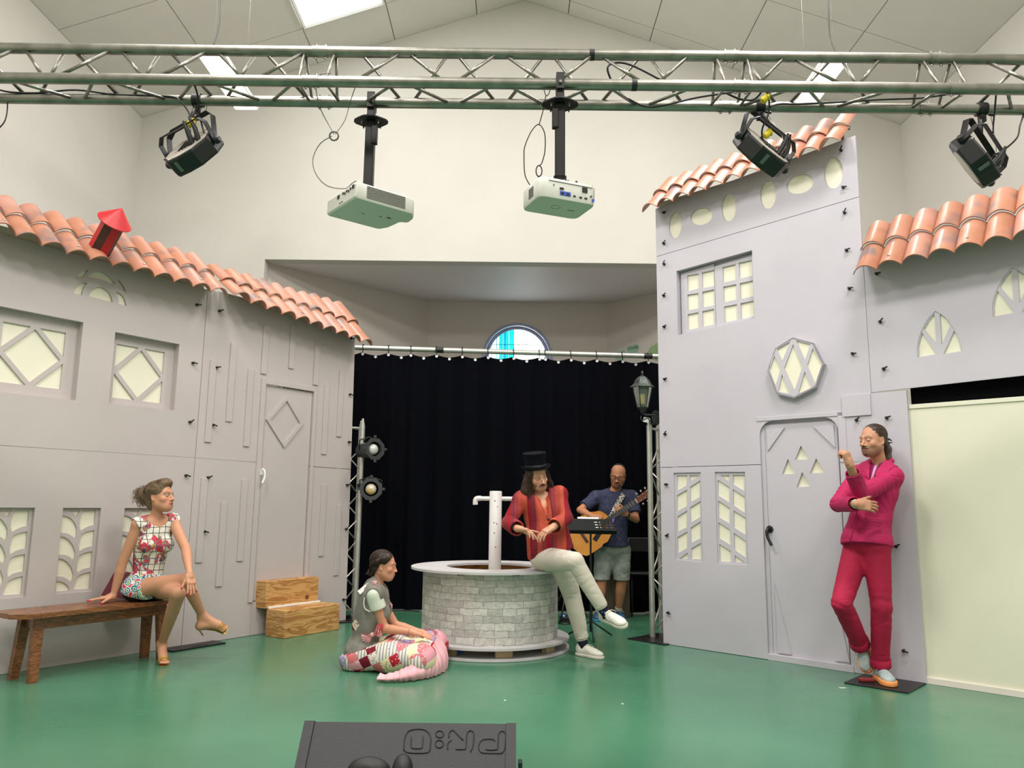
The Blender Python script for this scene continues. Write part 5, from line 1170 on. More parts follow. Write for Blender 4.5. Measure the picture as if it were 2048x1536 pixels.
def nets(f,lo,res):
    s=f<0; n=f.shape
    c=[s[i:n[0]-1+i,j:n[1]-1+j,k:n[2]-1+k] for i in (0,1) for j in (0,1) for k in (0,1)]
    a=c[0].copy();o=c[0].copy()
    for q in c[1:]: a&=q;o|=q
    act=o&~a; I=np.argwhere(act); 
    if len(I)==0: return np.zeros((0,3)),np.zeros((0,4),int)
    idx=np.full(act.shape,-1,dtype=np.int64); idx[act]=np.arange(len(I))
    P=np.zeros((len(I),3));cnt=np.zeros(len(I))
    co=[(i,j,k) for i in (0,1) for j in (0,1) for k in (0,1)]
    vals=[f[I[:,0]+i,I[:,1]+j,I[:,2]+k] for i,j,k in co]
    for u in range(8):
        for v in range(u+1,8):
            if sum(abs(co[u][i]-co[v][i]) for i in range(3))!=1: continue
            m=(vals[u]<0)!=(vals[v]<0); t=vals[u][m]/(vals[u][m]-vals[v][m])
            P[m]+=np.array(co[u])+t[:,None]*(np.array(co[v])-np.array(co[u])); cnt[m]+=1
    V=(I+P/cnt[:,None])*res+lo
    Q=[]
    for axis in range(3):
        sl0=[slice(None)]*3;sl1=[slice(None)]*3; sl0[axis]=slice(0,-1);sl1[axis]=slice(1,None)
        e=s[tuple(sl0)]!=s[tuple(sl1)]; E=np.argwhere(e)
        b,c_=(axis+1)%3,(axis+2)%3
        ok=(E[:,b]>0)&(E[:,c_]>0)&(E[:,b]<n[b]-1)&(E[:,c_]<n[c_]-1); E=E[ok]
        if len(E)==0: continue
        ins=s[E[:,0],E[:,1],E[:,2]]
        def g(db,dc): W=E.copy(); W[:,b]-=db;W[:,c_]-=dc; return idx[W[:,0],W[:,1],W[:,2]]
        q=np.stack([g(1,1),g(0,1),g(0,0),g(1,0)],1); q[~ins]=q[~ins][:,::-1]; Q.append(q)
    return V,np.concatenate(Q)
def relax(V,Q,it=1,lam=.5):
    for _ in range(it):
        acc=np.zeros_like(V);c=np.zeros(len(V))
        for i in range(4):
            for j in (1,3): np.add.at(acc,Q[:,i],V[Q[:,(i+j)%4]]); np.add.at(c,Q[:,i],1)
        c[c==0]=1; V=V+lam*(acc/c[:,None]-V)
    return V
def polygonise(sh,res,box_=None):
    lo,hi=(sh.bounds() if box_ is None else (np.array(box_[0],float),np.array(box_[1],float)))
    if box_ is None: lo=lo-3*res-.012;hi=hi+3*res+.012
    n=tuple(int((hi[i]-lo[i])/res)+2 for i in range(3)); f=field(sh,lo,n,res)
    return nets(f,lo,res)
def normals(V,Q):
    fn=np.cross(V[Q[:,2]]-V[Q[:,0]],V[Q[:,3]]-V[Q[:,1]]); N=np.zeros_like(V)
    for i in range(4): np.add.at(N,Q[:,i],fn)
    return N/(np.linalg.norm(N,axis=1)[:,None]+1e-12)
def wob(V,fr,seed,amp=1.0,an=(1,1,1)):
    r=np.random.RandomState(seed); o=np.zeros(len(V))
    for i in range(7):
        k=r.normal(size=3)*np.array(an); k/=np.linalg.norm(k)+1e-9; k=k*np.array(an)*fr*(.6+r.rand()); o+=np.sin(V@k+r.rand()*6.28)*(1/(1+.3*i))
    return o*amp/2.6
def cloth(name,sh,res,m,parent,folds=(),cutb=None,smooth_it=1,label=None,fn=None):
    V,Q=polygonise(sh,res); V=relax(V,Q,smooth_it)
    N=normals(V,Q)
    for fr,amp,seed,an in folds: V=V+N*(wob(V,fr,seed,amp,an)[:,None])
    if fn is not None: V=fn(V,N)
    o=fastmesh(name,V,Q,m,parent,label=label); return o,V
def fastmesh(name,V,Q,m,parent,cols=None,label=None):
    off=np.array(org(parent)); me=bpy.data.meshes.new(name); nv=len(V);nq=len(Q)
    me.vertices.add(nv); me.vertices.foreach_set('co',(V-off).astype(np.float32).ravel())
    me.loops.add(nq*4); me.loops.foreach_set('vertex_index',Q.astype(np.int32).ravel())
    me.polygons.add(nq); me.polygons.foreach_set('loop_start',np.arange(0,nq*4,4,dtype=np.int32)); me.polygons.foreach_set('loop_total',np.full(nq,4,dtype=np.int32))
    me.polygons.foreach_set('use_smooth',np.ones(nq,dtype=bool))
    for q in (m if isinstance(m,(list,tuple)) else [m]): me.materials.append(q)
    me.update(calc_edges=True); me.validate()
    if cols is not None:
        at=me.color_attributes.new('Col','FLOAT_COLOR','POINT'); at.data.foreach_set('color',np.concatenate([cols,np.ones((nv,1))],1).astype(np.float32).ravel())
    o=bpy.data.objects.new(name,me); S.collection.objects.link(o); o.parent=parent; tag(o,label); return o
def body_mesh(name,sh,parent,m,colfn,fine,res=.0075):
    """one continuous skin surface: coarse overall, finer inside the given boxes (head, hands, feet)"""
    V,Q=polygonise(sh,res); V=relax(V,Q,1)
    keep=np.ones(len(Q),bool); c=V[Q].mean(1)
    Vs=[];Qs=[];n=0
    for lo,hi,r in fine:
        lo=np.array(lo);hi=np.array(hi); keep&=~(((c>lo+res*.8)&(c<hi-res*.8)).all(1))
    Vs.append(V);Qs.append(Q[keep]);n=len(V)
    for lo,hi,r in fine:
        v,q=polygonise(sh,r,(lo,hi)); 
        if len(v)==0: continue
        v=relax(v,q,1,.35); Vs.append(v);Qs.append(q+n);n+=len(v)
    V=np.concatenate(Vs);Q=np.concatenate(Qs)
    used=np.zeros(len(V),bool); used[Q.ravel()]=True; mp=np.cumsum(used)-1; V=V[used];Q=mp[Q]
    return fastmesh(name,V,Q,m,parent,colfn(V))
# skin material: painted vertex colours (skin, lips, brows, nails)
M_skin=bpy.data.materials.new('skin'); M_skin.use_nodes=True
nt=M_skin.node_tree; b=nt.nodes['Principled BSDF']; at=nt.nodes.new('ShaderNodeVertexColor'); at.layer_name='Col'; nt.links.new(at.outputs[0],b.inputs['Base Color'])
b.inputs['Roughness'].default_value=.5; b.inputs['Subsurface Weight'].default_value=.08; b.inputs['Subsurface Radius'].default_value=(.01,.004,.002); b.inputs['Subsurface Scale'].default_value=.5; b.inputs['Specular IOR Level'].default_value=.35
def V3(*a): return Vector(a[0] if len(a)==1 else a)
def reach(A,B,x,y,l1,l2,Y0,Y1):
    """point on the sight line of (x,y) whose distances to A and B are nearest to l1 and l2"""
    best=None
    for i in range(241):
        p=dep(x,y,Y0+(Y1-Y0)*i/240); e=((p-A).length-l1)**2+(0 if B is None else ((p-B).length-l2)**2)
        if best is None or e<best[0]: best=(e,p)
    return best[1]
def hframe(f,up=Vector((0,0,1))):
    f=Vector(f).normalized(); x=f.cross(Vector(up)).normalized(); u=x.cross(f); return basis(x,f,u)
# ---- head. local: x right, y forward, z up, origin between the ears at eye level
def head(sh,c,R,s=1.0,female=False,nose=1.0,jaw=1.0):
    P=lambda x,y,z: c+R@Vector((x*s,y*s,z*s)); e=lambda cx,cy,cz,rx,ry,rz,k=.02,op='u': sh.ell(P(cx,cy,cz),(rx*s,ry*s,rz*s),R,k*s,op)
    e(0,-.018,.040,.074,.092,.078); e(0,.022,-.015,.060,.068,.080,.03); e(0,.026,-.060,.045*jaw,.052,.046,.03); e(0,.058,-.062,.030,.027,.026,.025)
    e(0,.052,-.094,.026*jaw,.024,.020,.03)
    for q in (-1,1):
        e(q*.042,.052,-.026,.022,.022,.020,.02); sh.cone(P(q*.012,.083,.019),P(q*.042,.070,.020),.010*s,.009*s,.014*s)
        sh.cone(P(q*.043,-.01,-.05),P(q*.024,.05,-.086),.015*s*jaw,.012*s*jaw,.045*s)
    for q in (-1,1):
        e(q*.031,.094,-.001,.017,.014,.013,.014,'s'); e(q*.031,.0735,-.001,.0145,.0140,.0125,.004)
    sh.cone(P(0,.080,.012),P(0,.103*nose,-.030),.0075*s,.0095*s,.010*s); e(0,.106*nose,-.033,.0105,.010,.009,.006)
    for q in (-1,1): e(q*.012,.093,-.037,.0075,.010,.0075,.006)
    # mouth
    lip=.0052 if female else .0042
    sh.chain([P(-.024,.081,-.064),P(-.008,.0905,-.0595),P(0,.0905,-.0608),P(.008,.0905,-.0595),P(.024,.081,-.064)],[.003*s,lip*s,lip*.9*s,lip*s,.003*s],.006*s)
    sh.chain([P(-.021,.081,-.0665),P(0,.0895,-.0695),P(.021,.081,-.0665)],[.003*s,lip*1.15*s,.003*s],.006*s)
    sh.chain([P(-.022,.087,-.0645),P(0,.0955,-.0645),P(.022,.087,-.0645)],[.0016*s]*3,.002*s,'s')
    for q in (-1,1):
        e(q*.073,-.012,-.006,.007,.016,.029,.006); e(q*.0775,-.006,-.004,.005,.009,.018,.004,'s'); e(q*.073,-.004,-.030,.006,.007,.008,.004)
def face_colours(V,c,R,s,base,lips,brow,hairc,stub=0,shadow=None,lid=None,female=False,eyes=True,cap=True,cheek=None):
    C=np.tile(np.array(base),(len(V),1)).astype(float)
    L=(V-np.array(c))@np.array(R)/s; x,y,z=L[:,0],L[:,1],L[:,2]; ax=np.abs(x)
    near=(np.abs(L)<.16).all(1)
    def mix(mask,col,a=1.0):
        mask=(mask*near)[:,None]*a; C[:]=C*(1-mask)+np.array(col)*mask
    sm=lambda v,a,b_: np.clip((v-a)/(b_-a),0,1)
    front=sm(y,.03,.05)
    if cheek is not None: mix(np.exp(-(((ax-.042)/.018)**2+((z+.035)/.018)**2))*front,cheek,.5)
    if stub: mix(sm(-z,.035,.05)*sm(y,-.02,.01)*(1-np.exp(-((x/.022)**2+((z+.064)/.007)**2)))*sm(.125+z,0,.02),hairc,stub)
    mix((np.exp(-((x/.0235)**4+((z+.0645)/(.0088-.0035*np.clip(ax/.024,0,1)))**4)))*sm(y,.07,.078),lips)
    mix(np.exp(-((z-(.022+.006*np.sin(np.clip((ax-.012)/.036,0,1)*3.0)))/.0042)**2)*sm(ax,.010,.014)*(1-sm(ax,.046,.052))*front,brow,.85)
    if lid is not None: mix(np.exp(-(((ax-.033)/.016)**4+((z-.008)/.006)**2))*front,lid,.7)
    if eyes:
        ez=z-.0015; mix((((ax-.031)/.0118)**2+(ez/.0040)**2<1)*front,(.46,.43,.40))
        mix((((ax-.031)/.0052)**2+(ez/.0044)**2<1)*front,(.05,.035,.03))
        mix(np.exp(-((z-.0065+.18*((ax-.031)**2)/.0135)/.0013)**2)*(ax>.015)*(ax<.047)*front,(.05,.03,.03),.9)
    else: mix(np.exp(-((z+.004-.2*((ax-.031)**2)/.0135)/.0013)**2)*(ax>.016)*(ax<.046)*front,(.08,.05,.04),.9)
    mix(np.exp(-(((ax-.008)/.004)**2+((z+.042)/.003)**2))*sm(y,.08,.09),(.12,.05,.04),.7)
    return C
def hand(sh,W,D_,Nn,side,curl=(.3,.35,.4),spread=.12,thumb=(.6,.3),s=1.0,tips=None,per=None):
    """W wrist, D_ towards the fingers, Nn out of the palm, side vector toward the thumb computed; curl per phalanx"""
    D_=Vector(D_).normalized(); Nn=(Vector(Nn)-D_*Vector(Nn).dot(D_)).normalized(); T=D_.cross(Nn)*side; 
    sh.cone(W,W+D_*.03*s,.024*s,.026*s,.02*s)
    Rm=basis(T,D_,T.cross(D_)); sh.box(W+D_*.052*s,(.027*s,.032*s,.004*s),Rm,.010*s,.015*s)
    Ls=(.041,.045,.042,.033); out=[]
    for i in range(4):
        off=(.028-.0185*i)*s; base=W+D_*(.088-(.006 if i==3 else 0)-(.002 if i==0 else 0))*s+T*off
        c=per[i] if per else curl; a=spread*(1.3-i*.95); d0=(D_*math.cos(a)+T*math.sin(a)); p=base-d0*.02*s; r=(.0088,.0092,.0088,.0078)[i]*s
        sh.cone(p,base,r*1.05,r,.012*s); ang=0; p=base
        for j in range(3):
            ang+=c[j]; d=d0*math.cos(ang)+Nn*math.sin(ang); L=Ls[i]*(1,.62,.5)[j]*s; q=p+d*L; sh.cone(p,q,r*(1-.06*j),r*(.93-.08*j),.0035*s); p=q
        out.append(p)
    a,b_=thumb; t0=W+D_*.022*s+T*.022*s+Nn*.006*s; d=(D_*math.cos(a)+T*math.sin(a)+Nn*.25).normalized(); p=t0+d*.045*s; sh.cone(t0,p,.016*s,.0115*s,.015*s)
    d2=(d*math.cos(b_)+Nn*math.sin(b_)*.6+D_*math.sin(b_)*.8).normalized(); q=p+d2*.033*s; sh.cone(p,q,.0105*s,.0095*s,.004*s); r_=q+d2*.024*s; sh.cone(q,r_,.0095*s,.0075*s,.004*s); out.append(r_)
    if tips is not None: tips+=out
    return out
def arm(sh,a,b,c,r=(.046,.037,.036,.024),e=0,k=.02):
    a,b,c=V3(a),V3(b),V3(c); sh.cone(a,b,r[0]+e,r[1]+e,k); m=b+(c-b)*.3; sh.cone(b,m,r[1]*.97+e,r[2]*1.08+e,.007); sh.cone(m,c,r[2]*1.08+e,r[3]+e,.004)
def leg(sh,h,k_,a,r=(.082,.05,.052,.034),e=0,k=.03,cut=None):
    h,k_,a=V3(h),V3(k_),V3(a); sh.cone(h,k_,r[0]+e,r[1]+e,k); m=k_+(a-k_)*.33; sh.cone(k_,m,r[1]+e,r[2]+e,.010); sh.cone(m,a,r[2]+e,r[3]+e,.004,'u',None if cut is None else ((a-(a-k_).normalized()*cut,(a-k_).normalized()),))
def torso(sh,J,e=0,w=1.0,d=1.0,female=False,k=.05,belly=0):
    pv,nk=J['pelvis'],J['neck']; L=(nk-pv).length; z=(nk-pv).normalized(); x=(J['sr']-J['sl']).normalized(); x=(x-z*x.dot(z)).normalized(); y=z.cross(x); R=basis(x,y,z)
    xp=(J['hr']-J['hl']).normalized(); zp=(z+Vector((0,0,1))*.6).normalized(); xp=(xp-zp*xp.dot(zp)).normalized(); Rp=basis(xp,zp.cross(xp),zp)
    hipw=.165 if female else .158
    sh.ell(pv,(hipw*w+e,.115*d+e,.115+e),Rp,k); sh.ell(pv+z*L*.34,((.118 if female else .132)*w+e,(.088+belly)*d+e,.15+e),R,k)
    sh.ell(pv+z*L*.66,((.137 if female else .155)*w+e,.105*d+e,.17+e),R,k); sh.ell(pv+z*L*.84,(.13*w+e,.085*d+e,.075+e),R,k)
    for q in ('sr','sl'): sh.cone(pv+z*L*.86,J[q],.058+e,.046+e,k*.8); sh.cone(nk-z*.01,J[q]+z*.01,.04+e,.034+e,k)
    if female:
        for q in (-1,1): sh.ell(pv+z*L*.64+x*q*.066+y*.085,(.056+e,.048+e,.055+e),R,.03)
    return R
def neck(sh,J,r=.05): sh.cone(J['neck']-Vector((0,0,.02)),J['head']+J['HR']@Vector((0,-.022,-.06)),r,r*.95,.03)
def bx(pts,m): P=np.array([tuple(p) for p in pts]); return P.min(0)-m,P.max(0)+m
M_eyew=mat('eye_white',(226,222,214),.25)
def strands(name,seeds,m,parent,n=4,r=.0012):
    parts=[tube(p,[r*1.0]*(len(p)-1)+[r*.3],n,caps=False) for p in seeds]; V,F=cat(*parts); o=mesh(name,V,F,m,parent,smooth=True); return o
def shoe(name,G,F_,U,m_up,m_sole,m_lace,parent,s=1.0,L=.27,sole_h=.024,chunky=0,collar=None,label=None):
    """G ground point under the ankle, F_ toe direction, U up"""
    F_=V3(F_).normalized(); U=V3(U); U=(U-F_*U.dot(F_)).normalized(); X=F_.cross(U).normalized(); R=basis(X,F_,U); P=lambda a,b,c:G+X*a*s+F_*b*s+U*c*s
    h=sole_h
    sh=Shape(); sh.ell(P(0,-.025,.045+h*.4),(.034*s,.045*s,.05*s),R,.03); sh.ell(P(0,.06,.035+h*.4),(.038*s,.085*s,.036*s),R,.03); sh.ell(P(.0,.14,.026+h*.4),(.043*s,.062*s,.028*s),R,.03)
    sh.cone(P(0,-.012,.05),P(0,-.008,.088+h*.3),.036*s,.033*s,.02); sh.cone(P(0,.03,.07),P(0,.11,.045),.024*s,.026*s,.02)
    sh.cutp(P(0,0,h*.7),-U); sh.cutp(P(0,-.008,.098+h*.3),(U+F_*.25)); 
    V,Q=polygonise(sh,.005); V=relax(V,Q,1); o=fastmesh(name,V,Q,m_up,parent,label=label)
    ss=Shape(); ss.ell(P(0,-.02,h*.5),(.040*s+chunky,.056*s+chunky,.06*s),R,.03); ss.ell(P(0,.06,h*.5),(.040*s+chunky,.09*s,.06*s),R,.03); ss.ell(P(0,.14,h*.5),(.049*s+chunky,.070*s+chunky*.5,.06*s),R,.03)
    ss.cutp(P(0,0,h),U); ss.cutp(P(0,0,0),-U); V,Q=polygonise(ss,.005); fastmesh('sole',V,Q,m_sole,o)
    lac=[]
    for i in range(5):
        t=.045+i*.018; zc=.088+h*.3-.0085*i*1.25; w_=.026
        lac.append(tube(smooth_path([P(-w_,t,zc-.014),P(0,t+.004,zc+.004-.0*i),P(w_,t,zc-.014)],3),.0026*s,5)); 
    lac.append(tube(smooth_path([P(0,.04,.094),P(.03,.05,.09),P(.05,.07,.07),P(.045,.09,.055)],3),.002*s,5)); lac.append(tube(smooth_path([P(0,.04,.094),P(-.03,.055,.092),P(-.045,.075,.075)],3),.002*s,5))
    V,F=cat(*lac); mesh('laces',V,F,m_lace,o,smooth=True)
    return o

def surf(V,N,x,y,rad=.008):
    """point and normal where the sight line of (x,y) meets a meshed surface"""
    d=np.array(ray(x,y).normalized()); P=V-np.array(CAM); t=P@d; dist=np.linalg.norm(P-t[:,None]*d,axis=1); m=dist<rad
    if not m.any(): i=int(np.argmin(dist))
    else: ii=np.where(m)[0]; i=ii[int(np.argmin(t[ii]))]
    return Vector(V[i]),Vector(N[i]).normalized()

def crease(V,N,fr,amp,seed,an=(1,1,1),w_=.16,mask=None):
    """thin inward fold lines between soft swells, as in real cloth"""
    a=wob(V,fr,seed,1.0,an)+.35*wob(V,fr*2.3,seed+1,1.0,an); d=amp*(.35-np.exp(-(a/w_)**2))
    d=d*np.clip(.42+.9*wob(V,fr*.4,seed+9),0,1)*.75
    if mask is not None: d=d*mask
    return V+N*d[:,None]

from mathutils.kdtree import KDTree
def comb(V,N,flow,n,L,r,m,parent,seed=1,steps=9,name='hair_strands',lift=.0006):
    """fine strands laid along a hair surface, following a flow direction"""
    kd=KDTree(len(V)); [kd.insert(Vector(v),i) for i,v in enumerate(V)]; kd.balance(); rs=np.random.RandomState(seed); out=[]
    for i in rs.randint(0,len(V),n):
        p=Vector(V[i]); pts=[]; k=.6+.8*rs.rand(); ll=lift*(.3+1.5*rs.rand())
        for s in range(steps):
            co,j,_=kd.find(p); nn=Vector(N[j]); base=co+nn*((p-co).dot(nn)*0); d=flow(co); d=d-nn*d.dot(nn)
            if d.length<.05: break
            pts.append(p-nn*(p-co).dot(nn)+nn*ll); p=pts[-1]+d.normalized()*(L*k/steps)
        if len(pts)>3: out.append(pts)
    parts=[tube(p,[r*.5]+[r]*(len(p)-2)+[r*.2],3,caps=False) for p in out]; V_,F_=cat(*parts); o=mesh(name,V_,F_,m,parent,smooth=True); o['kind']='stuff'; return o
# ================================================================== people
LC=lambda r,g,b:np.array(lin((r,g,b)))
def cmat(name,ramp,coordscale=(1,1,1),rot=(0,0,0),rough=.8,noise=0,axis=0,period=1.0,bump=.0):
    """cloth with bands along one axis: ramp = [(pos,rgb)...] over a period"""
    m=bpy.data.materials.new(name); m.use_nodes=True; nt=m.node_tree; b=nt.nodes['Principled BSDF']; b.inputs['Roughness'].default_value=rough; b.inputs['Specular IOR Level'].default_value=.2
    tc=nt.nodes.new('ShaderNodeTexCoord'); mp=nt.nodes.new('ShaderNodeMapping'); mp.inputs['Rotation'].default_value=rot; nt.links.new(tc.outputs['Object'],mp.inputs[0])
    sp=nt.nodes.new('ShaderNodeSeparateXYZ'); nt.links.new(mp.outputs[0],sp.inputs[0]); out=sp.outputs[axis]
    if noise:
        n=nt.nodes.new('ShaderNodeTexNoise'); n.inputs['Scale'].default_value=3; nt.links.new(tc.outputs['Object'],n.inputs['Vector']); mm=nt.nodes.new('ShaderNodeMath'); mm.operation='MULTIPLY_ADD'; mm.inputs[1].default_value=noise; nt.links.new(n.outputs['Fac'],mm.inputs[0]); nt.links.new(out,mm.inputs[2]); out=mm.outputs[0]
    dv=nt.nodes.new('ShaderNodeMath'); dv.operation='DIVIDE'; dv.inputs[1].default_value=period; nt.links.new(out,dv.inputs[0]); fr=nt.nodes.new('ShaderNodeMath'); fr.operation='FRACT'; nt.links.new(dv.outputs[0],fr.inputs[0])
    r=nt.nodes.new('ShaderNodeValToRGB'); r.color_ramp.interpolation='CONSTANT'
    while len(r.color_ramp.elements)<len(ramp): r.color_ramp.elements.new(.5)
    for e,(p,c) in zip(r.color_ramp.elements,ramp): e.position=p; e.color=lin(c)+(1,)
    nt.links.new(fr.outputs[0],r.inputs[0]); n2=nt.nodes.new('ShaderNodeTexNoise'); n2.inputs['Scale'].default_value=70; nt.links.new(tc.outputs['Object'],n2.inputs['Vector'])
    mx=nt.nodes.new('ShaderNodeMix'); mx.data_type='RGBA'; mx.blend_type='MULTIPLY'; mx.inputs[0].default_value=.35; nt.links.new(r.outputs[0],mx.inputs[6]); nt.links.new(n2.outputs['Color'],mx.inputs[7]); nt.links.new(mx.outputs[2],b.inputs['Base Color'])
    return m
def patt(name,build,rough=.8):
    m=bpy.data.materials.new(name); m.use_nodes=True; nt=m.node_tree; b=nt.nodes['Principled BSDF']; b.inputs['Roughness'].default_value=rough; b.inputs['Specular IOR Level'].default_value=.2
    nt.links.new(build(nt),b.inputs['Base Color']); return m
def node(nt,t,ins={},**k):
    n=nt.nodes.new(t)
    for a,v in k.items(): setattr(n,a,v)
    for a,v in ins.items():
        if isinstance(v,bpy.types.NodeSocket): nt.links.new(v,n.inputs[a])
        else: n.inputs[a].default_value=v
    return n
def rampn(nt,src,pts,const=False):
    r=nt.nodes.new('ShaderNodeValToRGB'); nt.links.new(src,r.inputs[0])
    if const: r.color_ramp.interpolation='CONSTANT'
    while len(r.color_ramp.elements)<len(pts): r.color_ramp.elements.new(.5)
    for e,(p,c) in zip(r.color_ramp.elements,pts): e.position=p; e.color=(lin(c) if max(c)>1.01 or c==(0,0,0) else tuple(c))+(1,)
    return r.outputs[0]
def mixn(nt,f,a,b,mode='MIX'):
    m=nt.nodes.new('ShaderNodeMix'); m.data_type='RGBA'; m.blend_type=mode
    for i,v in ((0,f),(6,a),(7,b)):
        if isinstance(v,bpy.types.NodeSocket): nt.links.new(v,m.inputs[i])
        elif i==0: m.inputs[0].default_value=v
        else: m.inputs[i].default_value=lin(v)+(1,)
    return m.outputs[2]
def J_(x,y,Y): return dep(x,y,Y)
# ------------------------------------------------------------------ woman on the bench
def woman():
    f=Vector((.75,-.66,0)).normalized(); rt=Vector((f.y,-f.x,0))
    J={}
    J['pelvis']=J_(292,1172,6.12); J['hr']=J['pelvis']+rt*.085-Vector((0,0,.02)); J['hl']=J['pelvis']-rt*.085-Vector((0,0,.02))
    J['neck']=J_(311,1038,6.08); J['sr']=J_(276,1050,5.98); J['sl']=J_(346,1042,6.18)
    J['head']=J_(321,993,6.05); J['HR']=hframe((.97,-.20,.12))
    knr=reach(J['hr'],None,371,1160,.42,0,5.4,5.93); anr=reach(knr,None,405,1232,.38,0,5.75,6.5)
    anl=Vector((-2.665,6.15,.135)); knl=reach(J['hl'],anl,357,1187,.43,.43,5.4,5.80)
    wrr=fl(226,1193,.505); elr=reach(J['sr'],wrr,246,1122,.27,.25,5.6,6.4)
    wrl=J_(377,1150,knr.y-.05); wrl=J_(379,1147,5.72); ell_=reach(J['sl'],wrl,372,1098,.27,.24,5.5,6.3)
    pass
    root=empty('person',(J['pelvis'].x,J['pelvis'].y,0),'woman in a patterned sleeveless tunic sitting cross-legged on the bench, looking right','person')
    sh=Shape(); R=torso(sh,J,-.006,w=.93,d=.9,female=True); neck(sh,J,.043); head(sh,J['head'],J['HR'],1.03,female=True)
    for a,b,c in ((J['sr'],elr,wrr),(J['sl'],ell_,wrl)): arm(sh,a,b,c,(.044,.036,.034,.021))
    leg(sh,J['hr'],knr,anr,(.080,.050,.046,.029)); leg(sh,J['hl'],knl,anl,(.080,.050,.048,.029))
    tips=[]; 
    hand(sh,wrr,(-.75,-.45,-.10),(0.1,0,-1),1,(.0,.05,.05),.16,(.8,.1),.92,tips)
    dl_=(J_(387,1190,5.66)-wrl).normalized()
    hand(sh,wrl,dl_,(-.75,.6,-.1),-1,(.1,.15,.15),.1,(.5,.2),.92,tips)
    # feet
    tl_=fl(338,1331,.03); fdl=(tl_-anl); fdl=Vector((fdl.x,fdl.y,0)).normalized()
    heel=anl-fdl*.02-Vector((0,0,.045)); ball=anl+fdl*.11; ball.z=.034; toe=ball+fdl*.065; toe.z=.022
    def foot(an,heel,ball,toe,up):
        sh.cone(an,heel,.031,.026,.02); sh.cone(an,ball,.032,.030,.03); sh.cone(heel,ball,.024,.026,.03)
        X=(toe-ball).cross(up).normalized()
        for i in range(5):
            o=(i-2)*.0135; sh.cone(ball+X*o*.9,toe+X*o-(toe-ball)*.08*abs(i-1.2),.0115,.0085,.010)
            tips.append(toe+X*o-(toe-ball)*.08*abs(i-1.2))
    foot(anl,heel,ball,toe,Vector((0,0,1)))
    tr_=reach(anr,None,452,1259,.20,0,5.2,6.5); d=(tr_-anr).normalized(); heelr=reach(anr,None,399,1252,.065,0,5.2,6.5)
    upr=(knr-anr).normalized(); ballr=anr+(tr_-anr)*.68; toer=tr_
    foot(anr,heelr,ballr,toer,upr)
    skin=LC(196,142,112)
    def col(V):
        C=face_colours(V,J['head'],J['HR'],1.03,skin,LC(160,70,68),LC(80,58,46),LC(90,70,55),0,lid=LC(70,120,120),female=True,cheek=LC(206,120,100))
        for i_,t in enumerate(tips):
            rr_=.0085 if i_<10 else .0035
            dd=np.linalg.norm(V-np.array(t),axis=1); m=np.clip(1-(dd-rr_)/.003,0,1)[:,None]; C=C*(1-m)+LC(190,40,62)*m
        return C
    body_mesh('body',sh,root,M_skin,col,[bx([J['head']],.0)[0:0] or (*bx([J['head']],.135),.003),(*bx([wrr]+tips[:5],.02),.0035),(*bx([wrl]+tips[5:10],.02),.0035),(*bx([heel,toe],.035),.004),(*bx([heelr,toer],.035),.004)])
    # tunic: white with black window-pane lines and painted flowers
    def top(nt):
        tc=node(nt,'ShaderNodeTexCoord'); mp=node(nt,'ShaderNodeMapping',{'Rotation':(.06,.05,-.85)}); nt.links.new(tc.outputs['Object'],mp.inputs[0])
        nz=node(nt,'ShaderNodeTexNoise',{'Vector':tc.outputs['Object'],'Scale':6.0}); ad=node(nt,'ShaderNodeVectorMath',{0:nz.outputs['Color']},operation='SCALE'); ad.inputs['Scale'].default_value=.02
        av=node(nt,'ShaderNodeVectorMath',{0:mp.outputs[0],1:ad.outputs[0]},operation='ADD'); sp=node(nt,'ShaderNodeSeparateXYZ',{0:av.outputs[0]})
        ls=[]
        for ax_ in (0,2):
            dv=node(nt,'ShaderNodeMath',{0:sp.outputs[ax_],1:.046},operation='DIVIDE'); fr=node(nt,'ShaderNodeMath',{0:dv.outputs[0]},operation='FRACT'); lt=node(nt,'ShaderNodeMath',{0:fr.outputs[0],1:.10},operation='LESS_THAN'); ls.append(lt.outputs[0])
        mx=node(nt,'ShaderNodeMath',{0:ls[0],1:ls[1]},operation='MAXIMUM')
        base=mixn(nt,mx.outputs[0],(228,224,212),(38,34,40))
        n1=node(nt,'ShaderNodeTexNoise',{'Vector':tc.outputs['Object'],'Scale':13.0,'Detail':2.0}); n2=node(nt,'ShaderNodeTexNoise',{'Vector':tc.outputs['Object'],'Scale':26.0,'Detail':2.0,'Distortion':1.2})
        hue=rampn(nt,n2.outputs['Fac'],[(0,(44,96,130)),(.42,(206,52,74)),(.5,(216,70,84)),(.56,(70,130,150)),(.62,(200,150,60))],True)
        msk=rampn(nt,n1.outputs['Fac'],[(.5,(0,0,0)),(.54,(1.,1.,1.))])
        out=mixn(nt,msk,base,hue)
        # lower hem: greens and blues in rings
        v=node(nt,'ShaderNodeTexVoronoi',{'Vector':tc.outputs['Object'],'Scale':24.0}); vr=rampn(nt,v.outputs['Distance'],[(0,(230,214,120)),(.18,(70,140,90)),(.3,(226,226,214)),(.42,(60,120,150)),(.6,(226,222,214)),(.75,(206,60,80))],True)
        sz=node(nt,'ShaderNodeSeparateXYZ',{0:tc.outputs['Object']}); lt=node(nt,'ShaderNodeMath',{0:sz.outputs[2],1:.66},operation='LESS_THAN')
        return mixn(nt,lt.outputs[0],out,vr)
    mt=patt('tunic_print',top)
    t=Shape(); torso(t,J,.007,w=.95,d=.92,female=True); 
    z=(J['neck']-J['pelvis']).normalized()
    tk=(knr-J['hr']).normalized(); tk2=(knl-J['hl']).normalized()
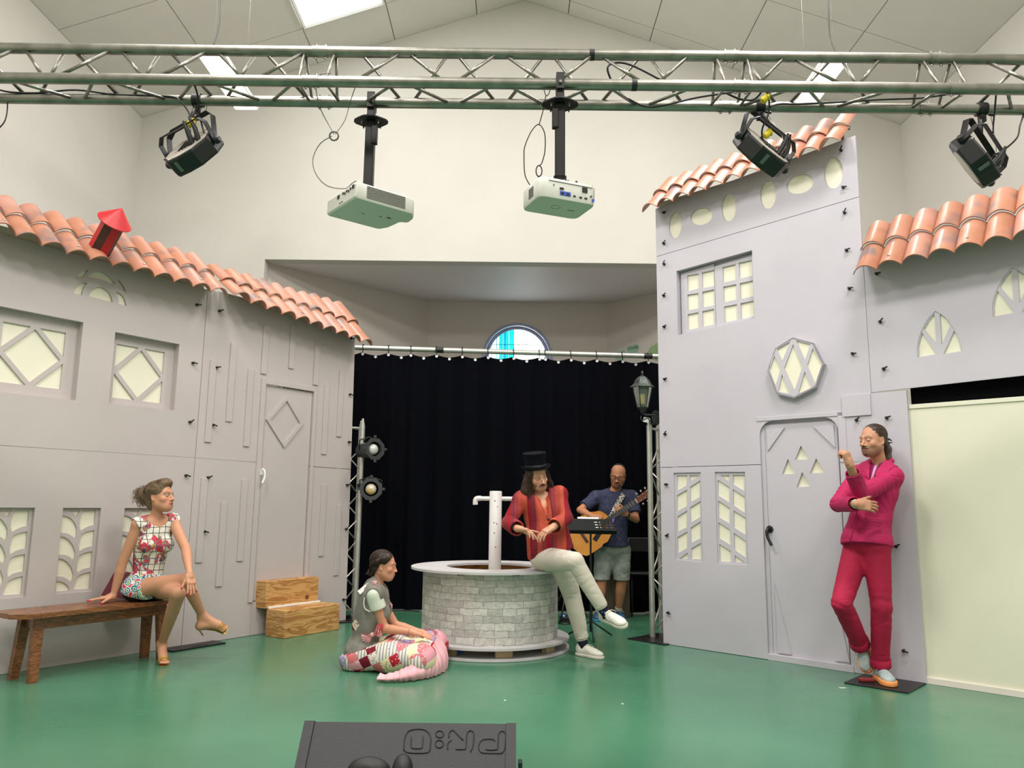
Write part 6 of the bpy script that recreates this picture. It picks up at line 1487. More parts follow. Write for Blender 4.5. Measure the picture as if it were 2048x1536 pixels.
    t.cone(J['hr'],J['hr']+tk*.3,.098,.085,.04,'u',((J['hr']+tk*.12+Vector((0,0,.0)),tk),)); t.cone(J['hl'],J['hl']+tk2*.3,.095,.08,.04,'u',((J['hl']+tk2*.10,tk2),))
    t.ell(J['neck']+f*.045+z*.028,(.085,.085,.088),None,.008,'s')
    for q,s_ in (('sr',1),('sl',-1)): t.cone(J[q]+rt*s_*.035-z*.035,J[q]+rt*s_*.12-z*.0,.062,.085,.006,'s')
    t.cutp(J['pelvis']+Vector((0,0,-.028))-f*.05,Vector((-f.x*.35,-f.y*.35,-1)))
    cloth('tunic',t,.005,mt,root,[(24,.003,3,(1,1,1.6))],fn=lambda V,N: crease(V,N,26,.0035,77,(1,1,2.2)))
    s2=Shape(); torso(s2,J,.004,female=True); s2.cone(J['hr'],J['hr']+tk*.3,.088,.075,.03,'u',((J['hr']+tk*.11,tk),)); s2.cone(J['hl'],J['hl']+tk2*.3,.09,.075,.03,'u',((J['hl']+tk2*.12,tk2),))
    s2.cutp(J['pelvis']+z*.10,z); 
    cloth('black_shorts',s2,.008,mat('black_cotton',(18,18,24),.8),root)
    M_HB=mat('ash_strands',(140,114,84),.45,rgb2=(84,64,48),scale=120,spec=.7)
    # hair: swept up with a curly bun
    hm=mat('ash_brown_hair',(132,106,78),.5,rgb2=(92,70,52),scale=70,spec=.6); H=J['HR']; c=J['head']; P=lambda x,y,z_:c+H@Vector((x,y,z_))*1.05
    h=Shape(); h.ell(P(0,-.02,.045),(.083,.103,.086),H,.02); h.ell(P(0,.045,.098),(.045,.052,.030),H,.03); h.cone(P(-.035,.05,.09),P(.035,.05,.095),.026,.026,.02); h.ell(P(0,-.07,.0),(.06,.05,.075),H,.02); h.cone(P(0,-.06,-.06),P(0,-.09,.0),.04,.05,.02)
    h.ell(P(0,.088,-.02),(.078,.07,.10),H,.01,'s'); h.ell(P(.082,.03,-.03),(.03,.05,.05),H,.01,'s'); h.ell(P(-.082,.03,-.03),(.03,.05,.05),H,.01,'s'); h.ell(P(0,-.13,.03),(.056,.052,.056),H,.02)
    _,HV=cloth('hair',h,.0045,hm,root,[(55,.003,9,(1,1,.6))]); kc=HV-np.array(P(0,-.03,.02)); HN=kc/np.linalg.norm(kc,axis=1)[:,None]; comb(HV,HN,lambda q:(P(0,-.14,.03)-q).normalized()+.25*H@Vector((0,0,1 if (q-c).dot(H@Vector((0,0,1)))>.06 else -.2)),1500,.075,.0011,M_HB,root,3)
    r=np.random.RandomState(5); seeds=[]
    for i in range(330):
        a=r.normal(size=3); a/=np.linalg.norm(a); p0=Vector((0,-.138,.035))+Vector(a)*.042; pts=[]; t_=Vector(a); rr_=.010+.010*r.rand(); ph=r.rand()*6.28; ln=.02+.04*r.rand()**2
        ax_,ay_=frame(t_)
        for k in range(9): u=k/8; pts.append(P(*(p0+t_*ln*u+ax_*(rr_*math.cos(ph+u*8))+ay_*(rr_*math.sin(ph+u*8))-Vector((0,0,.03*u*u)))))
        seeds.append(pts)
    strands('bun_curls',[smooth_path(q,3) for q in seeds],M_HB,root,3,.0010)
    # gold sandals
    gold=mat('gold_leather',(206,166,84),.3,metal=.75)
    def sandal(an,heel_,ball_,toe_,up,hgt,kn):
        F_=(toe_-ball_).normalized(); X=F_.cross(up).normalized(); U=X.cross(F_); hb=heel_-up*.026
        sole=[]; pts=[(heel_-U*.024,.024),(heel_*.5+ball_*.5-U*.026,.022),(ball_-U*.028,.036),(toe_-U*.018+F_*.012,.030)]
        V=[];F=[]
        for p,w_ in pts:
            for a,b in ((-1,0),(1,0),(1,-.007),(-1,-.007)): V.append(tuple(p+X*a*w_+U*b))
        for i in range(3):
            for k in range(4): F.append((4*i+k,4*i+(k+1)%4,4*i+4+(k+1)%4,4*i+4+k))
        F+=[(3,2,1,0),(12,13,14,15)]
        o=mesh('sandal',V,F,gold,root)
        mesh('stiletto_heel',*tube([heel_-U*.03,heel_-U*.03-up*(hgt*.5)+F_*.004,heel_-U*.03-up*hgt+F_*.012],[.014,.006,.005],8),gold,o,smooth=True)
        st=[]
        def loop(cn,rx,rz,tilt=0,t0=0,t1=2*PI):
            pp=[]
            for k in range(17):
                a=t0+(t1-t0)*k/16; pp.append(cn+X*rx*math.cos(a)+(U*math.cos(tilt)+F_*math.sin(tilt))*rz*math.sin(a))
            st.append(tube(pp,.0032,5))
        up2=(kn-an).normalized(); ux,uy=frame(up2)
        for dz in (.012,.03): 
            pp=[an+up2*(dz-.012)+ux*.034*math.cos(a)+uy*.035*math.sin(a) for a in np.linspace(0,2*PI,17)]; st.append(tube(pp,.0032,5))
        st.append(tube(smooth_path([an+X*.035+up2*.012,an+F_*.045-up2*.01,ball_-X*.03-F_*.03+U*.01],5),.0032,5)); st.append(tube(smooth_path([an-X*.035+up2*.012,an+F_*.045-up2*.01,ball_+X*.03-F_*.03+U*.01],5),.0032,5))
        for i in range(4): loop(ball_+F_*(-.005+.014*i)-U*.014,.040-.001*i,.050-.004*i,.3,.0,PI)
        cup=Shape(); cup.ell(heel_,(.031,.031,.034),None,.01); cup.cutp(heel_+F_*.0,F_); cup.cutp(heel_-U*.028,-U); Vc,Qc=polygonise(cup,.004); fastmesh('heel_cup',Vc,Qc,gold,o)
        V,F=cat(*st); mesh('straps',V,F,gold,o,smooth=True)
    sandal(anl,heel,ball,toe,Vector((0,0,1)),.055,knl); sandal(anr,heelr,ballr,toer,upr,.075,knr)
    e=P(.078,-.004,-.038); mesh('ring_earring',*tube([P(.079,-.004+.006*math.cos(a),-.04+.006*math.sin(a)) for a in np.linspace(0,2*PI,10,endpoint=False)],.001,4,closed=True),gold,root,smooth=True)
woman()

# ------------------------------------------------------------------ girl sitting on the floor
def girl():
    f=Vector((.99,.06,0)).normalized(); rt=Vector((f.y,-f.x,0)); J={}
    J['pelvis']=J_(724,1308,6.03); J['pelvis'].z=.115; J['hr']=J['pelvis']+rt*.08-Vector((0,0,.01)); J['hl']=J['pelvis']-rt*.08-Vector((0,0,.01))
    J['neck']=J_(753,1172,6.02); J['sr']=J_(748,1190,5.89); J['sl']=J_(752,1187,6.16); J['head']=J_(768,1131,6.02); J['HR']=hframe((1,.02,-.10))
    wrr=J_(823,1264,5.86); elr=reach(J['sr'],wrr,768,1257,.26,.23,5.6,6.1)
    wrl=J_(846,1266,6.10); ell_=reach(J['sl'],wrl,790,1250,.26,.23,5.9,6.4)
    knr=J_(842,1308,5.72); knr.z=.12; knl=J_(868,1290,6.26); knl.z=.13
    anr=J_(832,1325,6.15); anr.z=.06; anl=J_(846,1325,5.92); anl.z=.05
    root=empty('person',(J['pelvis'].x,J['pelvis'].y,0),'girl in a grey denim vest and patchwork skirt sitting cross-legged on the floor','person')
    sh=Shape(); torso(sh,J,-.012,female=True,w=.95); neck(sh,J,.040); head(sh,J['head'],J['HR'],.95,female=True,nose=.965)
    arm(sh,J['sr'],elr,wrr,(.042,.034,.032,.021)); arm(sh,J['sl'],ell_,wrl,(.042,.034,.032,.021))
    leg(sh,J['hr'],knr,anr,(.075,.048,.045,.03)); leg(sh,J['hl'],knl,anl,(.075,.048,.045,.03))
    hand(sh,wrr,(.93,.05,-.22),(.0,0,-1),1,(.12,.15,.15),.10,(.45,.2),.88); hand(sh,wrl,(.88,-.1,-.35),(.1,0,-1),-1,(.15,.25,.2),.12,(.6,.2),.88)
    sh.cone(anr,anr+Vector((-.12,.05,-.02)),.03,.025); sh.cone(anl,anl+Vector((-.12,-.05,-.01)),.03,.025)
    skin=LC(206,146,118)
    col=lambda V: face_colours(V,J['head'],J['HR'],.95,skin,LC(196,104,100),LC(90,60,46),LC(60,44,36),0,female=True,eyes=False,cheek=LC(222,130,112))
    body_mesh('body',sh,root,M_skin,col,[(*bx([J['head']],.135),.003),(*bx([wrr,wrr+Vector((.17,0,-.03))],.05),.0035),(*bx([wrl+Vector((.01,0,0)),wrl+Vector((.16,0,-.05))],.045),.0035)])
    z=(J['neck']-J['pelvis']).normalized()
    tee=Shape(); torso(tee,J,-.004,female=True,w=.96)
    u1=(elr-J['sr']).normalized(); u2=(ell_-J['sl']).normalized()
    tee.cone(J['sr']+z*.005,elr,.060,.060,.03,'u',((J['sr']+u1*.105,u1),)); tee.cone(J['sl']+z*.005,ell_,.058,.060,.03,'u',((J['sl']+u2*.105,u2),)); tee.ell(J['neck']+f*.02+z*.03,(.07,.075,.06),None,.01,'s')
    cloth('tee_shirt',tee,.006,mat('cream_jersey',(214,218,204),.85),root,[(40,.004,6,(1,1,1))])
    vest=Shape(); torso(vest,J,.018,female=True,w=.97); vest.cone(J['neck']+z*.005-f*.02,J['neck']+z*.03,.062,.055,.02)
    vest.ell(J['neck']+f*.045+z*.045,(.06,.065,.075),None,.008,'s')
    for q in ('sr','sl'): sgn=1 if q=='sr' else -1; vest.ell(J[q]+rt*sgn*.066-z*.035,(.064,.05,.085),None,.006,'s'); 
    vest.cone(J['neck']+f*.13-z*.02,J['pelvis']+f*.17+z*.05,.032,.05,.006,'s')
    vest.cutp(J['pelvis']+Vector((0,0,-.045)),Vector((.12,0,-1)))
    den=mat('grey_denim',(128,124,116),.85,var=.25,scale=18,bump=.15,bscale=300)
    v,VV=cloth('denim_vest',vest,.006,den,root,[(30,.003,8,(1,1,1))],fn=lambda V,N: crease(V,N,20,.005,31))
    frill=mat('frayed_cream',(214,208,196),.9); pts=[]
    for a in np.linspace(-.5,PI*1.5,26): pts.append(J['sr']+rt*(.028-.012*math.sin(a))-z*.03+(f*.062*math.cos(a)+z*.085*math.sin(a))+Vector((0,0,.003*math.sin(a*9))))
    mesh('frayed_edge',*tube(pts,.005,5),frill,v,smooth=True)
    M_bow=mat('pink_satin',(234,176,178),.5)
    def onv(x,y,Y=5.85): return J_(x,y,Y)
    from_=VV; kd=VV-np.array(J['pelvis']+z*.25); kd[:,2]*=.35; VN=kd/np.linalg.norm(kd,axis=1)[:,None]
    def bow(x,y,s,rot):
        c,n_=surf(VV,VN,x,y); c=c+n_*.010; a_=n_.cross(Vector((0,0,1))).normalized(); b_=n_.cross(a_); Rb_=basis(a_,b_,n_)@Matrix.Rotation(rot,3,'Z'); V=[];F=[]
        for q in (-1,1):
            i0=len(V); m_=11
            for rr_ in (.006,.030,.052):
                for k in range(m_): a=(k/(m_-1)-.5)*1.35; V.append(tuple(c+Rb_@Vector((q*rr_*math.cos(a)*s,rr_*math.sin(a)*s*1.05,(.004*(-1)**k+.010*math.sin(rr_*60))*s))))
            for j_ in range(2):
                for k in range(m_-1): o_=i0+j_*m_+k; F.append((o_,o_+1,o_+m_+1,o_+m_))
        n0=len(V); V+=[tuple(Vector(v)-n_*.005) for v in V]; F+=[tuple(n0+t for t in g_[::-1]) for g_ in F]
        bo_=mesh('bow',V,F,M_bow,v); mesh('bow_knot',*lathe([(.0001,-.008),(.010*s,-.006),(.012*s,0),(.008*s,.007),(.0001,.009)],c+n_*.004,10,Rb_),M_bow,bo_,smooth=True)
    bow(746,1268,1.5,.5); bow(750,1168,.55,1.5); bow(781,1211,.55,.4)
    def floral(name,base,c2): return patt(name,lambda nt:rampn(nt,node(nt,'ShaderNodeTexVoronoi',{'Vector':node(nt,'ShaderNodeTexCoord').outputs['Object'],'Scale':55.0}).outputs['Distance'],[(0,c2),(.28,c2),(.34,base)],False))
    M_fl=floral('floral_cotton',(222,208,190),(150,30,50)); M_mar=mat('maroon_cotton',(136,26,48),.85)
    def patch(x,y,sx_,sy_,rot,m,off=.001):
        c,n_=surf(VV,VN,x,y); a_=n_.cross(Vector((0,0,1))).normalized(); V,F=box(c+n_*off,(sx_,sy_,.005),basis(a_,n_.cross(a_),n_)@Matrix.Rotation(rot,3,'Z'),.002); mesh('patch',V,F,m,v)
    patch(704,1257,.06,.06,.2,M_mar,0); patch(710,1251,.062,.062,.8,M_fl,.003)
    patch(726,1177,.095,.045,.9,floral('floral_pale',(226,216,214),(120,100,120)),.002)
    M_rb=mat('red_ribbon',(170,30,44),.6)
    mesh('ribbon',*cat(*[tube([onv(757+i*4,1248,5.862),onv(752+i*6,1272-i*3,5.858)],[.007,.002],5) for i in range(3)]),M_rb,v,smooth=True)
    # patchwork skirt
    def patchwork(nt):
        tc=node(nt,'ShaderNodeTexCoord'); mp=node(nt,'ShaderNodeMapping',{'Rotation':(0,.5,.12)}); nt.links.new(tc.outputs['Object'],mp.inputs[0])
        mul=node(nt,'ShaderNodeVectorMath',{0:mp.outputs[0]},operation='MULTIPLY'); mul.inputs[1].default_value=(13.0,6.0,13.0)
        fl_n=node(nt,'ShaderNodeVectorMath',{0:mul.outputs[0]},operation='FLOOR'); wn=node(nt,'ShaderNodeTexWhiteNoise',{'Vector':fl_n.outputs[0]},noise_dimensions='3D')
        base=rampn(nt,wn.outputs['Value'],[(0,(222,214,198)),(.16,(178,36,52)),(.30,(216,150,160)),(.42,(226,216,176)),(.54,(158,150,182)),(.66,(204,112,116)),(.78,(222,214,206)),(.9,(120,26,46))],True)
        v_=node(nt,'ShaderNodeTexVoronoi',{'Vector':tc.outputs['Object'],'Scale':62.0}); dots=rampn(nt,v_.outputs['Distance'],[(0,(1.,1.,1.)),(.26,(1.,1.,1.)),(.32,(0,0,0))])
        dc=rampn(nt,wn.outputs['Value'],[(0,(170,60,70)),(.2,(226,210,200)),(.4,(160,40,60)),(.6,(226,220,226)),(.8,(150,60,60))],True)
        sel=node(nt,'ShaderNodeSeparateColor',{0:wn.outputs['Color']}); gt=node(nt,'ShaderNodeMath',{0:sel.outputs[1],1:.45},operation='GREATER_THAN'); mm=node(nt,'ShaderNodeMath',{0:gt.outputs[0],1:dots},operation='MULTIPLY')
        out=mixn(nt,mm.outputs[0],base,dc)
        sp=node(nt,'ShaderNodeSeparateXYZ',{0:tc.outputs['Object']}); st=node(nt,'ShaderNodeMath',{0:sp.outputs[0],1:260.0},operation='MULTIPLY'); sn=node(nt,'ShaderNodeMath',{0:st.outputs[0]},operation='SINE'); g2=node(nt,'ShaderNodeMath',{0:sn.outputs[0],1:.2},operation='GREATER_THAN'); lt=node(nt,'ShaderNodeMath',{0:sel.outputs[0],1:.25},operation='LESS_THAN'); m2=node(nt,'ShaderNodeMath',{0:g2.outputs[0],1:lt.outputs[0]},operation='MULTIPLY')
        return mixn(nt,m2.outputs[0],out,(150,150,158))
    M_patch=patt('patchwork',patchwork)
    sk=Shape(); sk.ell(J['pelvis']+Vector((-.01,0,-.03)),(.165,.175,.14),None,.05)
    sk.cone(J['hr'],knr+Vector((-.02,.02,0)),.09,.10,.06); sk.cone(J['hl'],knl,.10,.10,.06); sk.cone((knr+J['pelvis'])/2,(knl+J['pelvis'])/2,.09,.10,.08); sk.cone(knr,knl,.085,.09,.08); sk.cutp((0,0,.006),(0,0,-1)); sk.cone((J['hr']+J['hl'])/2+Vector((.10,0,.0)),(knr+knl)/2+Vector((-.05,0,-.0)),.11,.09,.08); sk.cutp(J['pelvis']+Vector((0,0,.03)),(-.38,0,1))
    def hemf(V,N): V[:,2]=np.maximum(V[:,2],.005); return V
    cloth('patchwork_skirt',sk,.007,M_patch,root,[(20,.006,4,(1,1,.5))],fn=lambda V,N: hemf(crease(V,N,17,.010,5,(1,1,.5)),N))
    V=[];F=[];nA=260;nT=9; cx_,cy_=J['pelvis'].x+.30,6.0
    for side_ in (0,1):
        for i in range(nA+1):
            u=i/nA; th=math.radians(-106+u*166); hh=.045+.20*min(1,max(0,(u-.05)/.55))**1.2; pl_=math.sin(th*44+1.7*math.sin(th*9))+.5*math.sin(th*23+1)
            for t in range(nT):
                q=t/(nT-1); rr_=1.0+.10*math.sin(PI*min(1,q*1.1))-.17*q*(hh/.2)+(.009+.012*(1-q))*pl_-.015*side_; V.append((cx_+.335*rr_*math.cos(th),cy_+.44*rr_*math.sin(th),.006+hh*q+.004*pl_*q))
    m_=(nA+1)*nT
    for i in range(nA):
        for t in range(nT-1): a=i*nT+t; F.append((a,a+nT,a+nT+1,a+1)); F.append((m_+a,m_+a+1,m_+a+nT+1,m_+a+nT))
    mesh('pink_ruffle',V,F,mat('pink_chiffon',(230,178,184),.7,rgb2=(222,164,172),scale=9),root,smooth=True)
    hm=mat('dark_brown_hair',(62,42,34),.4,rgb2=(36,24,20),scale=40,spec=.6); H=J['HR']; c=J['head']; P=lambda x,y,z_:c+H@Vector((x,y,z_))*.95
    h=Shape(); h.ell(P(0,-.022,.043),(.075,.093,.077),H,.02); h.cone(P(0,-.07,-.03),P(0,-.09,-.075),.045,.02,.03); h.ell(P(0,.092,-.025),(.08,.07,.105),H,.012,'s'); h.ell(P(.085,.012,-.04),(.03,.04,.05),H,.01,'s'); h.ell(P(-.085,.012,-.04),(.03,.04,.05),H,.01,'s')
    h.chain([P(.06,.04,.075),P(.078,.0,.06),P(.074,-.045,.035),P(.05,-.09,.005)],[.012,.017,.018,.014],.006); h.chain([P(-.06,.04,.075),P(-.078,.0,.06),P(-.074,-.045,.035),P(-.05,-.09,.005)],[.012,.017,.018,.014],.006)
    _,HV=cloth('hair',h,.004,hm,root); kc=HV-np.array(P(0,-.03,.02)); HN=kc/np.linalg.norm(kc,axis=1)[:,None]; comb(HV,HN,lambda q:(P(0,-.10,-.06)-q).normalized(),1100,.08,.0009,mat('brown_strands',(78,54,42),.4,rgb2=(40,26,20),scale=150,spec=.7),root,4)
    r=np.random.RandomState(8); seeds=[]
    for i in range(60):
        x=r.uniform(-.05,.05); p0=Vector((x,-.085,-.03)); seeds.append([P(*(p0+Vector((x*.3*u,-.02-.03*u*r.rand(),-.05*u)))) for u in np.linspace(0,1,5)])
    strands('hair_strands',seeds,hm,root,4,.0012)
    w_=(wrr-elr).normalized(); xx,yy_=frame(w_); mesh('bracelet',*tube([wrr-w_*.01+xx*.024*math.cos(a)+yy_*.024*math.sin(a) for a in np.linspace(0,2*PI,14,endpoint=False)],.0022,5,closed=True),mat('brown_cord',(90,60,44),.7),root,smooth=True)
girl()
# ------------------------------------------------------------------ man in the top hat on the well
def hatman():
    f=Vector((.12,-.99,0)).normalized(); J={}
    J['pelvis']=J_(1102,1110,6.55); J['pelvis'].z=.815; J['hr']=J_(1086,1117,6.50); J['hl']=J_(1120,1117,6.48)
    J['neck']=J_(1082,993,6.52); J['sr']=J_(1043,1001,6.50); J['sl']=J_(1118,990,6.52); J['head']=J_(1074,953,6.46); J['HR']=hframe((.42,-.86,-.22),(-.26,0,1))
    wrr=J_(1034,1057,6.22); elr=reach(J['sr'],wrr,1017,1046,.27,.24,6.1,6.6); wrl=J_(1108,1053,6.22); ell_=reach(J['sl'],wrl,1133,1036,.27,.25,6.1,6.6)
    knr=reach(J['hr'],None,1150,1124,.43,0,5.9,6.42); anr=reach(knr,None,1208,1221,.43,0,5.7,6.3)
    anl=fl(1166,1312); anl.z=.10; knl=reach(J['hl'],anl,1144,1190,.43,.42,6.0,6.6)
    pass
    root=empty('person',(J['pelvis'].x,J['pelvis'].y,.684),'long-haired man in a black top hat and red striped tunic sitting on the well rim','person')
    sh=Shape(); torso(sh,J,-.01); neck(sh,J,.048); head(sh,J['head'],J['HR'],1.0,nose=1.06,jaw=1.05)
    arm(sh,J['sr'],elr,wrr); arm(sh,J['sl'],ell_,wrl); leg(sh,J['hr'],knr,anr); leg(sh,J['hl'],knl,anl)
    hand(sh,wrr,(.93,-.15,-.12),(.0,-.1,-1),1,(.3,.3,.3),.22,(.9,.1),1.0,per=[(.0,.05,.05),(.45,.3,.2),(.65,.3,.2),(.8,.3,.2)])
    hand(sh,wrl,(-.72,-.25,-.42),(-.1,.25,-1),-1,(.3,.3,.25),.16,(.5,.1),1.0)
    skin=LC(200,148,120)
    col=lambda V: face_colours(V,J['head'],J['HR'],1.0,skin,LC(150,84,76),LC(80,56,44),LC(84,60,46),.28,lid=LC(160,112,92),cheek=LC(206,128,108))
    body_mesh('body',sh,root,M_skin,col,[(*bx([J['head']],.14),.003),(*bx([wrr+Vector((.01,0,0)),wrr+Vector((.17,-.03,-.03))],.05),.0035),(*bx([wrl,wrl+Vector((-.13,-.05,-.09))],.055),.0035)])
    z=(J['neck']-J['pelvis']).normalized(); X=(J['sl']-J['sr']).normalized()
    # tunic
    bands=[(0,(160,24,38)),(.10,(128,44,56)),(.20,(150,60,64)),(.30,(178,74,62)),(.44,(186,84,62)),(.55,(146,26,40)),(.64,(120,40,52)),(.76,(176,70,58)),(.88,(140,52,60))]
    M_tun=cmat('striped_cotton',bands,period=.30,noise=.05,rot=(0,.05,.1)); 
    t=Shape(); torso(t,J,.022,w=.98,d=.98); 
    pv=J['pelvis']; t.cone(pv+z*.16-X*.03,pv+z*.02-X*.03,.15,.16,.05); t.cone(pv+z*.14+X*.05,pv+z*.03+X*.05,.13,.14,.05)
    for a,b,c in ((J['sr'],elr,wrr),(J['sl'],ell_,wrl)):
        w_=(c-b).normalized(); t.cone(a,b,.060,.053,.03); t.cone(b,c+w_*.02,.053,.062,.02,'u',((c-w_*.0,w_),)); 
    t.cone(J['neck']+f*.10+z*.05,J['neck']+f*.13-z*.13,.066,.022,.006,'s'); t.ell(J['neck']+f*.04+z*.05,(.068,.075,.072),None,.01,'s')
    for c,b in ((wrr,elr),(wrl,ell_)): w_=(c-b).normalized(); t.cone(c-w_*.03,c+w_*.06,.05,.062,.004,'s')
    t.cutp(pv+Vector((0,0,.005)),Vector((.30,0,-1)))
    V,Q=polygonise(t,.0055); V=relax(V,Q,1); N=normals(V,Q); V=V+N*wob(V,20,31,.006,(1,1,1.3))[:,None]; V=crease(V,N,19,.007,32,(1,1,1.2)); V=crease(V,N,42,.003,35,(1,1,1.4))
    tu=fastmesh('striped_tunic',V,Q,[M_tun,mat('orange_cotton_panel',(190,78,50),.8,var=.15,scale=8)],root)
    c=V[Q].mean(1)-np.array(J['neck']); lx=c@np.array(X); lz=c@np.array(z); lf=c@np.array(f); sel=(np.abs(lx)<.055)&(lf>.05)&(lz>-.30)&(lz<.02); tu.data.polygons.foreach_set('material_index',sel.astype(np.int32))
    # necklace
    cd=[J['neck']+X*q*.045+f*(.05+.11*(1-abs(q)))+z*(-.01-.17*(1-abs(q))) for q in np.linspace(-1,1,13)]
    mesh('necklace',*cat(tube(cd,.0018,5),lathe([(.010,0),(.012,.004),(.0001,.006)],J['neck']+f*.175-z*.19,8,Matrix.Rotation(PI/2,3,'X'))),M_cable,root,smooth=True)
    # trousers
    M_cr=mat('cream_fleece',(206,198,184),.9,var=.05,scale=5,bump=.1,bscale=120)
    p=Shape(); torso(p,J,.014); p.cutp(pv+z*.10,z); leg(p,J['hr'],knr,anr,(.100,.074,.070,.050),0,.04,.035); leg(p,J['hl'],knl,anl,(.100,.072,.070,.055),0,.04,.035)
    for a,k in ((anr,knr),(anl,knl)): 
        d=(a-k).normalized(); p.cutp
    q_=Shape(); q_.p=p.p
    V,Q=polygonise(q_,.007); dr=(anr-knr).normalized(); dl=(anl-knl).normalized()
    N=normals(V,Q); V=relax(V,Q,1); V=V+N*wob(V,15,41,.007)[:,None]; V=crease(V,N,15,.009,43,(1,1,1.2)); V=crease(V,N,36,.0035,47,(1,1,1.5))
    ka=slice(None)
    fastmesh('trousers',V,Q[ka],M_cr,root)
    for a,d,k in ((anr,dr,knr),(anl,dl,knl)):
        x,y=frame(d); b=a-d*.037
        mesh('cuff',*tube([b-d*.03,b-d*.015,b+d*.012],[.055,.050,.046],20,caps=False),M_cr,root,smooth=True)
        M_s=M_SOCK; mesh('sock',*tube([b-d*.01,a+d*.02,a+d*.05],[.043,.040,.042],16),M_s,root,smooth=True)
    F1=Vector((.72,-.69,0)).normalized(); G=Vector((anl.x,anl.y,0.0)); shoe('sneaker',G,F1,(0,0,1),M_SNK,M_SNKS,M_SNK,root,1.0)
    F2=(J_(1257,1262,anr.y-.17)-J_(1212,1244,anr.y)).normalized(); U2=(-dr).normalized(); U2=(U2-F2*U2.dot(F2)).normalized()
    shoe('sneaker',anr-U2*.085+F2*.005,F2,U2,M_SNK,M_SNKS,M_SNK,root,1.0)
    mesh('shoe_stripe',*box(anr-U2*.045+F2*.02-F2.cross(U2)*.0+Vector((0,-.045,0)),(.012,.004,.03),Matrix.Rotation(.5,3,'Y')),M_black,root)
    # hair and beard
    hm=mat('chestnut_hair',(78,54,42),.45,rgb2=(44,30,26),scale=45,spec=.5); H=J['HR']; c=J['head']; P=lambda x,y,z_:c+H@Vector((x,y,z_))
    h=Shape(); h.ell(P(0,-.025,.035),(.080,.092,.085),H,.02)
    for q in (-1,1): h.chain([P(q*.076,.0,.03),P(q*.088,-.01,-.04),P(q*.102,-.015,-.10),P(q*.12,-.01,-.150)],[.02,.030,.038,.022],.03)
    h.ell(P(0,-.07,-.07),(.075,.045,.09),H,.03); h.ell(P(0,.09,-.03),(.064,.09,.12),H,.008,'s')
    _,HV=cloth('hair',h,.005,hm,root,[(50,.005,9,(1,1,.35))]); Ns=HV-np.array(P(0,-.01,-.03)); Ns[:,2]*=.4; HN=Ns/np.linalg.norm(Ns,axis=1)[:,None]; comb(HV,HN,lambda q:H@Vector((.25*math.sin(60*(q-c).z),.2*math.cos(50*(q-c).z),-1)),1500,.10,.0013,mat('chestnut_strands',(96,68,52),.4,rgb2=(48,32,26),scale=120,spec=.7),root,5,lift=.0015)
    r=np.random.RandomState(4); seeds=[]
    for i in range(170):
        q=r.choice([-1,1]); y0=r.uniform(-.06,.035); x0=.078+.012*r.rand(); ph=r.rand()*6; pts=[]
        for u in np.linspace(0,1,8): pts.append(P(q*(x0+.03*u+.012*math.sin(u*7+ph)),y0+.012*math.cos(u*6+ph)+.01*u,.03-.20*u))
        seeds.append(pts)
    strands('hair_strands',seeds,hm,root,4,.0016)
    mo=Shape(); 
    for q in (-1,1): mo.cone(P(q*.003,.0955,-.0510),P(q*.032,.0835,-.062),.0062,.0038,.006)
    cloth('moustache',mo,.0025,hm,root)
    e=P(-.074,-.004,-.04); mesh('earring',*lathe([(.0001,-.004),(.005,0),(.0001,.004)],e,8),M_EYE2,root,smooth=True)
    # top hat
    hf=mat('black_felt_hat',(9,11,18),.9,spec=.12); C0=P(0,-.012,.062); Rh=H@Matrix.Rotation(.10,3,'X')@Matrix.Rotation(-.07,3,'Y')
    o=mesh('top_hat',*lathe([(.0001,.0),(.086,.0),(.087,.02),(.088,.075),(.098,.128),(.100,.132),(.097,.137),(.0001,.132)],C0,32,Rh@Matrix.Diagonal((.98,1.1,1)),caps=False),hf,root,auto=40)
    V=[];F=[];n=36
    for r_,s_ in ((.08,0),(.105,0),(.126,1),(.130,1),(.126,1),(.105,0),(.08,0)):
        i=len(V)//n; zz=[.004,.002,.004,.008,.011,.008,.010][i]
        for k in range(n): a=2*PI*k/n; V.append(tuple(Rh@Vector((r_*.95*math.cos(a),r_*1.08*math.sin(a),zz+s_*.022*math.cos(a)**2))+C0))
    for i in range(6):
        for k in range(n): F.append((i*n+k,i*n+(k+1)%n,(i+1)*n+(k+1)%n,(i+1)*n+k))
    mesh('hat_brim',V,F,hf,o,smooth=True)
    mesh('hat_band',*lathe([(.0885,.012),(.0895,.014),(.090,.038),(.0885,.040)],C0,32,Rh@Matrix.Diagonal((.985,1.105,1)),caps=False),mat('black_ribbon',(14,14,18),.4),o,smooth=True)
    x,y=frame((wrr-elr).normalized()); mesh('wrist_cord',*tube([wrr+x*.028*math.cos(a)+y*.028*math.sin(a) for a in np.linspace(0,2*PI,14,endpoint=False)],.002,5,closed=True),mat('red_cord',(130,30,36),.7),root,smooth=True)
M_SNK=mat('white_leather',(222,218,206),.45,bump=.04,bscale=40); M_SNKS=mat('sole_rubber',(206,198,186),.6); M_EYE2=mat('silver',(210,210,210),.25,metal=1)
M_SOCK=patt('dark_sock',lambda nt:rampn(nt,node(nt,'ShaderNodeTexVoronoi',{'Vector':node(nt,'ShaderNodeTexCoord').outputs['Object'],'Scale':32.0}).outputs['Distance'],[(0,(206,70,70)),(.16,(90,150,190)),(.26,(24,26,44))],True))
hatman()
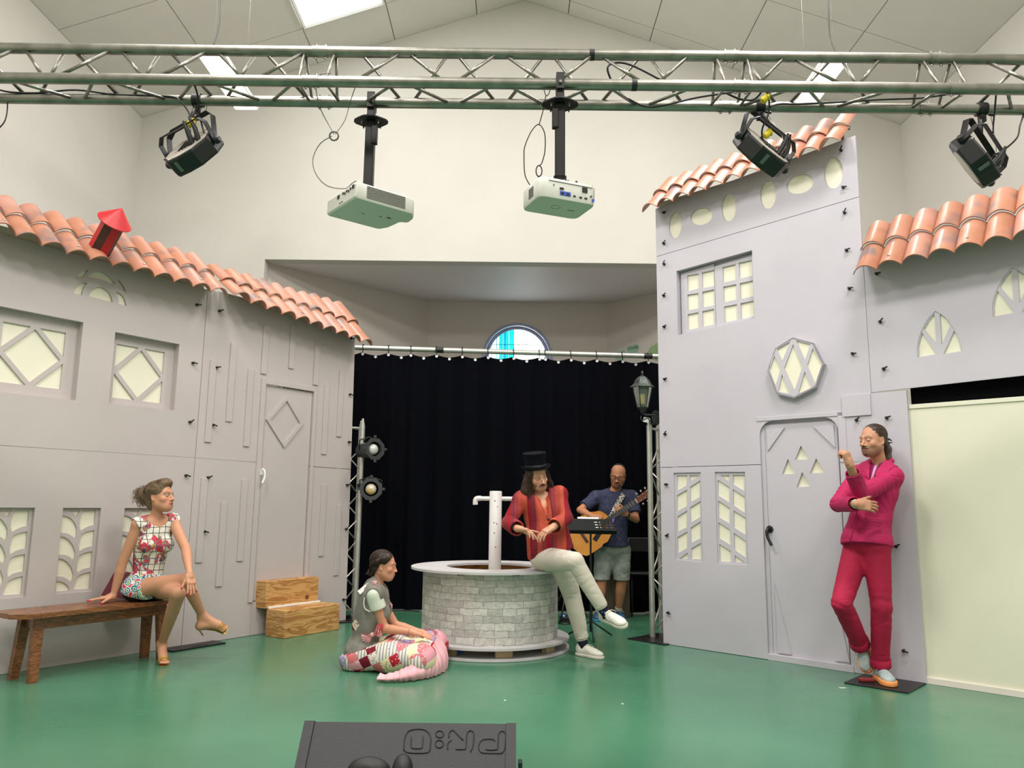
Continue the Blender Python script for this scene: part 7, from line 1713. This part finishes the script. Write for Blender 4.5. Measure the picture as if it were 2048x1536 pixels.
# ------------------------------------------------------------------ guitarist
def guitarist():
    f=Vector((-.08,-.99,0)).normalized(); J={}; Y=8.68
    J['pelvis']=J_(1226,1092,Y); J['hr']=J_(1208,1100,Y); J['hl']=J_(1243,1100,Y)
    J['neck']=J_(1229,983,Y); J['sr']=J_(1191,996,Y); J['sl']=J_(1264,994,Y); J['head']=J_(1236,951,Y-.07); J['HR']=hframe((-.22,-.90,-.34),(.10,0,1))
    wrr=J_(1186,1034,Y-.30); elr=reach(J['sr'],wrr,1160,1020,.29,.25,8.1,8.9); wrl=J_(1252,1028,Y-.30); ell_=reach(J['sl'],wrl,1272,1039,.28,.25,8.1,8.9)
    knr=J_(1203,1163,Y-.04); knl=J_(1243,1163,Y-.04); anr=J_(1198,1222,Y+.0); anl=J_(1237,1216,Y+.04); 
    for a in (anr,anl): a.z=.10
    root=empty('person',(J['pelvis'].x,J['pelvis'].y,0),'man with glasses in a navy tee and grey shorts playing guitar by the curtain','person')
    sh=Shape(); torso(sh,J,-.004); neck(sh,J,.058); head(sh,J['head'],J['HR'],1.07,jaw=1.15)
    arm(sh,J['sr'],elr,wrr,(.046,.038,.038,.025)); arm(sh,J['sl'],ell_,wrl,(.046,.038,.038,.025)); leg(sh,J['hr'],knr,anr,(.085,.054,.056,.034)); leg(sh,J['hl'],knl,anl,(.085,.054,.056,.034))
    hand(sh,wrr,(.75,-.05,-.25),(.1,.9,-.3),1,(.35,.4,.3),.1,(.7,.2),1.0); hand(sh,wrl,(-.75,-.25,.35),(-.3,.9,.35),-1,(.75,.8,.5),.08,(.5,.2),1.0)
    skin=LC(178,122,90)
    col=lambda V: face_colours(V,J['head'],J['HR'],1.07,skin,LC(150,80,70),LC(50,36,30),LC(60,50,46),.35,eyes=False)
    body_mesh('body',sh,root,M_skin,col,[(*bx([J['head']],.14),.0035),(*bx([wrr,wrr+Vector((.13,0,-.04))],.05),.004),(*bx([wrl,wrl+Vector((-.13,-.03,.06))],.05),.004)])
    z=(J['neck']-J['pelvis']).normalized()
    def tee(nt):
        tc=node(nt,'ShaderNodeTexCoord'); n=node(nt,'ShaderNodeTexNoise',{'Vector':tc.outputs['Object'],'Scale':9.0,'Detail':3.0,'Distortion':2.5}); return rampn(nt,n.outputs['Fac'],[(0,(50,54,76)),(.46,(56,60,84)),(.5,(40,44,62)),(.54,(62,66,90))])
    t=Shape(); torso(t,J,.020,w=1.03); t.cone(J['pelvis']+z*.2,J['pelvis']+z*.02,.15,.155,.05)
    for a,b in ((J['sr'],elr),(J['sl'],ell_)): u=(b-a).normalized(); t.cone(a,b,.066,.070,.03,'u',((a+u*.19,u),))
    t.ell(J['neck']+f*.03+z*.045,(.068,.07,.065),None,.008,'s'); t.cutp(J['pelvis']-z*.0,-z)
    cloth('tee_shirt',t,.007,patt('navy_leaf_print',tee),root,[(20,.006,3,(1,1,1))],fn=lambda V,N: crease(V,N,17,.008,14,(1,1,1.2)))
    s=Shape(); torso(s,J,.012); leg(s,J['hr'],knr,knr+(anr-knr)*.5,(.105,.088,.088,.088),0,.04); leg(s,J['hl'],knl,knl+(anl-knl)*.5,(.105,.088,.088,.088),0,.04); s.cutp(knr+Vector((0,0,.02)),(0,0,-1)); s.cutp(J['pelvis']+z*.10,z)
    cloth('denim_shorts',s,.008,mat('grey_denim_shorts',(140,146,138),.85,rgb2=(112,118,112),scale=9,bump=.15,bscale=200),root,[(20,.005,7,(1,1,1.5))],fn=lambda V,N: crease(V,N,18,.007,17,(1,1,2)))
    M_bl=mat('blue_mesh_shoe',(28,92,130),.6,rgb2=(54,62,100),scale=14); 
    for a,F_ in ((anr,(-.25,-1,0)),(anl,(.1,-1,0))):
        shoe('running_shoe',Vector((a.x,a.y,0)),F_,(0,0,1),M_bl,mat('blue_sole',(40,120,150),.6),M_SNKS,root,.98,chunky=.003)
        mesh('ankle_sock',*tube([a+Vector((0,0,-.02)),a+Vector((0,0,.03))],[.042,.040],14),mat('grey_sock',(176,172,162),.9),root,smooth=True)
    hm=mat('black_hair',(22,18,17),.5); H=J['HR']; c=J['head']; P=lambda x,y,z_:c+H@Vector((x,y,z_))*1.07
    h=Shape(); h.ell(P(0,-.028,.045),(.079,.092,.082),H,.02); h.ell(P(0,.080,.025),(.069,.092,.092),H,.01,'s'); h.cutp(P(0,0,-.055),H@Vector((0,.3,-1))); h.ell(P(.085,.01,-.035),(.03,.03,.04),H,.01,'s'); h.ell(P(-.085,.01,-.035),(.03,.03,.04),H,.01,'s')
    cloth('hair',h,.005,hm,root,[(110,.002,5,(1,1,1))])
    bd=Shape(); bd.ell(P(0,.072,-.098),(.028,.022,.022),H,.01); bd.chain([P(-.030,.080,-.066),P(-.012,.0935,-.051),P(.012,.0935,-.051),P(.030,.080,-.066)],[.004,.0055,.0055,.004],.004); bd.chain([P(-.026,.074,-.066),P(-.022,.07,-.09)],[.004,.007],.004); bd.chain([P(.026,.074,-.066),P(.022,.07,-.09)],[.004,.007],.004)
    cloth('beard',bd,.003,mat('grey_brown_beard',(84,62,52),.8),root)
    g=[]
    for q in (-1,1):
        g.append(tube([P(q*.033+.0255*math.copysign(abs(math.cos(a))**.7,math.cos(a)),.099,-.001+.0175*math.copysign(abs(math.sin(a))**.7,math.sin(a))) for a in np.linspace(0,2*PI,24,endpoint=False)],.0022,5,closed=True)); g.append(tube([P(q*.053,.096,.006),P(q*.074,.06,.008),P(q*.080,.0,.004)],.002,5))
    g.append(tube([P(-.012,.1,.004),P(.012,.1,.004)],.002,5)); mesh('glasses',*cat(*g),mat('dark_red_frame',(50,20,24),.4),root,smooth=True)
    mesh('headset_microphone',*cat(tube(smooth_path([P(-.078,.0,.0),P(-.075,.05,-.04),P(-.05,.09,-.062),P(-.032,.108,-.066)],4),.0015,5),lathe([(.0001,-.014),(.012,-.006),(.013,.004),(.0001,.014)],P(-.034,.110,-.068),10)),M_black,root,smooth=True)
    x,y=frame((wrl-ell_).normalized()); w_=(wrl-ell_).normalized(); mesh('wrist_watch',*cat(tube([wrl-w_*.03-w_*.01,wrl-w_*.03+w_*.012],.031,16),box(wrl-w_*.03+Vector((0,-.033,.006)),(.03,.012,.03),bev=.003)),M_black,root,auto=40)
    # guitar
    gc=J_(1184,1062,Y-.22); ax_=(J_(1278,999,Y-.34)-gc).normalized(); N=Vector((-.12,-1,.08)); N=(N-ax_*N.dot(ax_)).normalized(); W_=N.cross(ax_).normalized()
    if W_.z<0: W_=-W_
    gr=empty('acoustic_guitar',gc,'honey-coloured acoustic guitar held by the man in the navy tee','guitar'); M_sp=mat('spruce_top',(206,140,62),.3,rgb2=(192,124,50),scale=6,coat=.5); M_ro=mat('rosewood',(70,38,26),.35,coat=.4); M_br=mat('guitar_neck_wood',(112,62,40),.4)
    def wdt(t): # half width along the body, t -0.25..0.24
        return .5*(.385*math.exp(-((t+.13)/.155)**4)+.275*math.exp(-((t-.15)/.11)**4)*.98+.23*math.exp(-((t-.03)/.09)**2)*.75)
    ts=np.linspace(-.275,.245,40); up=[(t,min(.195,max(0.0,wdt(t)))) for t in ts]; 
    L=.275
    prof=[]
    for t,w_ in up:
        e=min(1,max(0,(t+.275)/.10)); e2=min(1,max(0,(.245-t)/.07)); prof.append((t,w_*math.sqrt(max(0,1-(1-e)**2))*math.sqrt(max(0,1-(1-e2)**2))))
    out=[(t,w_) for t,w_ in prof]+[(t,-w_) for t,w_ in prof[::-1][1:-1]]
    hole=[(.055+.049*math.cos(a),.049*math.sin(a)) for a in np.linspace(0,2*PI,20,endpoint=False)]
    def GP(a,b,c): return gc+ax_*a+W_*b+N*c
    V,F=slab2d(out,[hole],.004); mesh('sound_board',[tuple(GP(a,b,c+.05)) for a,b,c in V],F,M_sp,gr)
    n=len(out); V=[tuple(GP(a,b,c)) for c in (.046,-.05) for a,b in out]; F=[(k,(k+1)%n,n+(k+1)%n,n+k) for k in range(n)]+[tuple(n+k for k in range(n))]; mesh('body_sides',V,F,M_ro,gr)
    Rg=basis(ax_,W_,ax_.cross(W_)); sgn=1 if ax_.cross(W_).dot(N)>0 else -1
    mesh('rosette',*tube([GP(.055+.056*math.cos(a),.056*math.sin(a),.0505) for a in np.linspace(0,2*PI,24,endpoint=False)],.003,4,closed=True),M_ro,gr); mesh('bridge',*box(GP(-.10,0,.056),(.03,.15,.010),Rg,.003),M_ro,gr)
    mesh('pick_guard',*box(GP(.02,-.08,.052),(.10,.05,.002),Rg@Matrix.Rotation(.4,3,'Z'),.0),M_black,gr)
    mesh('neck',*box(GP(.40,0,.045),(.36,.05,.022),Rg,.008),M_br,gr); mesh('fingerboard',*box(GP(.345,0,.059),(.47,.052,.006),Rg,.001),M_black,gr)
    for i in range(16): u=.575-.65*(1-2**(-(i+1)/12)); mesh('fret',*box(GP(u,0,.0625),(.0025,.05,.002),Rg),M_EYE2,gr)
    mesh('nut',*box(GP(.582,0,.062),(.007,.052,.010),Rg,.001),M_white,gr)
    V,F=slab2d([(.585,-.028),(.77,-.042),(.785,-.02),(.785,.02),(.77,.042),(.585,.028)],[],.016); mesh('headstock',[tuple(GP(a,b,c+.052-.05*(a-.585))) for a,b,c in V],F,M_br,gr)
    for i in range(3):
        for q in (-1,1): mesh('tuning_peg',*cat(lathe([(.006,0),(.006,.014),(.0001,.015)],GP(.625+.055*i,q*.026,.048),8,basis(ax_,N.cross(ax_),N)),box(GP(.625+.055*i,q*.062,.038),(.018,.022,.008),Rg,.003)),M_EYE2,gr,auto=40)
    mesh('strings',*cat(*[tube([GP(-.10,(i-2.5)*.010,.062),GP(.582,(i-2.5)*.0075,.067)],.0006,3) for i in range(6)]),M_EYE2,gr); gr.children[-1]['kind']='stuff'
    mesh('capo',*box(GP(.80,.045,.06),(.05,.014,.03),Rg,.004),M_black,gr)
    # strap
    M_strap=patt('strap_pattern',lambda nt:rampn(nt,node(nt,'ShaderNodeTexNoise',{'Vector':node(nt,'ShaderNodeTexCoord').outputs['Object'],'Scale':75.0}).outputs['Fac'],[(0,(30,30,30)),(.5,(206,202,190))],True))
    sp_=smooth_path([J_(1247,985,Y-.03),J_(1245,992,Y-.13),J_(1238,1003,Y-.16),J_(1231,1016,Y-.18),J_(1226,1026,Y-.20),J_(1222,1034,Y-.2)],5); V=[];F=[]
    for i,p in enumerate(sp_):
        t_=(sp_[min(i+1,len(sp_)-1)]-sp_[max(i-1,0)]).normalized(); s_=t_.cross(Vector((0,-1,0))).normalized()*.026
        for a,b in ((-1,0),(1,0),(1,.004),(-1,.004)): V.append(tuple(p+s_*a+Vector((0,b,0))))
    for i in range(len(sp_)-1):
        for k in range(4): F.append((4*i+k,4*i+(k+1)%4,4*i+4+(k+1)%4,4*i+4+k))
    mesh('strap',V,F,M_strap,gr)
guitarist()
# ------------------------------------------------------------------ man in the pink suit
def pinkman():
    f=Vector((-.64,-.77,0)).normalized(); rt=Vector((f.y,-f.x,0)); J={}
    J['pelvis']=J_(1734,1082,5.68); J['hl']=J_(1752,1098,5.61); J['hr']=J_(1714,1096,5.76)
    J['neck']=J_(1759,930,5.70); J['sl']=J_(1786,955,5.58); J['sr']=J_(1718,951,5.84); J['head']=J_(1746,881,5.64); J['HR']=hframe((-.92,-.38,-.03))
    wrl=J_(1700,931,5.34); ell_=reach(J['sl'],wrl,1722,990,.30,.25,5.1,5.7); wrr=J_(1712,1008,5.36); elr=reach(J['sr'],wrr,1676,1008,.30,.25,5.3,6.0)
    knl=J_(1763,1214,5.60); anl=J_(1761,1334,5.74); anl.z=.10; knr=J_(1683,1206,5.56); anr=J_(1722,1293,5.80)
    pass
    root=empty('person',(J['pelvis'].x,J['pelvis'].y,0.012),'man in a bright pink suit leaning on the right house front, hand near his chin','person')
    sh=Shape(); torso(sh,J,-.01); neck(sh,J,.052); head(sh,J['head'],J['HR'],1.02,nose=1.03,jaw=1.05)
    arm(sh,J['sr'],elr,wrr,(.044,.036,.035,.024)); arm(sh,J['sl'],ell_,wrl,(.044,.036,.035,.026)); leg(sh,J['hl'],knl,anl); leg(sh,J['hr'],knr,anr)
    hd=(J_(1692,908,5.34)-wrl).normalized(); hand(sh,wrl,hd,(-.5,.8,-.2),-1,(1.1,1.5,1.0),.02,(.35,.9),1.0)
    hand(sh,wrr,(J_(1760,1014,5.34)-wrr).normalized(),(.2,.9,-.2),1,(.35,.5,.4),.08,(.6,.2),1.02)
    sh.cone(anr,anr+Vector((0,0,-.03)),.035,.035); skin=LC(192,140,112)
    col=lambda V: face_colours(V,J['head'],J['HR'],1.02,skin,LC(150,86,80),LC(60,42,34),LC(70,50,42),.55,eyes=False)
    body_mesh('body',sh,root,M_skin,col,[(*bx([J['head']],.14),.003),(*bx([wrl,wrl+Vector((-.04,0,.08))],.06),.0035),(*bx([wrr+Vector((.01,0,0)),wrr+Vector((.17,0,-.02))],.05),.0035)])
    z=(J['neck']-J['pelvis']).normalized(); pv=J['pelvis']
    M_pk=mat('fuchsia_wool',(182,14,84),.75,var=.12,scale=4,bump=.06,bscale=250); M_pt=mat('crimson_cotton',(168,8,58),.8,var=.14,scale=5,bump=.08,bscale=200); M_sh=mat('plum_shirt',(128,22,96),.8)
    # jacket
    j=Shape(); torso(j,J,.020,w=1.0,d=1.0); j.cone(pv+z*.12,pv-z*.0,.135,.165,.05); j.cone(pv+z*.1+f*.03,pv-z*.05+f*.03,.12,.15,.05)
    for a,b,c in ((J['sr'],elr,wrr),(J['sl'],ell_,wrl)):
        w_=(c-b).normalized(); cut_=c-w_*(.065 if c is wrl else .02); j.cone(a+z*.004,b,.064,.056,.02); j.cone(b,c,.055,.050,.015,'u',((cut_,w_),))
    Rt=basis(-rt,f,Vector((0,0,1))) if basis(-rt,f,Vector((0,0,1))).determinant()>0 else basis(rt,f,Vector((0,0,1)))
    j.cone(J['neck']+f*.07+z*.045,J['neck']+f*.14-z*.16,.050,.010,.006,'s'); j.ell(J['neck']+f*.035+z*.055,(.066,.066,.07),None,.008,'s')
    for c,b,cc in ((wrr,elr,.02),(wrl,ell_,.065)): w_=(c-b).normalized(); j.cone(c-w_*(cc+.03),c+w_*.05,.042,.046,.004,'s')
    j.cutp(pv-z*.035,Vector((f.x*.18,f.y*.18,-1)))
    V0,Q0=polygonise(j,.006)
    V0=relax(V0,Q0,1); N0=normals(V0,Q0)
    # puckered sleeve heads, elbow creases, soft waist
    am=np.exp(-(np.linalg.norm(V0-np.array((J['sl']+ell_)/2),axis=1)/.16)**2)+np.exp(-(np.linalg.norm(V0-np.array((J['sr']+elr)/2),axis=1)/.14)**2)
    ax_=np.array((ell_-J['sl']).normalized()); ph=(V0@ax_)*150+wob(V0,20,5,2.0); V0=V0+N0*((np.sin(ph)*.0028*am+wob(V0,22,51,.003))[:,None]); V0=crease(V0,N0,17,.006,55,(1,1,1.3)); V0=crease(V0,N0,40,.0025,58,(1,1,1.6))
    jk=fastmesh('jacket',V0,Q0,M_pk,root)
    # lapels and collar lie on the chest: thin raised bands following the torso
    lp=Shape(); torso(lp,J,.027,w=1.0,d=1.0); lp.cone(J['neck']+f*.07+z*.045,J['neck']+f*.14-z*.16,.052,.012,.004,'s'); lp.cutp(J['neck']-z*.155,-z); lp.cutp(J['neck']+z*.035,z)
    V1,Q1=polygonise(lp,.0032); c=V1[Q1].mean(1); d=c-np.array(J['neck']); lx=d@np.array(rt); lz=d@np.array(z); lf=d@np.array(f)
    kx=.115*(1+lz/.165)+.02; keep=(np.abs(lx)<kx)&(lf>.0)&(lz>-.155)&(np.abs(lx)>.008)
    used=np.zeros(len(V1),bool); used[Q1[keep].ravel()]=True; mp=np.cumsum(used)-1; fastmesh('lapels',V1[used],mp[Q1[keep]],M_pk,jk)
    cl=Shape(); cl.chain([J['neck']+f*.04+rt*.062+z*.005,J['neck']-f*.02+rt*.072+z*.03,J['neck']-f*.07+z*.04,J['neck']-f*.02-rt*.072+z*.03,J['neck']+f*.04-rt*.062+z*.005],[.014,.018,.018,.018,.014],.01); cloth('jacket_collar',cl,.005,M_pk,jk)
    def on(x,y,Y): return J_(x,y,Y)
    mesh('pocket_flap',*box(J_(1748,1040,5.475),(.14,.012,.035),Matrix.Rotation(.12,3,'Y')@Matrix.Rotation(.25,3,'Z'),.004),M_pk,jk)
    mesh('front_edge',*tube([J_(1716,1000,5.49),J_(1712,1040,5.47),J_(1700,1084,5.47)],.0035,5),M_pt,jk,smooth=True)
    s=Shape(); torso(s,J,.010,w=.92,d=.95); s.cutp(J['neck']-z*.22,-z); s.cone(J['neck']-z*.01,J['neck']+z*.035+f*.006,.062,.056,.01); s.cutp(J['neck']+z*.038,z); s.ell(J['neck']+f*.09+z*.03,(.02,.03,.05),None,.006,'s')
    shm,_=cloth('shirt',s,.006,M_sh,root,[(40,.002,4,(1,1,1))])
    mesh('tie',*cat(tube([J['neck']+f*.088-z*.01,J['neck']+f*.108-z*.05,J['neck']+f*.128-z*.12],[.012,.010,.014],6)),mat('pale_pink_tie',(214,150,180),.5),root,smooth=True)
    # trousers
    p=Shape(); torso(p,J,.010,w=.98); p.cutp(pv+z*.08,z); leg(p,J['hl'],knl,anl,(.096,.068,.066,.060),0,.04,.02); leg(p,J['hr'],knr,anr,(.096,.068,.066,.058),0,.04,.02)
    V,Q=polygonise(p,.006); V=relax(V,Q,1); N=normals(V,Q)
    kk=np.exp(-(np.linalg.norm(V-np.array(knl),axis=1)/.12)**2)+np.exp(-(np.linalg.norm(V-np.array(knr),axis=1)/.12)**2)+np.exp(-(np.linalg.norm(V-np.array(pv-Vector((0,0,.06))),axis=1)/.13)**2)
    V=V+N*((np.sin(V[:,2]*95+wob(V,16,6,4.5))*.0016*kk+wob(V,18,61,.005,(1,1,.5)))[:,None]); V=crease(V,N,19,.009,66,(1,1,1.5),.2,.3+.7*np.clip(kk,0,1)); V=crease(V,N,42,.003,68,(1,1,1.8))
    ka=slice(None); dl=(anl-knl).normalized(); dr=(anr-knr).normalized()
    fastmesh('trousers',V,Q[ka],M_pt,root)
    for a,d in ((anr,dr),(anl,dl)): mesh('turn_up',*tube([a-d*.075,a-d*.07,a-d*.02,a-d*.012,a-d*.015],[.062,.069,.071,.068,.058],24,caps=False),M_pt,root,smooth=True); mesh('sock',*tube([a-d*.03,a+d*.03],[.04,.04],14),M_SNKS,root,smooth=True)
    M_run=mat('pale_grey_mesh',(176,184,180),.7,rgb2=(150,166,170),scale=22); M_or=mat('orange_foam',(232,150,84),.55); M_lc=mat('blue_grey_lace',(110,134,146),.7)
    shoe('running_shoe',Vector((anl.x,anl.y,.012)),(-.12,-1,0),(0,0,1),M_run,M_or,M_lc,root,1.03,sole_h=.034,chunky=.006)
    toe=fl(1722,1352,.03); F2=(toe-anr).normalized(); 
    F2=Vector((-.05,-.28,-.96)).normalized(); U2=Vector((-.62,-.74,.22)); U2=(U2-F2*U2.dot(F2)).normalized()
    shoe('running_shoe',anr-U2*.075+Vector((0,0,.03)),F2,U2,M_run,M_or,M_lc,root,.98,sole_h=.034,chunky=.005)
    # hair, beard
    hm=mat('dark_blond_hair',(74,54,42),.4,rgb2=(42,30,24),scale=45,spec=.6); H=J['HR']; cc=J['head']; P=lambda x,y,z_:cc+H@Vector((x,y,z_))*1.02
    h=Shape(); h.ell(P(0,-.022,.042),(.078,.094,.081),H,.02); h.ell(P(0,.085,-.02),(.080,.072,.108),H,.010,'s'); h.ell(P(0,-.10,-.005),(.035,.03,.04),H,.02)
    for q in (-1,1): h.ell(P(q*.085,.0,-.055),(.03,.06,.055),H,.008,'s')
    h.chain([P(0,-.115,-.005),P(0,-.135,-.06),P(0,-.13,-.13),P(0,-.115,-.175)],[.015,.026,.024,.008],.02)
    _,HV=cloth('hair',h,.004,hm,root); kc=HV-np.array(P(0,-.03,.02)); HN=kc/np.linalg.norm(kc,axis=1)[:,None]; comb(HV,HN,lambda q:(P(0,-.12,-.01)-q).normalized() if (q-P(0,-.12,-.01)).dot(H@Vector((0,0,1)))>-.02 else H@Vector((0,0,-1)),1300,.07,.0010,mat('dark_blond_strands',(88,66,50),.4,rgb2=(46,32,26),scale=150,spec=.7),root,6)
    r=np.random.RandomState(2); seeds=[]
    for i in range(80):
        a=r.rand()*6.28; rr_=.02+.006*r.rand(); seeds.append([P(rr_*math.cos(a)*(1-.5*u),-.118-.02*math.sin(u*2.5)+rr_*.9*math.sin(a)*(1-.5*u),-.01-.18*u) for u in np.linspace(0,1,6)])
    strands('hair_strands',seeds,hm,root,4,.0014)
    mesh('hair_tie',*cat(tube([P(.02*math.cos(a),-.116,-.004+.02*math.sin(a)) for a in np.linspace(0,2*PI,12,endpoint=False)],.006,6,closed=True),tube([P(0,-.12,.0),P(0,-.155,.012),P(0,-.185,.0)],[.008,.009,.003],6),tube([P(0,-.12,.0),P(0,-.15,-.016),P(0,-.19,-.012)],[.008,.008,.003],6)),M_black,root,smooth=True)
    mo=Shape()
    for q in (-1,1): mo.cone(P(q*.003,.0955,-.0510),P(q*.030,.0845,-.062),.0060,.0036,.006)
    mo.ell(P(0,.0755,-.098),(.018,.0135,.012),H,.01)
    cloth('beard',mo,.0028,hm,root)
    x,y=frame((wrr-elr).normalized()); w_=(wrr-elr).normalized(); mesh('bracelet',*tube([wrr+w_*.0+x*.030*math.cos(a)+y*.030*math.sin(a) for a in np.linspace(0,2*PI,16,endpoint=False)],.004,6,closed=True),M_EYE2,root,smooth=True)
pinkman()
